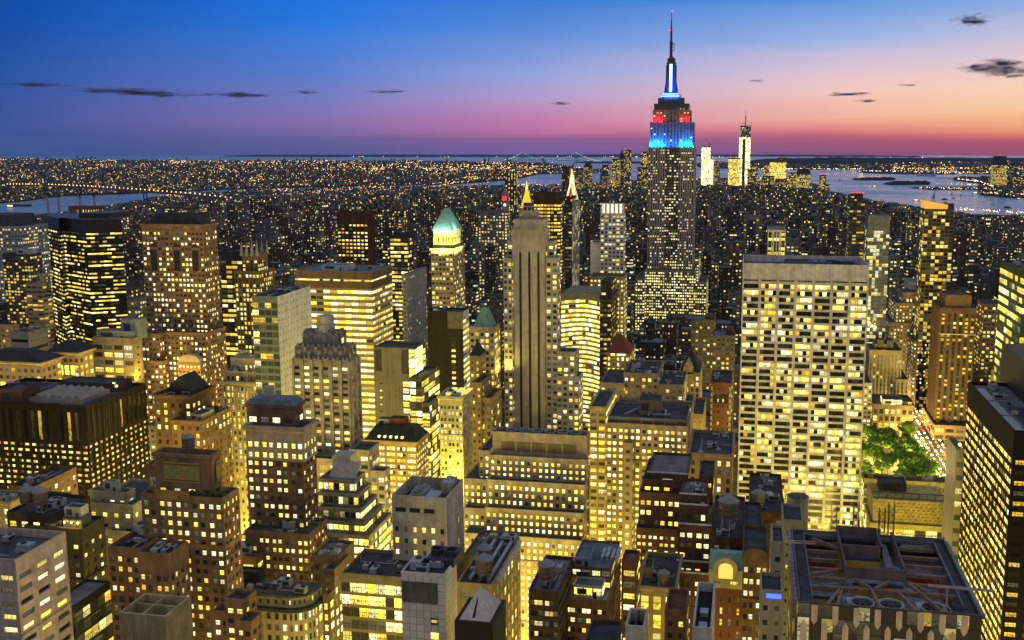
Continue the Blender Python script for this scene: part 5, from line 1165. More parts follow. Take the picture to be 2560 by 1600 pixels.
# terracotta-panelled brick tower
b = Bld('skyscraper', 'orange-brown brick deco tower with a green and gold ceramic panel near its top', 'ceramic-panelled brick tower', 'skyscraper', yb=1600)
wf = walls('orange_brown_brick', (.27, .165, .085), wx=(.14, .86), lit=.55, mull=2)
gk = dict(wx=W2, wy=(.22, .74), pane=PMID, dep=.4)
L1 = b.t(266, 352, 556, 597, 1246, f=wf, bay=5.0, fl=3.0, top=1.5, geo=gk, bot=0)
L0 = b.t(270, 366, 408, None, 1163, f=wf, zb=L1['zr'], d=16, bay=20, fl=30, foot=False, corn=(.9, .3))
U = b.t(268, 384, 528, 551, 1140, f=wf, zb=L1['zr'], bay=4.6, fl=4.4, top=10.5, foot=False, corn=(1.0, .4), geo=dict(wx=[(.28, .72)], wy=(.08, .8), pane=PMID, dep=.5))
def mosaic(name):
    m = bpy.data.materials.new(name); m.use_nodes = True; nt = NT(m.node_tree); bs = nt.n['Principled BSDF']
    uv = nt.new('ShaderNodeUVMap'); uv.uv_map = 'UVMap'; u, v, _ = nt.sep(uv.outputs[0])
    ex = nt.m('MINIMUM', nt.m('MULTIPLY', u, 5.0), nt.m('MULTIPLY', nt.m('SUBTRACT', 1.0, u), 5.0)); ey = nt.m('MINIMUM', v, nt.m('SUBTRACT', 1.0, v)); e = nt.m('MINIMUM', ex, ey)
    dxx = nt.m('MULTIPLY', nt.m('SUBTRACT', u, .5), 5.0); r2 = nt.m('SQRT', nt.m('ADD', nt.m('MULTIPLY', dxx, dxx), nt.m('POWER', nt.m('SUBTRACT', v, .12), 2.0)))
    n = nt.noise(nt.xyz(nt.m('MULTIPLY', u, 26.0), nt.m('MULTIPLY', v, 6.0)), 1.0, 2.0)
    cfill = nt.mix(nt.maprange(n, .5, .56), (.16, .24, .07, 1), (.42, .27, .06, 1))
    sunc = nt.mix(nt.m('LESS_THAN', nt.m('FRACT', nt.m('MULTIPLY', r2, 5.0)), .5), (.35, .10, .03, 1), (.5, .33, .08, 1))
    c = nt.mix(nt.m('LESS_THAN', r2, .42), cfill, sunc); c = nt.mix(nt.m('LESS_THAN', e, .13), c, (.16, .05, .02, 1)); c = nt.mix(nt.m('LESS_THAN', e, .05), c, (.4, .3, .12, 1))
    nt.put(bs.inputs['Base Color'], c); bs.inputs['Roughness'].default_value = .4; return m
mz = mosaic('glazed_panel'); z1 = U['z1']; Wd = U['x1'] - U['x0']
m = MB(); m.box(U['x0'] + Wd * .17, U['x0'] + Wd * .80, 267.5, 268.05, z1 - 8.8, z1 - 2.6); b.part('ceramic_panel', m, mz)
m = MB(); y0, y1 = U['y0'], U['y1']; ya, yb_ = y0 + (y1 - y0) * .3, y0 + (y1 - y0) * .75; m.quad((U['x1'] + .5, ya, z1 - 8.8), (U['x1'] + .5, yb_, z1 - 8.8), (U['x1'] + .5, yb_, z1 - 2.6), (U['x1'] + .5, ya, z1 - 2.6)); b.part('ceramic_panel', m, mz)
m = MB(); m.box(U['x0'] + Wd * .05, U['x0'] + Wd * .65, 265.5, 266.02, L1['z1'] - 1.4, L1['z1'] + 1.6); b.part('terrace_panel', m, plain('ochre_panel', (.36, .22, .06)))
m = MB(); m.box(L1['x0'] - .15, L1['x1'] + .15, 265.8, L1['y1'], L1['z1'] - 16.5, L1['z1'] - 15.3); b.part('string_course', m, plain('ochre_panel', (.36, .22, .06)))
mb = MB()
for k in range(7): x = L1['x0'] + 14 + k * 2.1; mb.lathe(x, 268.2, [(.9, L1['z1'] - .6), (1.0, L1['z1'] + .6), (.5, L1['z1'] + 1.2)], 7)
b.part('terrace_planting', mb, plain('planter_green', (.06, .10, .02)))
FR = U
for (vv, xl_, xr_, xs_, yy) in ((256, 530, 575, 600, 1530), (252, 560, 612, 640, 1500), (248, 590, 628, 655, 1555)): b.t(vv, xl_, xr_, xs_, yy, f=wf, bay=5, fl=3.1, geo=gk, foot=False)
b.done()
b = Bld('office_building', 'orange-brown brick wing with two dark roofs in front of the ceramic-panelled tower', 'brick wing', yb=1600)
wf2 = walls('orange_brown_brick_wing', (.25, .15, .08), wx=(.14, .86), lit=.45, mull=2)
b.t(256, 268, 350, 352, 1372, f=wf2, bay=5.2, fl=3.2, geo=dict(gk, pane=PLOW), roof=ROOF); T = b.t(248, 342, 422, 470, 1386, f=wf2, bay=5.2, fl=3.2, top=6, geo=dict(gk, pane=PLOW), roof=ROOF); b.done(); WING = T
b = Bld('office_building', 'ribbed tan metal plant box with an open top at the bottom left', 'ribbed plant box', yb=1600)
rb_ = plain('tan_ribbed_metal', (.46, .37, .19), .6)
T = b.t(200, 297, 414, 475, 1541, f=rb_, bay=60, fl=60, par=4, roof=plain('black_roof', (.025, .028, .032)))
m = MB(); n = 34
for k in range(n): x = T['x0'] + (T['x1'] - T['x0']) * (k + .3) / n; m.box(x, x + .12, T['y0'] - .14, T['y0'] + .0, T['z1'] - 14, T['z1'] - .05)
n = 26
for k in range(n): y = T['y0'] + (T['y1'] - T['y0']) * (k + .3) / n; m.box(T['x1'] - .0, T['x1'] + .14, y, y + .14, T['z1'] - 14, T['z1'] - .05)
b.part('rib_cladding', m, rb_)
m = MB(); m.box(T['x0'] + .5, T['x1'] - .5, T['y0'] + 6, T['y0'] + 6.4, T['zr'], T['z1'] - .5); m.box(T['x0'] + 5, T['x0'] + 5.4, T['y0'] + .6, T['y1'] - .6, T['zr'], T['z1'] - .6); b.part('roof_divider', m, rb_); b.done()

b = Bld('office_building', 'black brick building with floodlit roof machinery and a tall twin-tank roof', 'black floodlit-roof building', yb=1600)
wf = walls('black_brick', (.05, .04, .03), wx=(.25, .75), lit=.5)
gb_ = dict(wx=[(.2, .62)], wy=(.25, .68), pane=PMID, dep=.35)
T = b.t(300, 60, 203, 260, 1323, f=wf, bay=4.2, fl=3.6, top=5, geo=gb_, par=1.2)
T2 = b.t(302, 16, 134, None, 1287, f=wf, d=20, bay=5, fl=4.4, roof=ROOF); 
q = b.bulk(T, .66, .98, .08, .5, 5, plain('dark_plant', (.07, .075, .085)), 'plant_base'); q2 = b.bulk(dict(q, zr=q['zr']), .05, .95, .1, .9, 4.2, METAL, 'cooling_tower')
for k in range(3):
    x = q['x0'] + 1 + (q['x1'] - q['x0'] - 2) * k / 2; m = MB(); m.lathe(x, q['y0'] - .6, [(0, q['z1'] - 2.2), (.4, q['z1'] - 1.8), (0, q['z1'] - 1.4)], 8); b.part('roof_lamp', m, glow('sodium_lamp', (1, .5, .1), 14))
    flood(b.root, (x, q['y0'] - 1.2, q['z1'] - 1.5), (x, q['y0'], q['z1'] - 4), .6, (1, .7, .1), 350, .6)
BLB = T2; b.done()
b = Bld('office_building', 'low dark glass building with mirrored yellow reflections below the black brick building', 'low dark glass building', yb=1600)
T = b.t(250, 120, 186, 277, 1514, f=fc('dark_glass_front', (.04, .045, .05), (.04, .96), (.08, .92), .35, .1, 1.3, .3, 2, glass=(.03, .035, .04), rough=.05), sf=fc('dark_glass_reflect', (.03, .035, .03), (.04, .96), (.1, .9), .4, .2, 1.5, .25, 3, glass=(.05, .06, .06), rough=.05, run=2), bay=3.2, fl=4, roof=ROOFG, par=.7); b.done()
# cream stepped block
b = Bld('office_building', 'cream stepped block with a pair of louvred machines on its roof', 'cream stepped block', yb=1360)
wf = walls('cream_brick', (.42, .385, .24), wx=(.3, .7), lit=.4)
T0 = b.t(330, 218, 332, 340, 1263, f=wf, bay=4.4, fl=4.4, geo=dict(wx=[(.3, .68)], wy=(.25, .62), pane=PMID, dep=.3)); T = b.t(334, 219, 316, 338, 1232, f=wf, zb=T0['zr'], bay=4.4, fl=4.4, top=3, foot=False, par=.6)
b.t(326, 262, 334, 343, 1330, f=wf, bay=4.4, fl=4.4)
q = b.bulk(T, .38, .72, .2, .6, 4.5, METAL, 'cooling_tower'); b.done(); CRM = T
b = Bld('office_building', 'brown brick building with a raised parapet beside the cream stepped block', 'brown parapet building', yb=1262)
f = fc('brown_quiet', (.16, .10, .055), (.3, .7), (.25, .7), .3, .1, 1.9, .5, 1)
T = b.t(362, 82, 160, 182, 1243, f=f, bay=4, fl=4.2, par=1.8); b.t(366, 20, 84, 98, 1218, f=f, bay=4, fl=4.2, par=1.8); b.done()
b = Bld('office_building', 'small stone building with a dentilled green cornice at the far left', 'dentilled stone building', yb=1290)
T = b.t(345, -60, 24, 72, 1255, f=fc('stone_dentil', (.30, .24, .13), (.3, .7), (.22, .75), .35, .1, 1.9, .45, 1), bay=3.6, fl=4.2, corn=(.9, 1)); b.bulk(T, .5, .85, .1, .4, 3, METAL, 'plant_room'); b.done()
# pink granite tower
b = Bld('office_tower', 'pink granite office tower with staggered wide windows in the bottom left corner', 'pink granite tower', yb=1600)
PV = 215
gpk = dict(wx=[(.16, .84)], wy=(.28, .68), pane=PANE('pane_granite', .72, .2, 2.0, .5, 3, rail=0), dep=.6, cells=1)
T = b.t(PV, -160, 37, 164, 1400, f=pk, bay=6.6, fl=3.6, top=3.4, par=2.2, geo=gpk, roof=plain('blue_black_roof', (.06, .075, .095), .6)); PKT = T
b.done()
# brown brick stepped tower right of centre
b = Bld('office_tower', 'dark brown brick setback tower with pale coped terraces', 'pale-coped brown tower', yb=1500)
wf = walls('dark_brown_brick', (.125, .065, .04), wx=(.14, .86), lit=.6, white=.6, mull=2)
gq = dict(wx=W2, wy=(.24, .7), pane=PANE('pane_brown', .6, .15, 2.1, .55, 2), dep=.35)
cop = plain('white_coping', (.5, .5, .52), .6)
T0 = b.t(372, 1590, 1702, 1703, 1326, f=wf, bay=4.7, fl=3.0, geo=gq); T1 = b.t(376, 1597, 1702, 1703, 1236, f=wf, zb=T0['zr'], bay=6.4, fl=3.7, geo=gq, foot=False); T2 = b.t(380, 1606, 1702, 1703, 1203, f=wf, zb=T1['zr'], bay=6.4, fl=3.7, foot=False, geo=gq)
T3 = b.t(384, 1618, 1720, 1721, 1187, f=wf, zb=T2['zr'], bay=6.4, fl=3.7, foot=False, roof=ROOFG)
tw = []
for (v, xl_, xr_, yy) in ((352, 1690, 1775, 1437), (356, 1692, 1774, 1408), (360, 1695, 1778, 1315), (364, 1698, 1768, 1265), (367, 1700, 1766, 1239)):
    tw.append(b.t(v, xl_, xr_, None, yy, f=wf, zb=tw[-1]['zr'] if tw else 0, bay=6.6, fl=3.7, d=34 - (v - 352), geo=gq, foot=not tw, roof=ROOFG))
for t_ in tw + [T3]:
    m = MB(); m.box(t_['x0'] - .2, t_['x1'] + .2, t_['y0'] - .2, t_['y0'] + .5, t_['z1'] + .01, t_['z1'] + .5); b.part('white_coping', m, cop)
b.t(390, 1748, 1783, None, 1190, f=wf, bay=6, fl=4, d=20, foot=False); BRT = T3; b.done()

b = Bld('office_building', 'dark red-brown building with a cluttered flat roof beside the pale-coped tower', 'cluttered red-brown building', yb=1400)
f = fc('dark_redbrown', (.12, .055, .035), (.3, .7), (.3, .7), .12, .1, 1.8, .4, 1)
T = b.t(352, 1778, 1862, None, 1345, f=f, bay=4.5, fl=4.2, d=44, roof=ROOF); b.done(); RBR = T
b = Bld('office_building', 'dark brown slab with almost no lit windows below the ribbon-window slab', 'unlit dark brown slab', yb=1420)
f = fc('unlit_brown', (.085, .05, .03), (.3, .7), (.3, .7), .05, .05, 1.8, .4, 1)
T = b.t(400, 1874, 1962, None, 1283, f=f, bay=5, fl=4.2, d=50); b.t(360, 1860, 1905, None, 1335, f=f, bay=5, fl=4.2, d=34, roof=ROOF); b.done(); UBS = T
b = Bld('office_building', 'ornate brick facade with a green mansard and a big lit round-arched gable', 'green-mansard facade', yb=1545)
wf = walls('ornate_red_brick', (.20, .08, .05), lit=.4)
T = b.t(335, 1772, 1857, None, 1428, f=walls('cream_terracotta', (.44, .39, .24), lit=.5), bay=6, fl=5.5, d=26, bot=0, top=1.2, zb=atv(1772, 1468, 335)[1])
b.t(335.3, 1772.5, 1856.5, None, 1472, f=fc('ornate_red_brick_front', (.18, .075, .05), (.36, .64), (.2, .75), .4, .1, 2, .5, 1, glass=(.05, .04, .03)), bay=3, fl=4.4, d=25, foot=True)
m = MB(); m.pyramid(T['x0'], T['x1'], T['y0'] + .3, T['y0'] + 8, T['z1'] + .02, T['z1'] + 5.2, .96, ry=.4); b.part('green_mansard', m, COPPER)
m = MB(); cx_ = (T['x0'] + T['x1']) / 2; r_ = 3.4; n = 14
m.box(cx_ - 4.2, cx_ + 4.2, T['y0'] - .5, T['y0'] + 1, T['z1'] - 4, T['z1'] + 1)
for k in range(n):
    a0_, a1_ = math.pi * k / n, math.pi * (k + 1) / n; R1 = 4.2
    m.quad((cx_ + R1 * math.cos(a1_), T['y0'] - .5, T['z1'] + 1 + R1 * .8 * math.sin(a1_)), (cx_ + R1 * math.cos(a1_), T['y0'] - .5, T['z1'] + 1), (cx_ + R1 * math.cos(a0_), T['y0'] - .5, T['z1'] + 1), (cx_ + R1 * math.cos(a0_), T['y0'] - .5, T['z1'] + 1 + R1 * .8 * math.sin(a0_)))
    m.quad((cx_ + R1 * math.cos(a0_), T['y0'] - .5, T['z1'] + 1 + R1 * .8 * math.sin(a0_)), (cx_ + R1 * math.cos(a0_), T['y0'] + 2, T['z1'] + 1 + R1 * .8 * math.sin(a0_)), (cx_ + R1 * math.cos(a1_), T['y0'] + 2, T['z1'] + 1 + R1 * .8 * math.sin(a1_)), (cx_ + R1 * math.cos(a1_), T['y0'] - .5, T['z1'] + 1 + R1 * .8 * math.sin(a1_)))
b.part('arched_gable', m, plain('cream_terracotta_trim', (.44, .39, .24)))
m = MB(); r_ = 2.5; pv = None; i0 = len(m.v)
m.v += [(cx_ - r_, T['y0'] - .6, T['z1'] - 3)] + [(cx_ - r_ * math.cos(math.pi * k / n), T['y0'] - .6, T['z1'] + .6 + r_ * .85 * math.sin(math.pi * k / n)) for k in range(n + 1)] + [(cx_ + r_, T['y0'] - .6, T['z1'] - 3)]
m.f.append(tuple(reversed(range(n + 3)))); m.mi.append(0); m.uv.append(tuple((.5 + .4 * math.cos(k), .5) for k in range(n + 3))); b.part('arched_window', m, glow('amber_window', (1, .62, .12), 1.1)); b.done()
b = Bld('office_building', 'brown brick building with a curved arched parapet beside the green-mansard facade', 'arched-parapet building', yb=1550)
f = walls('brown_arch_brick', (.16, .10, .06), lit=.5)
T = b.t(332, 1857, 1921, None, 1392, f=f, bay=5.4, fl=4.3, d=28, top=3, geo=dict(wx=W2, wy=(.25, .7), pane=PMID, dep=.3))
m = MB(); cx_ = (T['x0'] + T['x1']) / 2; n = 14
for k in range(n):
    a0_, a1_ = math.pi * k / n, math.pi * (k + 1) / n; q0, q1 = (cx_ + 4 * math.cos(a0_), T['z1'] + 2.6 * math.sin(a0_)), (cx_ + 4 * math.cos(a1_), T['z1'] + 2.6 * math.sin(a1_)); y_ = T['y0'] - .2
    m.quad((q1[0], y_, q1[1]), (q1[0], y_, T['z1'] - 1), (q0[0], y_, T['z1'] - 1), (q0[0], y_, q0[1])); m.quad((q0[0], y_, q0[1]), (q0[0], y_ + .8, q0[1]), (q1[0], y_ + .8, q1[1]), (q1[0], y_, q1[1]))
b.part('arched_parapet', m, trim_of(f)); b.done()
b = Bld('office_building', 'low tan building with ornate arched windows between two dark brick towers', 'ornate low tan building', yb=1545)
f = fc('tan_ornate_low', (.34, .26, .13), (.2, .8), (.12, .82), .42, .1, 1.9, .45, 1, glass=(.04, .03, .02))
T = b.t(330, 1597, 1690, None, 1472, f=f, bay=4.2, fl=7, d=30, corn=(.9, .6), roof=ROOF); b.bulk(T, .05, .3, .3, .6, 4, plain('yellow_bulkhead', (.34, .29, .13)), 'bulkhead'); b.done(); OLT = T
# roof-works brick block
b = Bld('office_building', 'red-brown brick block with a white glazed penthouse on its blue-grey roof', 'white-penthouse brick block', yb=1600)
wf = walls('red_brown_brick_block', (.15, .08, .05), wx=(.1, .9), lit=.5, mull=3)
gr_ = dict(wx=[(.08, .36), (.38, .62), (.64, .92)], wy=(.22, .7), pane=PANE('pane_redbrown', .5, .15, 2.0, .5, 1), dep=.35)
T = b.t(290, 1401, 1519, 1552, 1503, f=wf, bay=5.6, fl=3.3, top=2.2, geo=gr_, roof=ROOFB)
x0, x1, y0, y1, zr = T['x0'], T['x1'], T['y0'], T['y1'], T['zr']
bb = b.bulk(T, .12, .98, .3, .98, 7.5, wf, 'upper_storey', ROOFB)
bp = b.bulk(dict(T), .24, .86, .1, .3, 4.2, fc('white_penthouse', (.55, .54, .52), (.08, .92), (.25, .8), .8, .1, 2, .55, 1), 'glazed_penthouse', ROOFB)
b.bulk(bb, .05, .45, .05, .5, 3, plain('blue_grey_screen', (.22, .26, .31)), 'plant_room', ROOFB)
m = MB(); cxq, cyq = (bb['x0'] + bb['x1']) / 2 + 2, (bb['y0'] + bb['y1']) / 2
for k in range(4): m.box(cxq + 1.6 * k, cxq + 1.6 * k + 1.1, cyq - 4, cyq + 4, bb['zr'], bb['zr'] + 1.3 + .4 * (k % 2))
b.part('roof_duct', m, METAL); b.done(); RWB = bb
b = Bld('office_building', 'narrow dark brick building wedged behind the white-penthouse block', 'narrow dark brick building', yb=1600)
T = b.t(318, 1554, 1592, 1600, 1405, f=fc('narrow_dark_brick', (.13, .07, .045), (.15, .85), (.25, .72), .6, .2, 2, .5, 3), bay=6, fl=4.1, roof=plain('rust_roof', (.2, .11, .08))); b.done()
b = Bld('office_building', 'very dark brick building with a grey roof and timber water tank, front centre', 'dark tank-roofed building', yb=1600)
wf = walls('very_dark_brick', (.07, .045, .03), lit=.4)
T = b.t(275, 1321, 1397, 1404, 1480, f=wf, bay=5, fl=3.3, d=26, geo=dict(gr_, pane=PLOW), roof=ROOFG); b.done(); DTB = T
b = Bld('office_building', 'cluttered dark rooftop with ducts and a cream wall left of the white-penthouse block', 'duct-roofed building', yb=1600)
f = fc('cream_arched_wall', (.38, .31, .14), (.3, .7), (.2, .75), .4, .1, 1.9, .45, 1)
T = b.t(282, 1142, 1230, 1300, 1462, f=f, bay=5, fl=5, roof=ROOF); b.t(312, 1160, 1262, 1298, 1392, f=fc('olive_brick', (.2, .15, .07), (.3, .7), (.2, .7), .25, .1, 1.9, .4, 1), bay=5, fl=4, roof=ROOFG); b.done(); DRB = T
mb = MB()
for k in range(4): mb.box(T['x0'] + 3 + 3 * k, T['x0'] + 4 + 3 * k, T['y0'] + 3, T['y1'] - 4, T['zr'] + .5, T['zr'] + 1.6)
mb.box(T['x0'] + 2, T['x1'] - 5, T['y0'] + 8, T['y0'] + 9, T['zr'] + 1.7, T['zr'] + 2.6); b.part('roof_ducts', mb, METAL)
# pyramid skylight building
b = Bld('office_building', 'pale stone pyramid roof with a narrow dark slot, front centre', 'pale stone pyramid', yb=1600)
v = 232; x0 = colx(1150, v, 128); x1 = colx(1226, v, 128); y1 = v + 12
b.base((x0 + x1) / 2, v + 6); zt = atv(1192, 1466, v + 6)[1]; zb_ = atv(1150, 1549, v)[1]
m = MB(); m.pyramid(x0, x1, v, y1, zb_, zt, .02); b.part('pyramid_roof', m, plain('pale_pink_stone', (.58, .51, .45), .6, var=.15))
m = MB(); m.box(x0 - 1, x1 + 1, v - 1, y1 + 1, 0, zb_ + .02); b.part('wall', m, A['dkbrown']); FOOT.append((x0, x1, v, y1))
m = MB(); cx_ = (x0 + x1) / 2 - .2; m.quad((cx_ - .55, v + .45, zb_ + .55), (cx_ + .3, v + .45, zb_ + .55), (cx_ + .2, v + 4.0, zb_ + (zt - zb_) * .68), (cx_ - .1, v + 4.0, zb_ + (zt - zb_) * .68)); b.part('dark_slot', m, A['dkbrown'])
b.px = [1150, 1226]; b.v = v; b.done()
# street-side lit glass block left of white tower
b = Bld('office_building', 'glass block with lit floors and glittering reflections left of the white-tiled tower', 'glittering glass block', yb=1600)
f = fc('glitter_lit_glass', (.28, .24, .12), (.02, .98), (.12, .86), .62, .25, 2.2, .5, 2, glass=(.06, .06, .04), run=3, rough=.05)
T = b.t(285, 852, 1006, None, 1444, f=f, bay=3.2, fl=4.2, top=2.5, d=20, roof=ROOF); b.done(); GGB = T
# slim tan tower left of the steel-topped tower
b = Bld('office_building', 'slim tan building with a blue lit sign band and a narrow taller shaft', 'blue-signed tan building', yb=1600)
f = fc('tan_square_windows', (.36, .30, .19), (.3, .68), (.3, .66), .25, .1, 1.9, .4, 1, glass=(.03, .028, .025))
T = b.t(262, 1901, 1958, None, 1478, f=f, bay=4, fl=4.3, d=12, top=3); T2 = b.t(275, 1929, 1962, None, 1356, f=f, bay=6, fl=4.3, d=14, top=3)
m = MB(); m.box(T['x0'] + 1.6, T['x1'] - .5, T['y0'] - .25, T['y0'] - .02, T['z1'] - 2.2, T['z1'] - 1.0); b.part('blue_sign', m, glow('blue_sign', (.05, .14, 1), 2.2)); b.done()
b = Bld('office_building', 'grey stone shaft with a black roof carrying a big open drum, behind the steel-topped tower', 'drum-topped grey shaft', yb=1345)
f = fc('grey_shaft', (.30, .27, .19), (.4, .6), (.3, .6), .08, .0, 1.6, .4, 1)
T = b.t(330, 1957, 2009, 2012, 1302, f=f, bay=4, fl=4.2, d=16, roof=ROOF); 
m = MB(); vv = T['y0'] + 24; cx_ = colx(1998, vv, 150); zt = atv(1998, 1240, vv)[1]; r_ = 27 / F * vv * 1.02
m.lathe(cx_, vv, [(r_, 60), (r_, zt), (r_ * .93, zt), (r_ * .93, zt - 8)], 20, cap=True); b.part('open_drum', m, plain('dull_zinc', (.24, .24, .22), .5))
b.bulk(T, .45, 1.4, .1, 1.0, -3, A['dkbrown'], 'plant_room') if False else None
b.done()

# ---- low roofs along the bottom edge of the view
b = Bld('office_building', 'dark roof terrace with grey planter beds and a pale parapet at the bottom edge', 'planted terrace building', yb=1600)
za = atv(1556, 1552, 252)[1]; T = b.tw(colx(1480, 252, za), colx(1556, 252, za), 214, 252, 0, za, 'R', walls('terrace_brick', (.12, .07, .05), lit=.4), None, 4, 3.4, 2, par=1.1, roof=ROOF)
for k in range(4):
    m = MB(); xq, yq = T['x0'] + 2 + (k % 2) * 5, T['y0'] + 8 + (k // 2) * 14; m.box(xq, xq + 4, yq, yq + 2.2, T['zr'], T['zr'] + .9); pl_ = b.part('planter', m, A['limes'])
    m = MB(); m.lathe(xq + 1, yq + 1.1, [(.9, T['zr'] + .8), (1.1, T['zr'] + 1.6), (.3, T['zr'] + 2.3)], 7); m.lathe(xq + 2.9, yq + 1.1, [(.8, T['zr'] + .8), (1.0, T['zr'] + 1.4), (.3, T['zr'] + 2.0)], 7); m.build('planter_shrub', plain('planter_green', (.06, .10, .02)), pl_)
b.done()
b = Bld('office_building', 'small cream open-topped roof box beside the planted terrace at the bottom edge', 'cream roof-box building', yb=1600)
T = b.t(238, 1563, 1611, None, 1567, f=plain('cream_render', (.50, .46, .36), .7), d=10, bay=50, fl=50, par=3.4, roof=plain('black_roof', (.025, .028, .032)))
m = MB(); m.box((T['x0'] + T['x1']) / 2 - .15, (T['x0'] + T['x1']) / 2 + .15, T['y0'] + .5, T['y1'] - .5, T['zr'], T['z1'] - .3); b.part('roof_divider', m, DMETAL); b.done()
b = Bld('office_building', 'white-walled building with a sunken black roof and square vents, bottom right of centre', 'white-walled sunken roof', yb=1600)
T = b.t(240, 1731, 1780, None, 1571, f=plain('white_render', (.52, .50, .46), .7), d=27, bay=50, fl=50, par=2.6, roof=plain('black_roof', (.025, .028, .032)))
for k in range(2): m = MB(); m.box(T['x0'] + 1.4, T['x0'] + 3.6, T['y0'] + 3 + k * 8, T['y0'] + 6 + k * 8, T['zr'], T['zr'] + 1.2); b.part('roof_vent', m, METAL)
b.done()
b = Bld('office_building', 'low rust-red roofed building left of the white-walled sunken roof', 'rust-roofed building', yb=1600)
T = b.t(262, 1662, 1716, None, 1528, f=fc('rust_brick', (.2, .10, .06), (.3, .7), (.25, .7), .4, .1, 2, .5, 1), d=14, bay=4, fl=3.5, roof=plain('rust_red_roof', (.16, .06, .035), .85)); b.done()

# ================================================================== the tower under construction, bottom right
b = Bld('office_tower', 'unfinished glass tower top with steel beams, yellow sheathing and roof fans', 'steel-topped tower', yb=1600)
V0 = 262; xL, zT = atv(1995, 1506, V0); xR = colx(2456, V0, zT); y1 = rowy(1978, xL, zT); y1 = min(max(y1, V0 + 40), V0 + 62)
y1 = onz(1981, 1325, zT)[1]
b.base((xL + xR) / 2, (V0 + y1) / 2)
x0, x1, y0 = xL, xR, V0; W, D = x1 - x0, y1 - y0
gl = fc('bronze_painted_reflection_glass', (.07, .05, .035), (.02, .98), (.03, .97), .14, .1, .6, .6, 1, glass=(.10, .07, .045), rough=.3, rail=0)  # lit cells paint cream city reflections into the glass as emission
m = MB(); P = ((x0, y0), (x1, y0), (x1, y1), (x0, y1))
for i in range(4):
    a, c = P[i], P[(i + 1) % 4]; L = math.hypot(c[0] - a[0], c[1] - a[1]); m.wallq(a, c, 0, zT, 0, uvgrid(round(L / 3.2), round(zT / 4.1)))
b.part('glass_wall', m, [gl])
pt = plain('peach_panel', (.80, .60, .42), .4, var=.2)
for row in range(4):                                         # hexagonal pale panels folded out of the glass
    for k in range(9):
        cx_ = x0 + W * (k + (.0 if row % 2 else .5) + .3) / 8.6; zt_ = zT - .4 - row * 5.6
        if cx_ > x1 - 2 or cx_ < x0 + 1: continue
        m = MB(); w_ = .8; y_ = y0 - .35
        pp = [(cx_ - w_, zt_), (cx_ - w_, zt_ - 4.3), (cx_, zt_ - 5.6), (cx_ + w_, zt_ - 4.3), (cx_ + w_, zt_), (cx_, zt_ + (1.3 if row else .2))]
        i0 = len(m.v); m.v += [(p[0], y_, p[1]) for p in pp]; m.f.append(tuple(range(6))); m.mi.append(0); m.uv.append(tuple((0, 0) for _ in pp))
        for q in range(6): s_, e_ = pp[q], pp[(q + 1) % 6]; m.quad((s_[0], y_, s_[1]), (e_[0], y_, e_[1]), (e_[0], y0 + .02, e_[1]), (s_[0], y0 + .02, s_[1]))
        b.part('peach_panel', m, pt)
m = MB(); m.quad((x0 + .6, y0 + .6, zT - 6.6), (x1 - .6, y0 + .6, zT - 6.6), (x1 - .6, y1 - .6, zT - 6.6), (x0 + .6, y1 - .6, zT - 6.6)); b.part('roof', m, plain('pale_deck', (.30, .32, .36), .9, var=.6, scale=.3))
m = MB()
for (xa, xb, ya, yb_) in ((x0 + .06, x1 - .06, y0 + .06, y0 + .6), (x0 + .06, x1 - .06, y1 - .6, y1 - .06), (x0 + .06, x0 + .6, y0 + .6, y1 - .6), (x1 - .6, x1 - .06, y0 + .6, y1 - .6)): m.box(xa, xb, ya, yb_, zT - 9, zT + .3)
b.part('parapet_wall', m, plain('bronze_cap', (.12, .10, .09), .5))
m = MB()
wk = 3.0
for (xa, xb, ya, yb_) in ((x0 + 1, x0 + 1 + wk, y0 + 1, y1 - 1), (x1 - 1 - wk, x1 - 1, y0 + 1, y1 - 1), (x0 + 1 + wk, x1 - 1 - wk, y1 - 4, y1 - 1)): m.box(xa, xb, ya, yb_, zT - .9, zT - .5)
b.part('roof_walkway', m, plain('dark_walkway', (.075, .07, .085), .8))
m = MB(); rl_ = plain('blue_rail', (.20, .26, .33), .45, .2)
for (p, q) in (((x0 + .5, y0 + 1), (x0 + .5, y1)), ((x0 + 1 + wk, y0 + 4), (x0 + 1 + wk, y1 - 4)), ((x1 - .5, y0 + 1), (x1 - .5, y1)), ((x1 - 1 - wk, y0 + 4), (x1 - 1 - wk, y1 - 4)), ((x0, y1 - .5), (x1, y1 - .5)), ((x0 + 4, y1 - 4), (x1 - 4, y1 - 4))):
    m.beam((*p, zT + .5), (*q, zT + .5), .22); m.beam((*p, zT + 1.1), (*q, zT + 1.1), .15)
    n = 12
    for k in range(n + 1): xx, yy = p[0] + (q[0] - p[0]) * k / n, p[1] + (q[1] - p[1]) * k / n; m.beam((xx, yy, zT - .6), (xx, yy, zT + 1.2), .14)
b.part('walkway_rail', m, rl_)
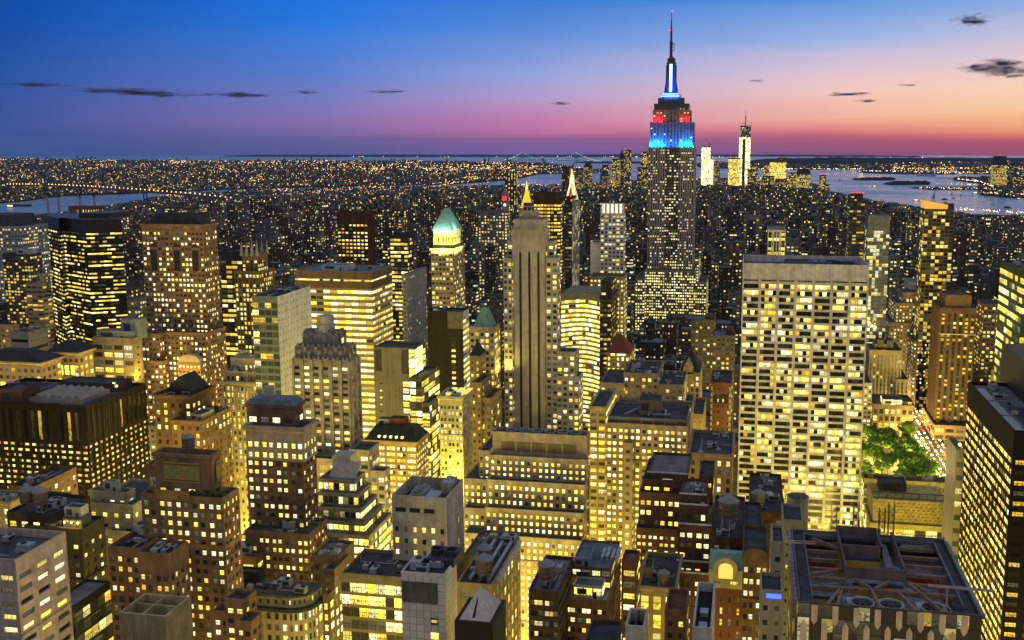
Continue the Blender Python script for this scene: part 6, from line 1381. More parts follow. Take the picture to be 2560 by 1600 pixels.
# inner shaft and beams
sx0, sx1, sy0, sy1 = x0 + W * .30, x0 + W * .66, y0 + D * .40, y0 + D * .97
m = MB(); th = .5
for (xa, xb, ya, yb_, za) in ((sx0, sx1, sy0, sy0 + th, 2.2), (sx0, sx0 + th, sy0 + th, sy1, 2.2), (sx1 - th, sx1, sy0 + th, sy1, 2.2), (sx0, sx1 - W * .1, sy0 + D * .30, sy0 + D * .30 + th, 2.6), (sx0, sx1 - W * .1, sy1 - th, sy1, 3.2), (sx1 - W * .1 - th, sx1 - W * .1, sy0 + D * .3, sy1 - th, 3.0)): m.box(xa + .01, xb - .01, ya, yb_, zT - 1.2, zT + za)
b.part('shaft_wall', m, plain('brown_channel', (.17, .125, .115), .7))
def sheath(name):
    mm_ = bpy.data.materials.new(name); mm_.use_nodes = True; nt = NT(mm_.node_tree); bs = nt.n['Principled BSDF']; uv = nt.new('ShaderNodeUVMap'); uv.uv_map = 'UVMap'; u, v, _ = nt.sep(uv.outputs[0])
    fu, fv = nt.m('FRACT', u), nt.m('FRACT', v); j = nt.m('MINIMUM', nt.m('GREATER_THAN', fu, .05), nt.m('GREATER_THAN', fv, .04))
    tri_ = nt.m('MULTIPLY', nt.m('LESS_THAN', nt.m('ABSOLUTE', nt.m('SUBTRACT', fu, .5)), nt.m('MULTIPLY', nt.m('SUBTRACT', .62, fv), .6)), nt.m('GREATER_THAN', fv, .42))
    c = nt.mix(j, (.3, .18, .01, 1), (.62, .40, .02, 1)); c = nt.mix(tri_, c, (.10, .06, .01, 1)); nt.put(bs.inputs['Base Color'], c); bs.inputs['Roughness'].default_value = .7; return mm_
ys = sheath('yellow_sheathing'); bl_ = plain('blue_membrane', (.03, .06, .2), .6)
def sheet(xa, xb, y, za, zb_, n): 
    m = MB(); m.box(xa, xb, y, y + .3, za, zb_); m.uv[0] = ((0, 0), (n, 0), (n, 1), (0, 1)); b.part('yellow_sheathing', m, ys)
    m = MB(); m.box(xa, xb, y - .05, y + .25, zb_, zb_ + .8); b.part('blue_membrane', m, bl_)
sheet(sx0 + .6, sx1 - W * .1 - .6, sy0 + D * .27, zT - 6, zT - 1.6, 5); sheet(sx0 + 2, sx1 - 1, sy0 - 2, zT - 6, zT - 2.4, 5); sheet(x0 + 5, x0 + W * .24, y0 + D * .16, zT - 6, zT - 2.4, 4)
m = MB(); m.quad((sx0 - .1, sy0, zT - 7), (sx0 - .1, sy0, zT - 1), (sx0 - .1, sy1, zT - 1), (sx0 - .1, sy1, zT - 7)); b.part('yellow_side_sheathing', m, plain('yellow_board', (.5, .36, .03), .7))
on = plain('orange_netting', (.50, .08, .015), .8, var=.4, scale=1)
for (xa, xb, y, za) in ((x0 + W * .10, sx0 - .8, y0 + D * .74, 3.0), (sx1 + .8, x1 - 6, y0 + D * .62, 2.4), (x0 + 5, sx0 - 1, y0 + D * .33, .6), (sx1 + 1, x1 - 6, y0 + D * .2, .6)):
    m = MB(); m.box(xa, xb, y, y + .12, zT - 6.5, zT - 6.5 + za); b.part('orange_netting', m, on)
m = MB(); m.box(x1 - 5.6, x1 - 5.4, y0 + D * .3, y0 + D * .62, zT - 6.5, zT - 4); b.part('orange_netting', m, on)
m = MB()
for k in range(6):
    yy = y0 + D * (.26 + .125 * k); m.beam((x0 + 4, yy, zT - 1.6), (sx0, yy, zT - 1.6), .8, 1.1); m.beam((sx1, yy, zT - 1.6), (x1 - 4, yy, zT - 1.6), .8, 1.1)
m.beam((x0 + 4, y0 + D * .26, zT - 1.4), (x1 - 4, y0 + D * .26, zT - 1.4), .9, 1.3)
for (p, q) in (((x0 + 4, y0 + D * .40), (sx0, y0 + D * .5)), ((x0 + 4, y0 + D * .97), (sx0, y0 + D * .8)), ((sx1, sy0), (x1 - 12, y0 + D * .3)), ((sx1, y0 + D * .85), (x1 - 4, y0 + D * .93)), ((sx1, y0 + D * .4), (x1 - 9, y0 + D * .02)), ((x0 + W * .27, y0 + D * .26), (x0 + W * .22, y0 + 1)), ((x0 + W * .44, y0 + D * .26), (x0 + W * .46, y0 + 1)), ((x0 + W * .59, y0 + D * .26), (x0 + W * .66, y0 + 1)), ((x0 + W * .36, y0 + D * .38), (x0 + W * .44, y0 + D * .27)), ((x0 + W * .56, y0 + D * .38), (x0 + W * .46, y0 + D * .27)), ((x0 + W * .16, y0 + D * .02), (x0 + W * .26, y0 + D * .24))):
    m.beam((*p, zT - 1.0), (*q, zT - 1.0), .8, 1.0)
b.part('steel_frame', m, STEEL)
m = MB(); m.box(sx1 - W * .09, sx1 - W * .045, sy0 + D * .18, sy1, zT - 2, zT - 1.2); m.box(sx1 - W * .12, sx1 - W * .03, sy0 + D * .12, sy0 + D * .17, zT - 4, zT - 1.8); b.part('concrete_ramp', m, plain('concrete', (.26, .26, .28)))
m = MB()
for k in range(10): m.beam((sx1 + 1 + .4 * k, y0 + D * .86, zT - 1), (sx1 + 3 + .7 * k, y0 + D * .92, zT - .8), .2)
b.part('steel_bars', m, METAL)
m = MB(); m.box(sx0 + 4, sx0 + 9, sy0 + 2, sy0 + 6, zT - 9, zT - 6.5); m.box(sx1 - 9, sx1 - 5.5, sy0 + 3, sy0 + 6, zT - 9, zT - 5.8); b.part('site_plant', m, plain('site_orange', (.3, .1, .04)))
m = MB(); lx_, ly_ = x1 - W * .18, y0 + 3
m.beam((lx_, ly_, zT - .5), (lx_, ly_, zT + 6), .45); m.beam((lx_ - 5, ly_ - .3, zT + 6.3), (lx_ + 12, ly_ + .3, zT + 5.8), .35); m.beam((lx_ - 5, ly_ + .5, zT + 6.3), (lx_ + 12, ly_ + 1.1, zT + 5.8), .35)
for k in range(3): m.beam((lx_, ly_, zT + 1.5), (lx_ + (-1.4, 1.4, 0)[k], ly_ + (-.8, -.8, 1.4)[k], zT - .6), .25)
b.part('davit_arm', m, plain('cream_steel', (.5, .42, .3), .6))
m = MB()
for k in range(2): m.beam((x0 - 2.5, y0 + D * .72 + k * 1.6, zT + 1.6), (x0 + 7, y0 + D * .72 + k * 1.6, zT + 1.8), .3)
b.part('outrigger_beam', m, plain('cream_steel', (.5, .42, .3), .6))
for sx_ in (0, 1):
    m = MB()
    for k in range(16): yy = y0 + 1 + (D - 2) * k / 16; m.box(x1 - .02 if sx_ else x0 - .9, x1 + .9 if sx_ else x0 + .02, yy, yy + D / 16 - .5, zT - 1.2, zT + .1)
    m.beam(((x1 + .45) if sx_ else x0 - .45, y0 + 1, zT - 1), ((x1 + .45) if sx_ else x0 - .45, y1 - 1, zT - 1), .2); b.part('edge_bracket', m, rl_)
for k in range(4):
    xx = x0 + W * (.30 + .16 * k) - (4 if k > 2 else 0); m = MB(); zb_ = zT
    yy = y1 + 8 + (k % 2) * 5; h_ = 14
    for sx in (-.9, .9):
        for sy_ in (-.9, .9): m.beam((xx + sx, yy + sy_, zT - 14), (xx + sx, yy + sy_, zT + h_ * .45), .2)
    for q in range(9): z = zT - 14 + q * 2.2; m.beam((xx - .9, yy - .9, z), (xx + .9, yy - .9, z + 2.2), .14); m.beam((xx + .9, yy - .9, z), (xx - .9, yy - .9, z + 2.2), .14)
    b.part('lattice_mast', m, DMETAL)
m = MB(); m.box(x0 + W * .2, x1 - W * .1, y1 + .02, y1 + 15, 0, zT - 14); b.part('rear_wing', m, plain('rear_wing_grey', (.09, .09, .10)))
m = MB(); m.box(x0 + W * .2, x0 + W * .6, y1 + 2, y1 + 12, zT - 14, zT - 13.4); b.part('blue_tarpaulin', m, bl_)
FOOT.append((x0, x1, y0, y1 + 16)); b.px = [1978, 2460]; b.v = V0; b.tiers.append(dict(x0=x0, x1=x1, y0=y0, y1=y1, z1=zT, zr=zT)); b.done()
CON = (x0, x1, y0, y1, zT, W, D); HEROES_CON = b

# ================================================================== roof things: fans, tanks, machines (each its own object)
def fan_proto():
    r = empty('roof_fan', (0, 0, -500), 'x', 'fan')
    m = MB(); n = 20
    m.lathe(0, 0, [(1.9, -500), (2.0, -498.9), (1.72, -498.9), (1.66, -499.6)], n, cap=False); m.build('fan_ring', METAL, r)
    m = MB(); m.lathe(0, 0, [(1.66, -499.62), (0.01, -499.62)], n, cap=False); m.build('fan_throat', A['blackcap'], r)
    m = MB(); m.lathe(0, 0, [(.3, -499.5), (.3, -499.1), (0, -499)], 8); hub_ = m.build('fan_hub', DMETAL, r)
    for k in range(6):
        m = MB(); a = k * math.pi / 3; m.beam((0, 0, -499.3), (1.55 * math.cos(a), 1.55 * math.sin(a), -499.3), .35, .08); m.build('fan_blade', DMETAL, hub_)
    return r
FAN = fan_proto(); FANUSED = [False]
def fan(x, y, z, s, lab, grp):
    o = FAN if not FANUSED[0] else copy_tree(FAN)
    FANUSED[0] = True
    o.location = (x, y, z); o.scale = (s, s, s if s < 1.6 else .7); o['label'] = lab; o['group'] = grp; return o
T, fx, fy0, fy1 = THREEFAN
for k in range(3): fan(fx, fy0 + 2.6 + (fy1 - fy0 - 5.2) * k / 2, T['zr'] + 2.2, 1.25, ('frontmost', 'middle', 'rearmost')[k] + ' of the three big fans in the square limestone tower roof', 'fans in the square tower roof')
q = FANROOF
for k in range(6): fan(q['x0'] + 8 + (q['x1'] - q['x0'] - 14) * k / 5, 436.4, q['zr'] + 3.0, 1.35, 'big round fan in the roof trough of the fan-roofed limestone block', 'fans along the limestone block roof')
x0, x1, y0, y1, zT, W, D = CON
for fx_ in (.37, .53, .76):
    m = MB(); m.box(x0 + W * fx_ - 3.9, x0 + W * fx_ + 3.9, y0 + D * .115 - 3.9, y0 + D * .115 + 3.9, zT - 2.2, zT - 1.95); m.build('fan_plate', plain('white_plate', (.5, .52, .55), .5), HEROES_CON.root)
for k, fx_ in enumerate((.37, .53, .76)): 
    o = fan(x0 + W * fx_, y0 + D * .115, zT - 1.9, 1.75, 'bladed fan in the steel-topped tower roof, ' + ('left of the three', 'middle of the three', 'under the davit arm')[k], 'fans in the steel-topped roof')
def tank_proto():
    r = empty('water_tank', (0, 0, -600), 'x', 'water tank')
    m = MB(); m.lathe(0, 0, [(1.9, -597.6), (1.95, -594.2)], 16); tb_ = m.build('tank_body', WOOD, r)
    m = MB(); m.lathe(0, 0, [(2.15, -594.2), (0, -592.8)], 16); m.build('tank_roof', plain('grey_tank_roof', (.28, .29, .30), .6), r)
    for k in range(4):
        m = MB(); a = math.pi / 4 + k * math.pi / 2; m.beam((1.4 * math.cos(a), 1.4 * math.sin(a), -600), (1.4 * math.cos(a), 1.4 * math.sin(a), -597.6), .22); m.build('leg', STEEL, r)
    for k in range(3): m = MB(); m.lathe(0, 0, [(1.98, -597.0 + k), (1.98, -596.85 + k)], 16, cap=False); m.build('hoop', DMETAL, tb_)
    return r
TANK = tank_proto(); TUSED = [False]
def tank(x, y, z, s, lab):
    o = TANK if not TUSED[0] else copy_tree(TANK)
    TUSED[0] = True
    o.location = (x, y, z); o.scale = (s, s, s); o['label'] = lab; o['group'] = 'timber water tanks on the roofs'; return o
def tank_px(px, py, T, s, lab): x, y = onz(px, py, T['zr']); x = min(max(x, T['x0'] + 2.4 * s), T['x1'] - 2.4 * s); y = min(max(y, T['y0'] + 2.4 * s), T['y1'] - 2.4 * s); return tank(x, y, T['zr'], s, lab)
tank_px(72, 1275, BLB, 1.35, 'left of two grey-roofed water tanks on the black floodlit-roof building'); tank_px(104, 1279, BLB, 1.35, 'right of two grey-roofed water tanks on the black floodlit-roof building')
tank_px(1366, 1468, DTB, 1.3, 'timber water tank with a pale cone roof on the dark front-centre building')
tank_px(1214, 1420, DRB, 1.2, 'water tank among the ducts on the duct-roofed building')
tank_px(1820, 1320, RBR, 1.9, 'large water tank on the cluttered red-brown building'); tank_px(1872, 1350, UBS, 1.4, 'pale-roofed water tank on the unlit dark brown slab')
tank_px(1274, 1560, DRB, 1.4, 'dark water tank at the front edge of the duct-roofed building')
tank_px(491, 1127, FR, 1.0, 'small grey-roofed water tank above the ceramic panel')
tank_px(1660, 1470, OLT, 1.0, 'small water tank on the ornate low tan building')
tank_px(625, 1010, HEROES[0].tiers[0], 1, 'x') if False else None
def ac_proto():
    r = empty('air_handler', (0, 0, -700), 'x', 'air handler')
    m = MB(); m.box(-1.6, 1.6, -1.0, 1.0, -699.8, -698.2); m.build('casing', METAL, r)
    m = MB(); m.box(-1.3, 1.3, -1.04, -1.0, -699.5, -698.5); m.build('grille', DMETAL, r)
    m = MB(); m.lathe(.6, 0, [(.6, -698.2), (.6, -697.9)], 12); m.build('fan_ring', DMETAL, r)
    m = MB(); m.box(-1.5, 1.5, -.8, -.6, -700, -699.8); m.box(-1.5, 1.5, .6, .8, -700, -699.8); m.build('skid_frame', DMETAL, r); return r
ACP = ac_proto(); ACU = [False]
rnd = random.Random(5)
for h in HEROES:
    if h.v > 640 or not h.tiers: continue
    for T in h.tiers[-2:]:
        w_, d_ = T['x1'] - T['x0'], T['y1'] - T['y0']
        if w_ < 9 or d_ < 9 or 'steel-topped' in h.short or 'woven' in h.short or 'ribbed plant' in h.short or 'three-fan' in h.short or 'fan-roofed' in h.short or 'dormered' in h.short or 'palazzo' in h.short or 'terraced' in h.short: continue
        if h.v < 520:
            pm = MB(); zz = T['zr']
            for k in range(4):
                xa, ya = T['x0'] + 1.5 + rnd.random() * (w_ - 3), T['y0'] + 1.5 + rnd.random() * (d_ - 3)
                xb, yb_ = (T['x0'] + 1.5 + rnd.random() * (w_ - 3), ya) if k % 2 else (xa, T['y0'] + 1.5 + rnd.random() * (d_ - 3))
                pm.beam((xa, ya, zz + .35), (xb, yb_, zz + .35), .3); pm.beam((xb, yb_, zz), (xb, yb_, zz + rnd.uniform(.6, 2.2)), .28)
            pm.build('roof_pipes', METAL, h.root)
            for k in range(3):
                xa, ya = T['x0'] + 1.5 + rnd.random() * (w_ - 5), T['y0'] + 1.5 + rnd.random() * (d_ - 5); pm = MB(); pm.box(xa, xa + rnd.uniform(.8, 2.4), ya, ya + rnd.uniform(.8, 2.2), zz - .02, zz + rnd.uniform(.5, 1.5)); pm.build('roof_vent', rnd.choice((METAL, DMETAL, A['limes'])), h.root)
            pm = MB(); xa, ya = T['x0'] + 1 + rnd.random() * w_ * .4, T['y0'] + 1 + rnd.random() * d_ * .4; pm.quad((xa, ya, zz + .012), (xa + w_ * .4, ya, zz + .012), (xa + w_ * .4, ya + d_ * .35, zz + .012), (xa, ya + d_ * .35, zz + .012)); pm.build('tar_patch', plain('fresh_tar', (.022, .023, .026), .6, streak=False), h.root)
        for k in range(3 if w_ * d_ < 500 else 5):
            x, y = T['x0'] + 2.5 + rnd.random() * (w_ - 5), T['y0'] + 2 + rnd.random() * (d_ - 4)
            px, py = proj(x, y, T['zr'] + 1)
            if not (0 < px < 2560 and 0 < py < 1600): continue
            o = ACP if not ACU[0] else copy_tree(ACP); ACU[0] = True
            s_ = rnd.uniform(.8, 1.6); o.location = (x, y, T['zr']); o.rotation_euler = (0, 0, rnd.choice((0, math.pi / 2, math.pi))); o.scale = (s_, s_, s_)
            o['label'] = 'small grey air handler on the roof of the ' + h.short; o['group'] = 'air handlers on the ' + h.short

# ================================================================== the setting: water, land, hills, roads
def sheet_poly(name, pts, z, mat, kind='structure'):
    me = bpy.data.meshes.new(name); bm = bmesh.new()
    vs = [bm.verts.new((p[0], p[1], z)) for p in pts]; f = bm.faces.new(vs)
    if f.normal.z < 0: f.normal_flip()
    bm.normal_update()
    if bm.faces[0:1] and f.normal.z < 0: f.normal_flip()
    bmesh.ops.triangulate(bm, faces=[f]); bm.to_mesh(me); bm.free(); me.materials.append(mat)
    o = bpy.data.objects.new(name, me); col.objects.link(o); o['kind'] = kind; return o
def watermat():
    m = bpy.data.materials.new('harbour_water'); m.use_nodes = True; nt = NT(m.node_tree); b = nt.n['Principled BSDF']
    b.inputs['Base Color'].default_value = (.23, .35, .49, 1); b.inputs['Roughness'].default_value = .16; b.inputs['IOR'].default_value = 1.33
    g = nt.new('ShaderNodeNewGeometry'); x, y, z = nt.sep(g.outputs['Position'])
    n1 = nt.noise(nt.xyz(nt.m('MULTIPLY', x, .012), nt.m('MULTIPLY', y, .010), 0.0), 1.0, 6.0, .65)
    n2 = nt.noise(nt.xyz(nt.m('MULTIPLY', x, .0016), nt.m('MULTIPLY', y, .0011), 4.0), 1.0, 4.0, .6)
    nt.put(b.inputs['Roughness'], nt.maprange(n2, .35, .65, .08, .34))
    bp = nt.new('ShaderNodeBump'); bp.inputs['Strength'].default_value = .55; bp.inputs['Distance'].default_value = 15.0
    nt.put(bp.inputs['Height'], nt.m('ADD', n1, nt.m('MULTIPLY', n2, .8))); nt.l.new(bp.outputs[0], b.inputs['Normal'])
    return m
WATER = watermat()
n = 96; RD = 29500
sheet_poly('water', [(RD * math.cos(2 * math.pi * k / n), RD * math.sin(2 * math.pi * k / n)) for k in range(n)], -4, WATER)
LAND = plain('dark_land', (.02, .026, .046), .95, var=.5, scale=.01, streak=False)
ASPH = plain('asphalt', (.05, .048, .046), .75, var=.3, scale=.2, streak=False)
px_ = lambda *a: [onz(p, q, 0) for p, q in a]
east = px_((0, 549), (160, 533), (320, 508), (393, 493), (470, 485), (640, 474), (900, 468), (1110, 466), (1294, 463), (1405, 463))
tip = px_((1560, 452), (1700, 445), (1860, 444), (1990, 450), (2048, 462))
west = px_((2075, 486), (2191, 503), (2300, 519), (2391, 531))
MAN = [(-2600, -1200), (-2750, 1500), (-2700, 3000)] + east[1:] + tip + west + [(880, 3600), (1000, 2500), (1250, 1200), (1500, -1200)]
sheet_poly('ground', MAN, 0, LAND)
BRK_ = px_((-500, 530), (-100, 515), (60, 501), (160, 488), (300, 484), (500, 475), (640, 470), (900, 464), (1110, 461), (1200, 455), (1290, 447), (1350, 434), (1490, 431), (1530, 424), (1440, 421), (1400, 412), (1300, 405), (1100, 404), (900, 402), (600, 402), (300, 401), (100, 398), (-100, 394), (-600, 393))
sheet_poly('brooklyn_land', BRK_, 0, LAND)
sheet_poly('gowanus_land', px_((1352, 434.5), (1520, 430), (1520, 425.5), (1352, 429)), 0, LAND)
NJ = px_((2760, 400), (2300, 401), (1880, 404), (1745, 409), (1745, 417), (1840, 422), (1960, 423), (2150, 423), (2250, 426.5), (2250, 423.5), (2400, 424), (2400, 433), (2760, 440))
sheet_poly('bayonne_land', NJ, 0, LAND)
sheet_poly('pier_land', px_((2140, 428), (2160, 424), (2240, 424), (2350, 428), (2395, 432), (2390, 435), (2260, 435), (2160, 432)), 0, LAND)
LI = px_((2125, 447), (2150, 443.5), (2238, 446), (2238, 449.5), (2150, 450)); EI = px_((2205, 458.5), (2240, 452), (2325, 455), (2325, 460.5), (2230, 461.5))
LSP = px_((2268, 468), (2330, 467), (2480, 466), (2490, 473), (2330, 473)); JC = px_((2390, 450), (2395, 446.5), (2560, 442), (2760, 442), (2760, 500), (2520, 492), (2450, 486), (2450, 466), (2480, 462))
ISLM = plain('island_trees', (.012, .02, .016), 1.0, var=.5, scale=.02, streak=False)
for nm, p in (('island', LI), ('island', EI), ('pier_ground', LSP), ('shore_land', JC)): sheet_poly(nm, p, 1, LAND)
def ridge(name, pts, mat, depth, seg=60, seed=1, jag=.12):
    r_ = random.Random(seed); m = MB(); P = []
    for i in range(len(pts) - 1):
        for k in range(seg // (len(pts) - 1)):
            q = k / (seg // (len(pts) - 1)); P.append(tuple(pts[i][j] + (pts[i + 1][j] - pts[i][j]) * q for j in range(3)))
    P.append(pts[-1])
    P = [(px, yb, max(.3, h * (1 + r_.uniform(-jag, jag)))) for px, yb, h in P]
    g = [onz(px, yb, 0) for px, yb, h in P]
    for i in range(len(P) - 1):
        a, c = g[i], g[i + 1]; da = math.hypot(*a); dc = math.hypot(*c)
        ha = P[i][2] / F * da * .97; hc = P[i + 1][2] / F * dc * .97
        ua, uc = (a[0] / da, a[1] / da), (c[0] / dc, c[1] / dc)
        fr = lambda p, u, d, h: (p[0] + u[0] * d, p[1] + u[1] * d, h)
        prof = ((0, 0), (.12, .45), (.35, .85), (.6, 1.0), (1, 0))
        for s in range(4):
            d0, h0 = prof[s]; d1, h1 = prof[s + 1]
            m.quad(fr(a, ua, d0 * depth, ha * h0), fr(c, uc, d0 * depth, hc * h0), fr(c, uc, d1 * depth, hc * h1), fr(a, ua, d1 * depth, ha * h1))
    o = m.build(name, mat, None); o['kind'] = 'structure'; return o
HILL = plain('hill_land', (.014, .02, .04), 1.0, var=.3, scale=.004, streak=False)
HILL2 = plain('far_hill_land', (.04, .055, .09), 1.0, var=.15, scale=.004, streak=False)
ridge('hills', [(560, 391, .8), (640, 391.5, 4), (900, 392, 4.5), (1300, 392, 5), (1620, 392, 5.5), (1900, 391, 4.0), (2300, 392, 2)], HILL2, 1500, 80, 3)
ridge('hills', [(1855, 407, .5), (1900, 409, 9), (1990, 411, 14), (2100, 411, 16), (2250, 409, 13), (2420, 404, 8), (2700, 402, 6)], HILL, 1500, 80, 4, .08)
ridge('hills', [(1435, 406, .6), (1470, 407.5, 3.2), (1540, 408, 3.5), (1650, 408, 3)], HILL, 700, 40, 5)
ridge('island_woods', [(2135, 449, 1.5), (2160, 449.5, 4.5), (2225, 449, 5), (2238, 448.5, 2)], ISLM, 260, 30, 6, .25)
ridge('island_woods', [(2212, 460, 1.5), (2245, 461, 7), (2275, 460.5, 6), (2318, 460, 6), (2326, 459, 2)], ISLM, 260, 30, 7, .3)
ridge('shore_woods', [(2405, 448, 1.5), (2450, 449, 5), (2480, 450, 5)], ISLM, 240, 20, 8, .2)

AVX = 165.0
m = MB(); m.quad((AVX - 13, 300, .05), (AVX + 13, 300, .05), (AVX + 13, 2400, .05), (AVX - 13, 2400, .05)); o = m.build('road', ASPH); o['kind'] = 'structure'
mk = plain('road_paint', (.7, .68, .6), .7, streak=False); m = MB()
for k in range(70):
    for xo in (-6.5, 0, 6.5): y = 560 + k * 12; m.quad((AVX + xo - .1, y, .1), (AVX + xo + .1, y, .1), (AVX + xo + .1, y + 4, .1), (AVX + xo - .1, y + 4, .1))
o = m.build('road_markings', mk); o['kind'] = 'structure'
for sx in (-1, 1):
    m = MB(); xa, xb = sorted((AVX + sx * 13, AVX + sx * 17)); m.box(xa, xb, 300, 2400, 0, .15); o = m.build('pavement', plain('concrete_pavement', (.22, .21, .2), streak=False)); o['kind'] = 'structure'
# ---- park
PARK = (30, 148, 690, 892)
m = MB(); m.quad((PARK[0], PARK[2], .06), (PARK[1], PARK[2], .06), (PARK[1], PARK[3], .06), (PARK[0], PARK[3], .06)); o = m.build('park_ground', plain('park_gravel', (.26, .24, .18), streak=False)); o['kind'] = 'structure'
LEAF = plain('park_leaves', (.12, .24, .02), .7, var=.6, scale=.8, streak=False); BARK = plain('bark', (.08, .06, .04), .9)
def leaf_crown(r_, rx, rz, n, size, seed, zc):
    q = random.Random(seed); m = MB()
    lobes = [(q.uniform(-.5, .5) * rx, q.uniform(-.5, .5) * rx, zc + q.uniform(-.4, .5) * rz, q.uniform(.4, .65)) for _ in range(9)]
    for _ in range(n):
        cx_, cy_, cz, s_ = q.choice(lobes); d = Vector((q.gauss(0, 1), q.gauss(0, 1), q.gauss(0, 1))).normalized(); rr = q.uniform(.6, 1.0) * s_
        p = Vector((cx_ + d.x * rx * rr, cy_ + d.y * rx * rr, cz + d.z * rz * rr)); nn = (d + Vector((q.uniform(-.6, .6), q.uniform(-.6, .6), q.uniform(-.2, .9)))).normalized()
        a = nn.orthogonal().normalized() * size * q.uniform(.6, 1.2); b_ = nn.cross(a).normalized() * size * q.uniform(.5, 1.1)
        m.quad(tuple(p - a - b_ * .3), tuple(p + b_ * -1), tuple(p + a), tuple(p + b_))
    return m
TREES = []
for k in range(3):
    r = empty('park_tree', (0, 0, -800 - 50 * k), 'leafy green park tree lit from below beside the bright avenue', 'tree', 'trees in the lit park')
    z0_ = -800 - 50 * k; m = leaf_crown(None, 7.5, 5.5, 620, 1.0, 20 + k, z0_ + 14); m.build('crown', LEAF, r)
    m = MB(); m.lathe(0, 0, [(.5, z0_), (.35, z0_ + 6), (.15, z0_ + 13)], 8)
    for j in range(5): a = j * 1.3; m.beam((0, 0, z0_ + 6 + j * .6), (4 * math.cos(a), 4 * math.sin(a), z0_ + 13 + (j % 3)), .25)
    m.build('trunk', BARK, r); TREES.append(r)
used = [False] * 3; q = random.Random(9); tn = 0
for i in range(13):
    for j in range(8):
        y = 698 + i * 14.6 + q.uniform(-3, 3); x = 40 + j * 14.2 + q.uniform(-4, 4)
        if 745 < y < 790 and x < 110 and q.random() < .5: continue
        px, py = proj(x, y, 14)
        if not (2150 < px < 2400): continue
        k = q.randrange(3); o = TREES[k] if not used[k] else copy_tree(TREES[k]); used[k] = True
        o.location = (x, y, 0); o.rotation_euler = (0, 0, q.uniform(0, 6.28)); s_ = q.uniform(.85, 1.25); o.scale = (s_, s_, s_); tn += 1
for k in range(3):
    if not used[k]:
        for ch in list(TREES[k].children): bpy.data.objects.remove(ch)
        bpy.data.objects.remove(TREES[k])
q = random.Random(4)
LAMPS = []
# ---- street lamps
def lamp_proto():
    r = empty('street_lamp', (0, 0, -900), 'tall street lamp with a glowing sodium head standing in the street canyon', 'street lamp', 'street lamps in the canyons')
    m = MB(); m.lathe(0, 0, [(.16, -900), (.09, -891)], 6); m.beam((0, 0, -891.1), (1.6, 0, -890.7), .1); m.build('pole', DMETAL, r)
    m = MB(); m.lathe(1.6, 0, [(.05, -890.6), (.42, -890.9), (.3, -891.2), (0, -891.3)], 8); m.build('lamp_head', glow('street_lamp_glow', (1, .62, .12), 30), r)
    d = bpy.data.lights.new('street_light', 'POINT'); d.energy = LAMP_W; d.color = (1, .75, .11); d.shadow_soft_size = .6
    l = bpy.data.objects.new('street_light', d); col.objects.link(l); l.parent = r; l.location = (1.6, 0, 8.4); return r
LAMP_W = 90000
LP = lamp_proto()
LOWL = bpy.data.lights.new('park_light', 'POINT'); LOWL.energy = 85000; LOWL.color = (1, .72, .16); LOWL.shadow_soft_size = .6
def park_lamp():
    o = copy_tree(LP)
    for ch in o.children:
        if ch.type == 'LIGHT': ch.data = LOWL
    return o
lpu = [False]; nl = 0
def inside(x, y, mgn): return any(a - mgn < x < b_ + mgn and c - mgn < y < d_ + mgn for a, b_, c, d_ in FOOT)
cand = []; candb = []
for k in range(3, 13):
    y = 80 * k + 8
    for i in range(-19, 11): cand.append((i * 34 + 9, y))
for x in (-700, -560, -430, -300, -168, 165, 300):
    for k in range(9, 33): cand.append((x + (11 if k % 2 else -11), k * 32))
for k in range(17):          # the narrow canyons between the nearest towers
    for i in range(-62, 26): cand.append((i * 7.0 + q.uniform(-2, 2), 224 + k * 26 + q.uniform(-9, 9)))
cand.sort(key=lambda c: c[1])
for x, y in cand:
    px, py = proj(x, y, 8); 
    if not (-260 < px < 2800) or y < 218 or inside(x, y, 2.6) or any(abs(a - x) + abs(b_ - y) < 25 for a, b_ in LAMPS): continue
    if PARK[0] - 8 < x < 200 and 620 < y < 1100 or (-25 < x < 95 and 440 < y < 560): continue
    if len(LAMPS) > 262: break
    LAMPS.append((x, y)); o = LP if not lpu[0] else copy_tree(LP); lpu[0] = True; o.location = (x, y, 0); o.rotation_euler = (0, 0, q.choice((0, 1.57, 3.14, 4.71))); nl += 1
for i in range(12):
    o = park_lamp(); o.location = (46 + (i % 4) * 28, 712 + (i // 4) * 56, -1.5); nl += 1
    o['label'] = 'park lamp glowing between the trees beside the bright avenue'; o['group'] = 'lamps in the park'
for k in range(15):
    o = park_lamp(); o.location = (AVX + (15 if k % 2 else -15), 650 + k * 30, .1); o.rotation_euler = (0, 0, 3.14 if k % 2 else 0); o['label'] = 'street lamp glowing beside the bright avenue at the park'; o['group'] = 'lamps along the avenue'
# ---- cars on the avenue
def car_proto():
    r = empty('car', (0, 0, -1000), 'small car with lit lamps in the bright avenue traffic', 'car', 'cars on the avenue'); z = -1000
    m = MB(); m.box(-.9, .9, -2.2, 2.2, z + .35, z + .85); m.pyramid(-.85, .85, -1.3, 1.6, z + .85, z + 1.45, .75); m.build('body', plain('car_paint', (.25, .2, .08), .35, var=.1), r)
    for sx in (-.6, .6):
        m = MB(); m.box(sx - .22, sx + .22, -2.35, -2.2, z + .5, z + .8); m.build('headlight', glow('headlight_glow', (1, .9, .6), 60), r)
        m = MB(); m.box(sx - .2, sx + .2, 2.2, 2.3, z + .55, z + .8); m.build('tail_light', glow('tail_glow', (1, .03, .02), 25), r)
    for sx in (-.85, .85):
        for sy_ in (-1.4, 1.4): m = MB(); m.box(sx - .1, sx + .1, sy_ - .33, sy_ + .33, z, z + .66); m.build('wheel', A['blackcap'], r)
    return r
CP = car_proto(); cu_ = False
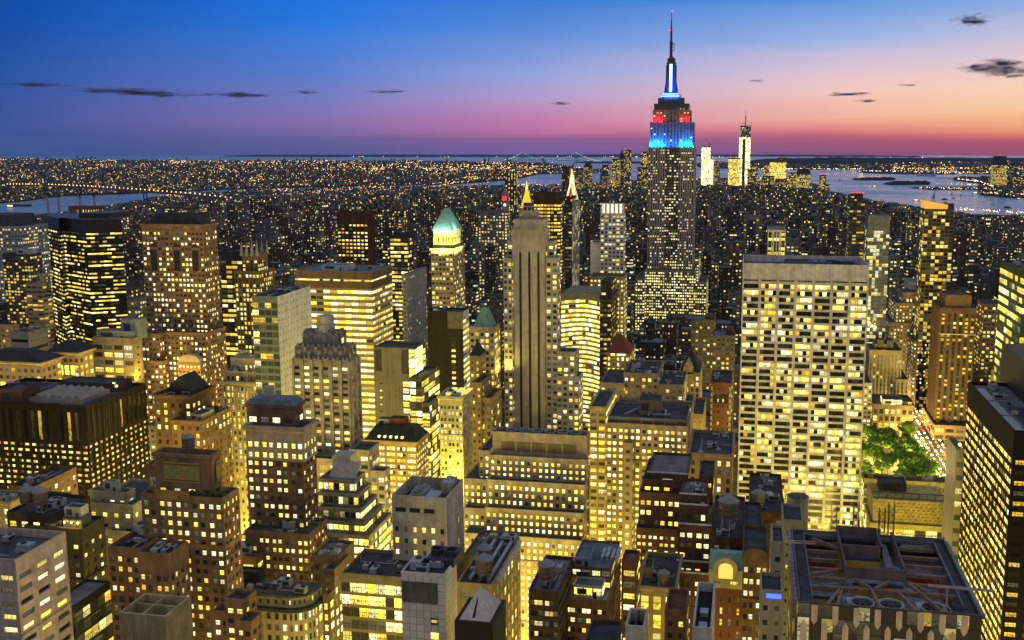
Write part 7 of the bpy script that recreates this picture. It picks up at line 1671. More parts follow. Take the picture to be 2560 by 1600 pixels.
for lane, (xo, flip) in enumerate(((-9.5, 0), (-5, 0), (0, 0), (5, 0), (9.5, 1))):
    y = 640 + q.uniform(0, 8)
    while y < 1080:
        o = CP if not cu_ else copy_tree(CP); cu_ = True
        o.location = (AVX + xo, y, .06); o.rotation_euler = (0, 0, math.pi if q.random() < .25 else 0); y += q.uniform(6.5, 16)

# ================================================================== far downtown towers and harbour
FARF = {}
def farf(name, wall, lit, st=1.8, white=.3, wx=(.2, .8), wy=(.2, .8), spand=None): return fc(name, wall, wx, wy, lit, .2, st, white, 1, spand=spand)
fdk = farf('far_dark_tower', (.05, .045, .055), .3, 2.0); fyl = farf('far_yellow_tower', (.16, .13, .07), .85, 1.5, .25); fgr = farf('far_grey_tower', (.15, .15, .18), .3, 1.6, .4)
fwh = fc('far_bright_glass', (.3, .32, .3), (.12, .88), (.0, 1), .96, .1, 1.9, .95, 1, rail=0)
fye2 = farf('far_gold_tower', (.2, .16, .08), .95, 1.7, .3, (.08, .92), (.15, .9))
def fartower(name, lab, v, xl, xr, y, f, yb=440, d=None, bay=6, fl=6, crown=None, cat='skyscraper'):
    b = Bld(name, lab, lab, cat, yb=yb)
    T = b.t(v, xl, xr, None, y, f=f, d=d or 40, bay=bay, fl=fl, top=6, par=2)
    if crown: crown(b, T)
    b.done(); return b, T
def spire(h, r=.06, mat=None): 
    def go(b, T):
        m = MB(); m.pyramid(T['x0'], T['x1'], T['y0'], T['y1'], T['z1'] - 1, T['z1'] + h, r); b.part('spire_roof', m, mat or plain('dark_spire', (.05, .05, .07)))
    return go
def redtop(b, T):
    for k in range(2):
        m = MB(); x = T['x0'] + (T['x1'] - T['x0']) * (.1 + .8 * k); m.lathe(x, T['y0'] + 4, [(0, T['z1']), (3, T['z1'] + 3), (0, T['z1'] + 6)], 6); b.part('beacon', m, glow('red_beacon', (1, .012, .012), 4))
fartower('office_tower', 'dark slab tower standing left of the gilded campanile in front of the bay', 3600, 1404, 1424, 416, farf('far_slab_dark', (.07, .06, .09), .03), 520)
fartower('office_tower', 'blue-grey far tower with a green pointed roof right of the gilded campanile', 5300, 1437, 1460, 430, fgr, 470)
fartower('office_tower', 'domed-top far tower with lit windows left of the far downtown group', 5600, 1459, 1479, 416, fdk, 450, crown=spire(22, .5))
fartower('office_tower', 'far squat tower with lit rows beside the domed-top tower', 5700, 1504, 1523, 412, fyl if 0 else fdk, 450)
fartower('office_tower', 'far broad tower with a flat yellow lit top below the pointed tower', 5750, 1530, 1549, 397, farf('far_half_lit', (.08, .07, .06), .55), 460)
fartower('skyscraper', 'far dark tower tapering to a pointed spire on the horizon', 5900, 1548, 1559, 392, farf('far_spire_dark', (.04, .035, .045), .15), 470, crown=spire(46, .02))
fartower('skyscraper', 'far tall rippled apartment tower with lit vertical edges and red roof lights', 5500, 1561, 1578, 374, farf('far_rippled', (.13, .10, .09), .35, 1.8, .4), 480, crown=redtop)
fartower('office_tower', 'far office tower with a bright lit middle band just left of the tall floodlit skyscraper', 5600, 1602, 1621, 379, farf('far_band_lit', (.05, .05, .06), .6, 1.8, .35), 470)
fartower('office_tower', 'far dark tower in front of the lit-band tower beside the tall floodlit skyscraper', 5100, 1593, 1620, 418, fdk, 500)
fartower('office_tower', 'far grey tower with glowing gold rooftop corner in the downtown group', 5200, 1500, 1517, 438, farf('far_goldcorner', (.15, .12, .13), .2), 470, crown=spire(26, .1))
def crane(b, T):
    m = MB(); x = T['x1'] - 6; z = T['z1']; m.beam((x, T['y0'] + 5, z - 2), (x, T['y0'] + 5, z + 14), 3); m.beam((x + 6, T['y0'] + 5, z + 10), (x - 24, T['y0'] + 5, z + 52), 1.8); b.part('crane', m, plain('dark_crane', (.05, .03, .03)))
b_, T_ = fartower('skyscraper', 'brilliantly lit white-gold tower with a crane on its flat top, on the skyline', 5850, 1754, 1776, 366, fwh, 452, 40, 4.5, 6, crane)
b_.t(5845, 1754, 1783, None, 397, f=fwh, d=50, bay=4.5, fl=6)
fartower('office_tower', 'slim grey tower with red roof lights right of the crane-topped bright tower', 5800, 1785, 1800, 404, fgr, 445, crown=redtop)
fartower('office_tower', 'stout yellow lit office tower left of the tallest far tower under construction', 5700, 1821, 1852, 395, fye2, 460, 40, 5, 6)
b = Bld('skyscraper', 'tallest far tower, white lit, with a dark unfinished top and mast', 'tallest far tower', 'skyscraper', yb=450)
T = b.t(5880, 1848, 1877, None, 342, f=fwh, d=60, bay=5, fl=5.5)
T2 = b.t(5879, 1850, 1877.5, None, 314, f=farf('unfinished_floors', (.02, .02, .025), .22, 2.5, .9), zb=T['z1'] - 4, d=58, bay=6, fl=6, foot=False)
m = MB(); xm = (T2['x0'] + T2['x1']) / 2; m.beam((xm, 5900, T2['z1'] - 2), (xm, 5900, atv(1865, 290, 5900)[1]), 5); m.beam((xm, 5900, T2['z1']), (xm, 5900, atv(1865, 276, 5900)[1]), 2.4); m.beam((xm - 24, 5900, T2['z1'] + 12), (xm, 5900, T2['z1'] + 12), 2); m.beam((T2['x1'] - 2, 5895, T2['z1'] - 2), (T2['x1'] + 4, 5895, T2['z1'] + 14), 2); b.part('mast', m, plain('dark_crane', (.05, .03, .03)))
m = MB(); w_ = (T['x1'] - T['x0']); m.box(T['x0'] + w_ * .32, T['x0'] + w_ * .56, 5877, 5880.2, 0, T['z1'] - 14, 0); b.part('dim_centre_strip', m, farf('dim_lit_strip', (.12, .11, .05), .7, 1.2, .2)); b.done()
fartower('office_tower', 'dark low tower against the foot of the tallest far tower', 5650, 1869, 1893, 424, fdk, 455); fartower('office_tower', 'tan far tower with a rounded shoulder right of the tallest far tower', 5750, 1880, 1895, 414, farf('far_tan_lit', (.2, .15, .1), .5), 470)
b_, T_ = fartower('office_tower', 'blazing golden slab tower with a dark red cap on the far waterfront', 5900, 1925, 1966, 404, fye2, 450, 50, 5, 5.5)
T2 = b_.t(5905, 1944, 1966, None, 394, f=farf('dark_red_cap', (.10, .03, .04), .05), zb=T_['z1'] - 3, d=40, foot=False)
fartower('office_tower', 'dim golden far tower just left of the blazing golden slab', 5950, 1910, 1926, 412, farf('far_tan_lit', (.2, .15, .1), .5), 440)
fartower('office_tower', 'dark domed tower with few lights below the blazing golden slab', 5500, 1907, 1937, 440, fdk, 480); fartower('apartment_tower', 'dark twin-block tower below the blazing golden slab', 5450, 1938, 1965, 448, fdk, 480)
b_, T_ = fartower('office_tower', 'broad far office block with a dark sloped mansard top and dense lit grid', 5650, 1992, 2027, 434, farf('far_dense_grid', (.18, .14, .09), .75, 1.3, .45), 478, 60)
m = MB(); m.pyramid(T_['x0'], T_['x1'], T_['y0'], T_['y1'], T_['z1'], T_['z1'] + 26, .78); b_.part('mansard_roof', m, plain('dark_spire', (.05, .05, .07)))
fartower('office_tower', 'tan far block tucked left of the mansard-topped far office block', 5700, 1971, 1995, 432, farf('far_tan_lit', (.2, .15, .1), .5), 470)
fartower('apartment_tower', 'slim waterfront apartment tower with red roof lights near the bay', 5600, 2049, 2066, 438, farf('far_apartment', (.12, .08, .07), .5, 2.0, .2), 484, crown=redtop)
fartower('apartment_tower', 'short waterfront apartment tower stepping down beside the slim one', 5550, 2064, 2075, 461, farf('far_apartment', (.12, .08, .07), .5, 2.0, .2), 484)
b = Bld('skyscraper', 'tall dark tower with a tapered top alone across the river at the right', 'riverside dark tapered tower', 'skyscraper', yb=480)
T = b.t(6700, 2484, 2519, None, 412, f=farf('far_jersey_tower', (.07, .06, .05), .7, 1.6, .35), d=60, bay=6, fl=6); m = MB(); m.pyramid(T['x0'], T['x1'], T['y0'], T['y1'], T['z1'] - .5, atv(2500, 390, 6700)[1], .8); b.part('tapered_top', m, plain('dark_spire', (.05, .05, .07)))
b.t(6690, 2484, 2526, None, 474, f=fye2, d=60, bay=6, fl=6); b.done()
fartower('apartment_tower', 'dark waterfront block right of the tapered riverside tower', 6600, 2537, 2575, 440, fdk, 475); fartower('office_building', 'low bright waterfront block below the tapered riverside tower', 6400, 2528, 2570, 472, fyl, 490)

# power station and stacks by the river
b = Bld('power_station', 'brown power station with lit tall windows by the river at the left', 'power station', 'power station', yb=530)
T = b.t(3300, 170, 238, 258, 516, f=fc('far_power_brick', (.16, .07, .06), (.35, .65), (.15, .85), .5, .3, 1.6, .4, 1), bay=11, fl=22, top=8); b.done()
stm = plain('pale_stack', (.36, .33, .36)); stm2 = plain('dark_stack_cap', (.05, .04, .05))
for k, (px, v, yt, ybm, lab) in enumerate(((117, 3450, 483, 532, 'leftmost pale river smokestack with a dark cap'), (145, 3450, 486, 532, 'second pale river smokestack from the left'), (198, 3420, 482, 518, 'dark-topped smokestack rising from the power station roof'), (234, 3420, 482, 518, 'rightmost smokestack on the power station'))):
    z1 = atv(px, yt, v)[1]; x = colx(px, v, z1); z0 = 0 if k < 2 else 0
    r = empty('smokestack', (x, v, 0), lab, 'smokestack', 'river smokestacks'); m = MB(); m.lathe(x, v, [(4.6, 0), (4.0, z1 * .82)], 12); m.build('shaft', stm, r); m = MB(); m.lathe(x, v, [(4.0, z1 * .82), (3.8, z1)], 12); m.build('cap', stm2, r)

# ---- bridges
def bridge(name, lab, tw, deck, mat, lights, lmat, tw_w, tw_top, cable=True, n=26, lr=4.0, cl=None):
    # tw: [(x,y)...] towers in world; deck: polyline [(x,y,z)...]
    r = empty(name, (*tw[0], 0), lab, 'bridge')
    m = MB()
    for a, c in zip(deck[:-1], deck[1:]): m.beam(a, c, tw_w, 9)
    m.build('deck', mat, r)
    for x, y in tw:
        u = Vector((deck[-1][0] - deck[0][0], deck[-1][1] - deck[0][1])).normalized(); nn = Vector((-u.y, u.x)) * tw_w * .5
        m = MB()
        for s in (-1, 1): m.beam((x + nn.x * s, y + nn.y * s, -4), (x + nn.x * s, y + nn.y * s, tw_top), tw_w * .28)
        for z in (tw_top - 6, tw_top * .55): m.beam((x - nn.x, y - nn.y, z), (x + nn.x, y + nn.y, z), tw_w * .25)
        m.build('tower', mat, r)
    lm = MB(); cm = MB()
    def bulb(p): x, y, z = p; lm.lathe(x, y, [(0, z - lr), (lr * .8, z), (0, z + lr)], 4)
    spans = [(deck[0], (*tw[0], tw_top)), ((*tw[0], tw_top), (*tw[1], tw_top)), ((*tw[1], tw_top), deck[-1])]
    for k, (a, c) in enumerate(spans):
        pv = None; a = Vector(a); c = Vector(c)
        for i in range(n + 1):
            q = i / n; p = a.lerp(c, q); zd = deck[0][2] + 6
            if k == 1: p.z = zd + (tw_top - zd) * (2 * q - 1) ** 2
            elif k == 0: p.z = zd + (tw_top - zd) * q ** 1.6
            else: p.z = zd + (tw_top - zd) * (1 - q) ** 1.6
            if pv is not None: cm.beam(tuple(pv), tuple(p), 2.2)
            if cl: bulb(tuple(p))
            pv = p
    cm.build('cable', mat, r)
    for a, c in zip(deck[:-1], deck[1:]):
        a, c = Vector(a), Vector(c); L = (c - a).length; k = max(2, int(L / lights))
        for i in range(k): p = a.lerp(c, i / k); bulb((p.x, p.y, p.z + 9))
    o = lm.build('bridge_lights', lmat, r); o['kind'] = 'stuff'
    return r
bm_ = plain('bridge_steel', (.10, .10, .14))
wl1, wl2 = onz(364, 500, 0), onz(115, 483, 0)
d0 = onz(600, 492, 0)
dl = []
for px, py in ((590, 489), (470, 485), (364, 481.5), (240, 477.5), (115, 477), (20, 478)):
    pass
def deckpt(px, base): x, y = base; return (x, y, 42)
A_, B_ = Vector((*wl1, 0)), Vector((*wl2, 0)); dv = (B_ - A_)
dk_ = [tuple(A_ - dv * 1.1 + Vector((0, 0, 14))), tuple(A_ - dv * .45 + Vector((0, 0, 36))), tuple(A_ + Vector((0, 0, 42))), tuple(A_ + dv * .5 + Vector((0, 0, 45))), tuple(B_ + Vector((0, 0, 42))), tuple(B_ + dv * .5 + Vector((0, 0, 30)))]
bridge('suspension_bridge', 'steel suspension bridge with a string of orange deck lights crossing the left river', [wl1, wl2], dk_, bm_, 40, glow('orange_bridge_lamp', (1, .48, .08), 7), 16, 100, cl=None, lr=3.2)
m1, m2 = onz(935, 471, 0), onz(1037, 469, 0); A_, B_ = Vector((*m1, 0)), Vector((*m2, 0)); dv = B_ - A_
bridge('suspension_bridge', 'far suspension bridge whose cables are dotted with white lights, left of the golden pyramid', [m1, m2], [tuple(A_ - dv * .45 + Vector((0, 0, 30))), tuple(A_ + Vector((0, 0, 40))), tuple(B_ + Vector((0, 0, 40))), tuple(B_ + dv * .5 + Vector((0, 0, 30)))], bm_, 60, glow('white_bridge_lamp', (1, .9, .75), 3), 16, 100, cl=1, lr=1.5, n=18)
v1, v2 = onz(1305, 405.5, 0), onz(1439, 407.5, 0); A_, B_ = Vector((*v1, 0)), Vector((*v2, 0)); dv = B_ - A_; zt = atv(1305, 381, v1[1])[1]
zd_ = atv(1305, 399.5, v1[1])[1]
bridge('suspension_bridge', 'great double-towered suspension bridge outlined in pale lights on the horizon', [v1, v2], [tuple(A_ - dv * .34 + Vector((0, 0, zd_ - 10))), tuple(A_ + Vector((0, 0, zd_))), tuple(A_ + dv * .5 + Vector((0, 0, zd_ + 6))), tuple(B_ + Vector((0, 0, zd_))), tuple(B_ + dv * .45 + Vector((0, 0, zd_ - 16)))], plain('pale_bridge_steel', (.25, .32, .36)), 110, glow('pale_bridge_lamp', (.75, 1, .95), 2.0), 34, zt, cl=1, lr=4.5, n=26)
# ---- statue on its island, boats
sx_, sy_ = onz(2153, 446.5, 1); r = empty('statue', (sx_, sy_, 1), 'green statue raising an arm on a lit pedestal on the far island', 'statue')
m = MB(); m.lathe(sx_, sy_, [(30, 1), (30, 12), (16, 13), (14, 20), (10, 46), (11, 48)], 8); m.build('pedestal', glow('lit_pedestal', (1, .8, .45), .5), r)
m = MB(); m.lathe(sx_, sy_, [(6.5, 47), (5.5, 62), (4.6, 74), (2, 78), (2.6, 81), (2.2, 85), (0, 87)], 10); m.beam((sx_ - 3, sy_, 72), (sx_ - 6, sy_, 92), 2.4); m.build('figure', COPPER, r)
m = MB(); m.lathe(sx_ - 6.2, sy_, [(0, 91), (2, 94), (0, 97)], 6); m.build('torch', glow('torch_glow', (1, .75, .3), 6), r)
hullm = plain('boat_hull', (.06, .06, .08)); sailm = plain('sail', (.10, .11, .15)); cabl = glow('boat_cabin_light', (1, .75, .35), 2.2)
for (px, py, L, kind, lab) in ((2334, 494, 20, 1, 'sailboat with a tall dark sail in mid bay'), (2402, 490, 9, 1, 'small sailboat right of the tall dark sailboat'), (2379, 487, 9, 1, 'tiny sailboat between two larger sailboats on the bay'), (2240, 469, 8, 1, 'tiny sailboat below the wooded islands'), (2099, 452, 10, 1, 'small sailboat left of the statue island'), (2290, 502, 30, 0, 'lit ferry crossing the bay near the lower shore'), (2186, 467, 30, 0, 'white lit ferry left of the wooded islands'), (2174, 468, 18, 0, 'small lit boat beside the white ferry'), (2438, 484, 34, 0, 'orange ferry near the right pier'), (2361, 499, 34, 0, 'dark barge right of the tall sailboat'), (2384, 495, 18, 0, 'small motorboat right of the dark barge'), (2518, 520, 38, 0, 'dark boat near the lower right shore'), (2547, 497, 20, 0, 'white boat at the right edge of the bay'), (2326, 440.5, 90, 0, 'long anchored barge far out on the bay'), (2303, 440, 80, 0, 'dark anchored barge left of the long barge'), (25, 518, 44, 0, 'tugboat with an orange glow on the left river'), (52, 516, 110, 0, 'long dark barge beside the tugboat on the left river')):
    x, y = onz(px, py, -4); r = empty('sailboat' if kind else 'boat', (x, y, -4), lab, 'boat')
    m = MB(); m.prism([(x - L / 2, y), (x - L * .35, y - L * .12), (x + L * .35, y - L * .12), (x + L / 2, y), (x + L * .35, y + L * .12), (x - L * .35, y + L * .12)], -5, -4 + max(2, L * .08), 0, 0); m.build('hull', hullm, r)
    if kind: m = MB(); m.tri((x - L * .3, y, -1), (x + L * .3, y, -1), (x + L * .1, y, L * 1.5)); m.beam((x + L * .1, y, -3), (x + L * .1, y, L * 1.55), .5); m.build('sail', sailm, r)
    elif L < 50: m = MB(); m.box(x - L * .25, x + L * .25, y - L * .08, y + L * .08, -4 + L * .08, -4 + L * .2); m.build('cabin', cabl if ('lit' in lab or 'orange' in lab or 'white' in lab) else hullm, r)

# ================================================================== filler blocks of the city grid
def skyl(px):
    pts = [(-300, 545), (160, 540), (330, 515), (600, 492), (1000, 478), (1250, 470), (1420, 470), (1640, 462), (1740, 458), (2040, 470), (2120, 486), (2200, 505), (2300, 522), (2400, 535), (2900, 540)]
    for (a, ya), (c, yc) in zip(pts[:-1], pts[1:]):
        if a <= px <= c: return ya + (yc - ya) * (px - a) / (c - a)
    return 540
VIS.append((691, 2160, 2372, 1176)); VIS.append((1090, 2280, 2345, 1090))
q = random.Random(21); LOTS = []
AVS = (-890, -700, -560, -430, -300, -165, 165, 430, 690)
def capz(y, pa, pb):
    c = 400
    for v, a, b_, yb in VIS:
        if v > y + 3 and a - 3 < pb and b_ + 3 > pa: c = min(c, atv((pa + pb) / 2, yb, y)[1])
    for pp in (pa, (pa + pb) / 2, pb): c = min(c, atv(pp, skyl(pp), y)[1])
    return c
y = 384.0
while y < 2560:
    row = 0
    for (ya, yd) in ((y + 9, 29), (y + 41, 29)):
        xa, xb = colx(-140, ya, 20), colx(2860, ya, 20); x = xa
        while x < xb:
            w_ = q.choice((9, 12, 15, 18, 22, 28, 36)) * q.uniform(.85, 1.15); x1 = x + w_; d_ = yd * q.uniform(.75, 1)
            ok = not any(x1 > a - 11 and x < a + 11 for a in AVS) and not (x1 > PARK[0] - 8 and x < AVX + 18 and ya < 898 and ya + d_ > 672)
            ok = ok and not any(x < b_ + .8 and x1 > a - .8 and ya < dd + .8 and ya + d_ > c - .8 for a, b_, c, dd in FOOT) and not (ya < 470 and any(x - 3 < a < x1 + 3 and ya - 3 < b_ < ya + d_ + 3 for a, b_ in LAMPS))
            ok = ok and not (465 < ya < 700 and 15 < x1 and x < 190)
            if ok:
                base = 42 if ya < 1000 else 34 if ya < 1400 else 26
                h = base * q.lognormvariate(0, .42 if ya < 1000 else .58)
                if q.random() < (.13 if ya < 1300 else .07): h = q.uniform(50, 120)
                pa, pb = proj(x, ya, h)[0], proj(x1, ya, h)[0]
                c = capz(ya, pa, pb)
                if h > c: h = c * q.uniform(.72, .99)
                if h > 7 and proj(x, ya, h)[1] < 1620: LOTS.append((x, x1, ya, ya + d_, h, pa, pb))
            x = x1 + (.4 if q.random() < .8 else q.uniform(3, 9))
    y += 80
KINDS = [
 ('loft_building', 'loft building', 'dark brick', walls('filler_dark_brick', (.045, .038, .042), lit=.17, coh=.14, st=2.1, mull=1, white=.5)),
 ('loft_building', 'loft building', 'red-brown brick', walls('filler_red_brick', (.075, .048, .045), lit=.13, coh=.12, st=2.1, mull=1, white=.4)),
 ('apartment_building', 'apartment building', 'grey brick', walls('filler_grey_brick', (.085, .088, .108), lit=.16, coh=.12, st=2.0, mull=1, white=.4, wx=(.32, .68))),
 ('apartment_building', 'apartment building', 'tan brick', walls('filler_tan_brick', (.12, .10, .085), lit=.22, coh=.18, st=2.1, mull=2, white=.45, wx=(.22, .78))),
 ('commercial_building', 'commercial building', 'pale stone', walls('filler_pale_stone', (.20, .19, .185), lit=.30, coh=.28, st=2.1, mull=2, white=.55, wx=(.2, .8))),
 ('commercial_building', 'commercial building', 'dark glass', walls('filler_dark_glass', (.05, .05, .06), lit=.32, st=2.0, mull=3, white=.65, wx=(.05, .95), wy=(.28, .75), coh=.35)),
]
def area(l): x, x1, ya, yb_, h, pa, pb = l; return ((pb - pa) * (proj(x, ya, 0)[1] - proj(x, ya, h)[1]) / 100 + 4000 / ya) * (0 if pa > 2556 or pb < 4 else 1)
LOTS.sort(key=area, reverse=True)
NBIG = 560
rest = [MB() for _ in KINDS]; restr = MB()
def nearest(px, v):
    best, bd = None, 1e9
    for h in HEROES:
        if h.v < 9000 and h.px[0] < 9000:
            d = abs((h.px[0] + h.px[1]) / 2 - px) + abs(h.v - v) * .5
            if d < bd: best, bd = h, d
    return best
seenl = {}
LITW = ('sparsely lit', 'half-lit', 'brightly lit')
for i, (x, x1, ya, yb_, h, pa, pb) in enumerate(LOTS):
    k = q.choices(range(6), (3, 3, 3, 2.5, 2, 1))[0]; nm, kw, colr, fm = KINDS[k]; par = .9
    fl, bay = (3.7, 3.4) if ya < 1050 else (4.6, 4.6) if ya < 1500 else (5.6, 6.4)
    def shell(mb, mi=0, tmi=1):
        P = ((x, ya), (x1, ya), (x1, yb_), (x, yb_))
        for s in range(4):
            a, c = P[s], P[(s + 1) % 4]; L = math.hypot(c[0] - a[0], c[1] - a[1])
            mb.wallq(a, c, 0, h - 1.6, mi, uvgrid(max(1, round(L / bay)), max(1, round((h - 1.6) / fl)))); mb.wallq(a, c, h - 1.6, h, tmi)
        Q = ((x + .5, ya + .5), (x1 - .5, ya + .5), (x1 - .5, yb_ - .5), (x + .5, yb_ - .5))
        for s in range(4):
            j = (s + 1) % 4; mb.quad((*P[s], h), (*P[j], h), (*Q[j], h), (*Q[s], h), tmi); mb.quad((*Q[j], h - par), (*Q[s], h - par), (*Q[s], h), (*Q[j], h), tmi)
    rm = (ROOF, ROOFB, ROOFG, ROOFB)[q.randrange(4)]
    if i < NBIG:
        mb = MB(); r = empty(nm, ((x + x1) / 2, (ya + yb_) / 2, 0), None, kw)
        shell(mb); mb.build('wall', [fm, trim_of(fm)], r)
        m = MB(); m.quad((x + .5, ya + .5, h - par), (x1 - .5, ya + .5, h - par), (x1 - .5, yb_ - .5, h - par), (x + .5, yb_ - .5, h - par)); m.build('roof', rm, r)
        feat = 'flat empty roof'
        if x1 - x > 10 and ya < 1700:
            bw, bd_ = (x1 - x) * q.uniform(.22, .4), (yb_ - ya) * q.uniform(.2, .4); bx, by = x + 1 + q.random() * (x1 - x - bw - 2), ya + 2 + q.random() * (yb_ - ya - bd_ - 4); bh = q.uniform(2.5, 6)
            m = MB(); m.box(bx, bx + bw, by, by + bd_, h - par - .02, h - par + bh); m.build('bulkhead', trim_of(q.choice(KINDS)[3]), r); feat = 'boxy bulkhead on its roof' if bh < 4 else 'tall bulkhead on its roof'
            if ya < 1150 and q.random() < .45:
                m = MB()
                for _ in range(3): tx, ty = q.uniform(x + 2, x1 - 3), q.uniform(ya + 2, yb_ - 3); m.box(tx, tx + q.uniform(1, 2.2), ty, ty + q.uniform(1, 2), h - par - .01, h - par + q.uniform(.8, 1.8))
                m.build('roof_vent', METAL, r)
        n_ = nearest((pa + pb) / 2, ya); size = 'narrow' if x1 - x < 13 else 'broad' if x1 - x > 26 else 'mid-width'; tall = 'low' if h < 22 else 'tall' if h > 50 else 'mid-rise'
        mid = (n_.px[0] + n_.px[1]) / 2; rel = 'left of' if (pa + pb) / 2 < n_.px[0] else 'right of' if (pa + pb) / 2 > n_.px[1] else 'behind' if ya > n_.v else 'below'
        lab = f'{size} {tall} {colr} {kw}, {feat.split(" on ")[0]}, {rel} the {n_.short}'
        if len(lab.split()) > 16: lab = f'{size} {tall} {colr} {kw} {rel} the {n_.short}'
        lab = ' '.join(lab.split()[:16]); r['label'] = lab; r['group'] = f'{colr} {kw}s in the street grid near the {n_.short}'
    else:
        shell(rest[k]); restr.quad((x + .5, ya + .5, h - par), (x1 - .5, ya + .5, h - par), (x1 - .5, yb_ - .5, h - par), (x + .5, yb_ - .5, h - par))
        if x1 - x > 10 and q.random() < .6:
            bx, by = q.uniform(x + 1, x1 - 6), q.uniform(ya + 2, yb_ - 8); restr.box(bx, bx + 4.5, by, by + 5, h - par - .02, h + q.uniform(1.5, 4))
for k in range(6):
    if rest[k].f: o = rest[k].build('distant_block_walls', [KINDS[k][3], trim_of(KINDS[k][3])]); o['kind'] = 'stuff'
o = restr.build('distant_block_roofs', ROOFB); o['kind'] = 'stuff'
# ---- the far city reads as one mass: low houses, slabs and street lights out to the horizon
def inpoly(x, y, P):
    c = False
    for i in range(len(P)):
        (x1, y1), (x2, y2) = P[i], P[i - 1]
        if (y1 > y) != (y2 > y) and x < (x2 - x1) * (y - y1) / (y2 - y1) + x1: c = not c
    return c
CITYM = [farf('mass_dark', (.026, .034, .066), .018, 3.2, .4), farf('mass_brown', (.046, .044, .066), .032, 3.2, .2), farf('mass_grey', (.12, .12, .17), .045, 2.6, .6), farf('mass_bright', (.10, .105, .13), .3, 2.2, .5), plain('mass_roof', (.10, .115, .155), .9, streak=False)]
fm = MB()
def massbox(x, y, w_, d_, h, mi, a):
    ca, sa = math.cos(a), math.sin(a); P = [(x + ca * u - sa * v, y + sa * u + ca * v) for u, v in ((-w_, -d_), (w_, -d_), (w_, d_), (-w_, d_))]
    cell = max(6.5, y * .0016)
    for s in (0, 1, 3):
        a_, c_ = P[s], P[(s + 1) % 4]; L = math.hypot(c_[0] - a_[0], c_[1] - a_[1]); fm.wallq(a_, c_, 0, h, mi, uvgrid(max(1, round(L / cell)), max(1, round(h / cell))))
    fm.quad((*P[0], h), (*P[1], h), (*P[2], h), (*P[3], h), 4)
LB = MB(); LBm = []
def bulb(x, y, z, r, mi): LB.lathe(x, y, [(0, z - r), (r, z), (0, z + r)], 4, mi)
def dens_light(px, py):      # brighter belts: the waterfronts and the expressways
    return 1.0
cnt = 0
for _ in range(34000):
    px = q.uniform(-20, 2580); py = 392 + 235 * q.random() ** 1.35
    x, y = onz(px, py, 0)
    if y < 2500: continue
    man = inpoly(x, y, MAN); brk = (not man) and inpoly(x, y, BRK_); nj = (not man and not brk) and (inpoly(x, y, NJ) or inpoly(x, y, JC))
    if not (man or brk or nj): continue
    s_ = max(1.0, y / 4200); w_, d_ = q.uniform(8, 20) * s_ ** .8, q.uniform(8, 18) * s_ ** .8
    h = q.lognormvariate(0, .35) * (24 if man else 13); tw_ = q.random()
    if man and tw_ < .10: h = q.uniform(45, 95); w_, d_ = 13, 11
    if brk and tw_ < .035: h = q.uniform(40, 85); w_, d_ = 16, 12
    if man and y > 4800: h *= 1.5
    c = atv(px, skyl(px) if man else max(395, py - 16), y)[1]
    if man and h > c: h = max(6, c * q.uniform(.5, 1))
    massbox(x, y, w_ / 1.4, d_ / 1.4, h, q.choices(range(4), (5, 4, 2, .8))[0], 0.0 if man and y < 4000 else q.choice((.25, -.5, .9)))
    cnt += 1
o = fm.build('far_city_blocks', CITYM); o['kind'] = 'stuff'
LM = [glow('far_orange_lamp', (1, .42, .05), 9), glow('far_yellow_lamp', (1, .68, .18), 9), glow('far_white_lamp', (1, .88, .6), 8), glow('far_red_lamp', (1, .06, .05), 8)]
def lightat(px, py, z, k=None, s=1.0):
    x, y = onz(px, py, z)
    if y > 29000 or y < 1200: return
    bulb(x, y, z, y / F * .62 * s * q.uniform(.55, 1.15), q.choices(range(4), (6, 4, 2.2, .35))[0] if k is None else k)
for _ in range(210):           # clusters
    cx_ = q.uniform(-10, 2050); cy_ = 396 + 95 * q.random() ** 1.3
    for _ in range(q.randrange(6, 28)):
        px, py = cx_ + q.gauss(0, 16), cy_ + q.gauss(0, 2.6); x, y = onz(px, py, 8)
        if inpoly(x, y, BRK_) or inpoly(x, y, MAN) and y > 2600: lightat(px, py, q.uniform(6, 22))
for _ in range(1100):
    px, py = q.uniform(-10, 2570), 395 + 200 * q.random() ** 1.3; x, y = onz(px, py, 8)
    if y > 1500 and (inpoly(x, y, MAN) or inpoly(x, y, BRK_)): lightat(px, py, q.uniform(8, 40) if y > 2500 else q.uniform(25, 45), None, .8)
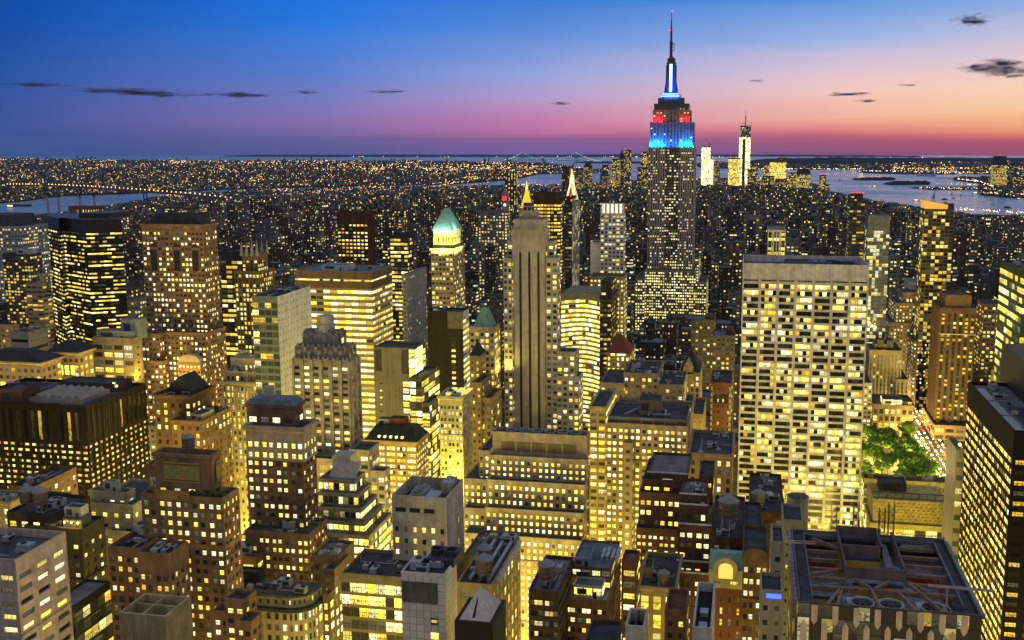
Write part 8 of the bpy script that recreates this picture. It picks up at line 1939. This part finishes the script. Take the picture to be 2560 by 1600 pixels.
for (xa, ya_, xb, yb2, n_, j, k) in ((0, 470, 420, 462, 60, 2, 0), (880, 420, 1300, 412, 190, 5, 1), (1000, 426, 1290, 418, 130, 4, 2), (1060, 470, 1160, 452, 40, 1.5, 0), (1360, 431, 1500, 430, 20, 1, 1), (1440, 419, 1480, 417, 26, 1, 0), (560, 408, 830, 404, 80, 3, 1), (0, 399, 85, 397, 26, 1.5, 1), (700, 448, 880, 455, 60, 6, 0),
                                 (1880, 421.5, 2160, 422, 90, 1.2, 2), (2230, 421, 2560, 419, 230, 3.5, 0), (2240, 428, 2400, 431, 46, 2, 1), (2150, 427, 2240, 428, 30, 1.6, 2), (2400, 432, 2470, 430, 30, 3, 1), (2395, 447, 2460, 454, 40, .8, 2), (2455, 455, 2485, 466, 30, 1, 2), (2330, 459, 2480, 462, 16, .3, 2), (2300, 469, 2490, 472, 60, 2, 1), (2390, 504 + 18, 2560, 531, 80, 2.5, 2), (2460, 480, 2560, 484, 80, 4, 1), (1900, 404, 2400, 410, 60, 6, 1), (850, 390.5, 1620, 391, 40, .8, 1), (1620, 391.5, 1860, 393, 20, .6, 1), (2200, 398, 2560, 398, 70, 3, 1)):
    for i in range(n_):
        p = q.random(); px, py = xa + (xb - xa) * p + q.gauss(0, 2), ya_ + (yb2 - ya_) * p + q.gauss(0, j * .6); lightat(px, max(388.9, py), 12, k if q.random() < .7 else None, 1.0)
def lightw(x, y, z, k):
    px, py = proj(x, y, z)
    if -20 < px < 2580 and y > 1300: bulb(x, y, z, y / F * .5 * q.uniform(.6, 1.1), k)
for x in (-2300, -2000, -1700, -1400, -1110, -900, -560, -300):
    for i in range(64): lightw(x + q.gauss(0, 4), 2500 + i * 62 + q.uniform(-20, 20), 22, 0 if q.random() < .8 else 1)
for _ in range(16):
    x0_, y0_ = onz(q.uniform(0, 1250), q.uniform(404, 455), 0); a_ = q.uniform(-.5, .9)
    for i in range(44):
        x, y = x0_ + math.sin(a_) * i * 90, y0_ + math.cos(a_) * i * 90
        if inpoly(x, y, BRK_): lightw(x, y, 14, 0 if q.random() < .75 else 2)
o = LB.build('far_city_lights', LM); o['kind'] = 'stuff'
# ---- clouds: thin lens-shaped banks far beyond the horizon
def cloudmat():
    m = bpy.data.materials.new('cloud_vapour'); m.use_nodes = True; nt = NT(m.node_tree); nt.n.clear()
    tc = nt.new('ShaderNodeTexCoord'); oi = nt.new('ShaderNodeObjectInfo')
    gx, gy, gz = nt.sep(tc.outputs['Object'])
    r2 = nt.m('ADD', nt.m('ADD', nt.m('POWER', nt.m('ABSOLUTE', gx), 2.0), nt.m('POWER', nt.m('ABSOLUTE', gy), 2.0)), nt.m('POWER', nt.m('ABSOLUTE', gz), 2.0))
    v = nt.new('ShaderNodeVectorMath', operation='ADD'); nt.l.new(tc.outputs['Object'], v.inputs[0]); nt.put(v.inputs[1], nt.xyz(nt.m('MULTIPLY', oi.outputs['Random'], 60.0), 0.0, 0.0))
    n = nt.noise(v.outputs[0], 2.1, 6.0, .66)
    dens = nt.m('SUBTRACT', nt.m('ADD', nt.m('MULTIPLY', nt.m('SUBTRACT', n, .5), 3.4), .42), nt.m('POWER', r2, .6), clamp=True)
    dens = nt.m('MULTIPLY', dens, .03)
    vs = nt.new('ShaderNodeVolumePrincipled'); vs.inputs['Color'].default_value = (.10, .12, .22, 1); nt.put(vs.inputs['Density'], dens); vs.inputs['Anisotropy'].default_value = .0
    ab = vs.inputs['Absorption Color'] if 'Absorption Color' in vs.inputs else None
    o = nt.new('ShaderNodeOutputMaterial'); nt.l.new(vs.outputs[0], o.inputs['Volume']); m.cycles.volume_step_rate = 4.0
    return m
CM = cloudmat()
mb = MB(); mb.lathe(0, 0, [(0, -1)] + [(math.cos(a), math.sin(a)) for a in [math.pi * (k / 10 - .5) for k in range(1, 10)]] + [(0, 1)], 20, cap=False)
CLM = None
for i, (px, py, wpx, hpx, lab) in enumerate(((262, 227, 95, 8, 'left end of the long dark cloud bank at the upper left'), (325, 229, 120, 10, 'middle of the long dark cloud bank at the upper left'), (412, 236, 108, 10, 'right end of the long dark cloud bank at the upper left'), (92, 212, 115, 6, 'faint thin cloud left of the long dark bank'), (604, 237, 125, 8, 'separate dark lens cloud right of the long bank'), (764, 230, 52, 6, 'small round cloud in the left half of the sky'), (966, 229, 80, 6, 'small flat cloud left of centre in the sky'), (1404, 258, 50, 6, 'tiny purple cloud left of the tall floodlit skyscraper'), (1892, 202, 40, 5, 'tiny dark cloud right of the tall floodlit skyscraper'), (2130, 235, 110, 7, 'upper of two streaky clouds at the right'), (2170, 253, 56, 6, 'lower of two streaky clouds at the right'), (2268, 213, 54, 3, 'faint streak cloud at the right'), (2500, 168, 160, 26, 'large dark ragged cloud at the right edge'), (2540, 190, 60, 6, 'thin strip under the large ragged cloud'), (2432, 50, 86, 17, 'dark ragged cloud at the upper right'), (1395, 259, 30, 4, None))):
    if lab is None: continue
    D = 34000; dx_, dy_, dz_ = ray(px, py); t_ = D / math.hypot(dx_, dy_); p = (dx_ * t_, dy_ * t_, EZ + dz_ * t_)
    if CLM is None: o = mb.build('cloud', CM); CLM = o.data
    else: o = bpy.data.objects.new('cloud', CLM); col.objects.link(o)
    sw, sh = wpx / F * D * (.95 if px < 1000 else .74), hpx / F * D * 1.15
    o.location = p; o.scale = (sw, sw * .6, sh); o.rotation_euler = (0, 0, math.atan2(dy_, dx_) - math.pi / 2); tag(o, lab, 'cloud', 'dark evening clouds')

# ---- evening haze over the whole bay
m = bpy.data.materials.new('haze_air'); m.use_nodes = True; nt = NT(m.node_tree); nt.n.clear()
vs = nt.new('ShaderNodeVolumePrincipled'); vs.inputs['Color'].default_value = (.45, .56, 1.0, 1); vs.inputs['Density'].default_value = 0.95e-5
o_ = nt.new('ShaderNodeOutputMaterial'); nt.l.new(vs.outputs[0], o_.inputs['Volume'])
mb = MB(); mb.box(-31000, 31000, -31000, 31000, -7, 520); o = mb.build('haze', m); o['kind'] = 'stuff'
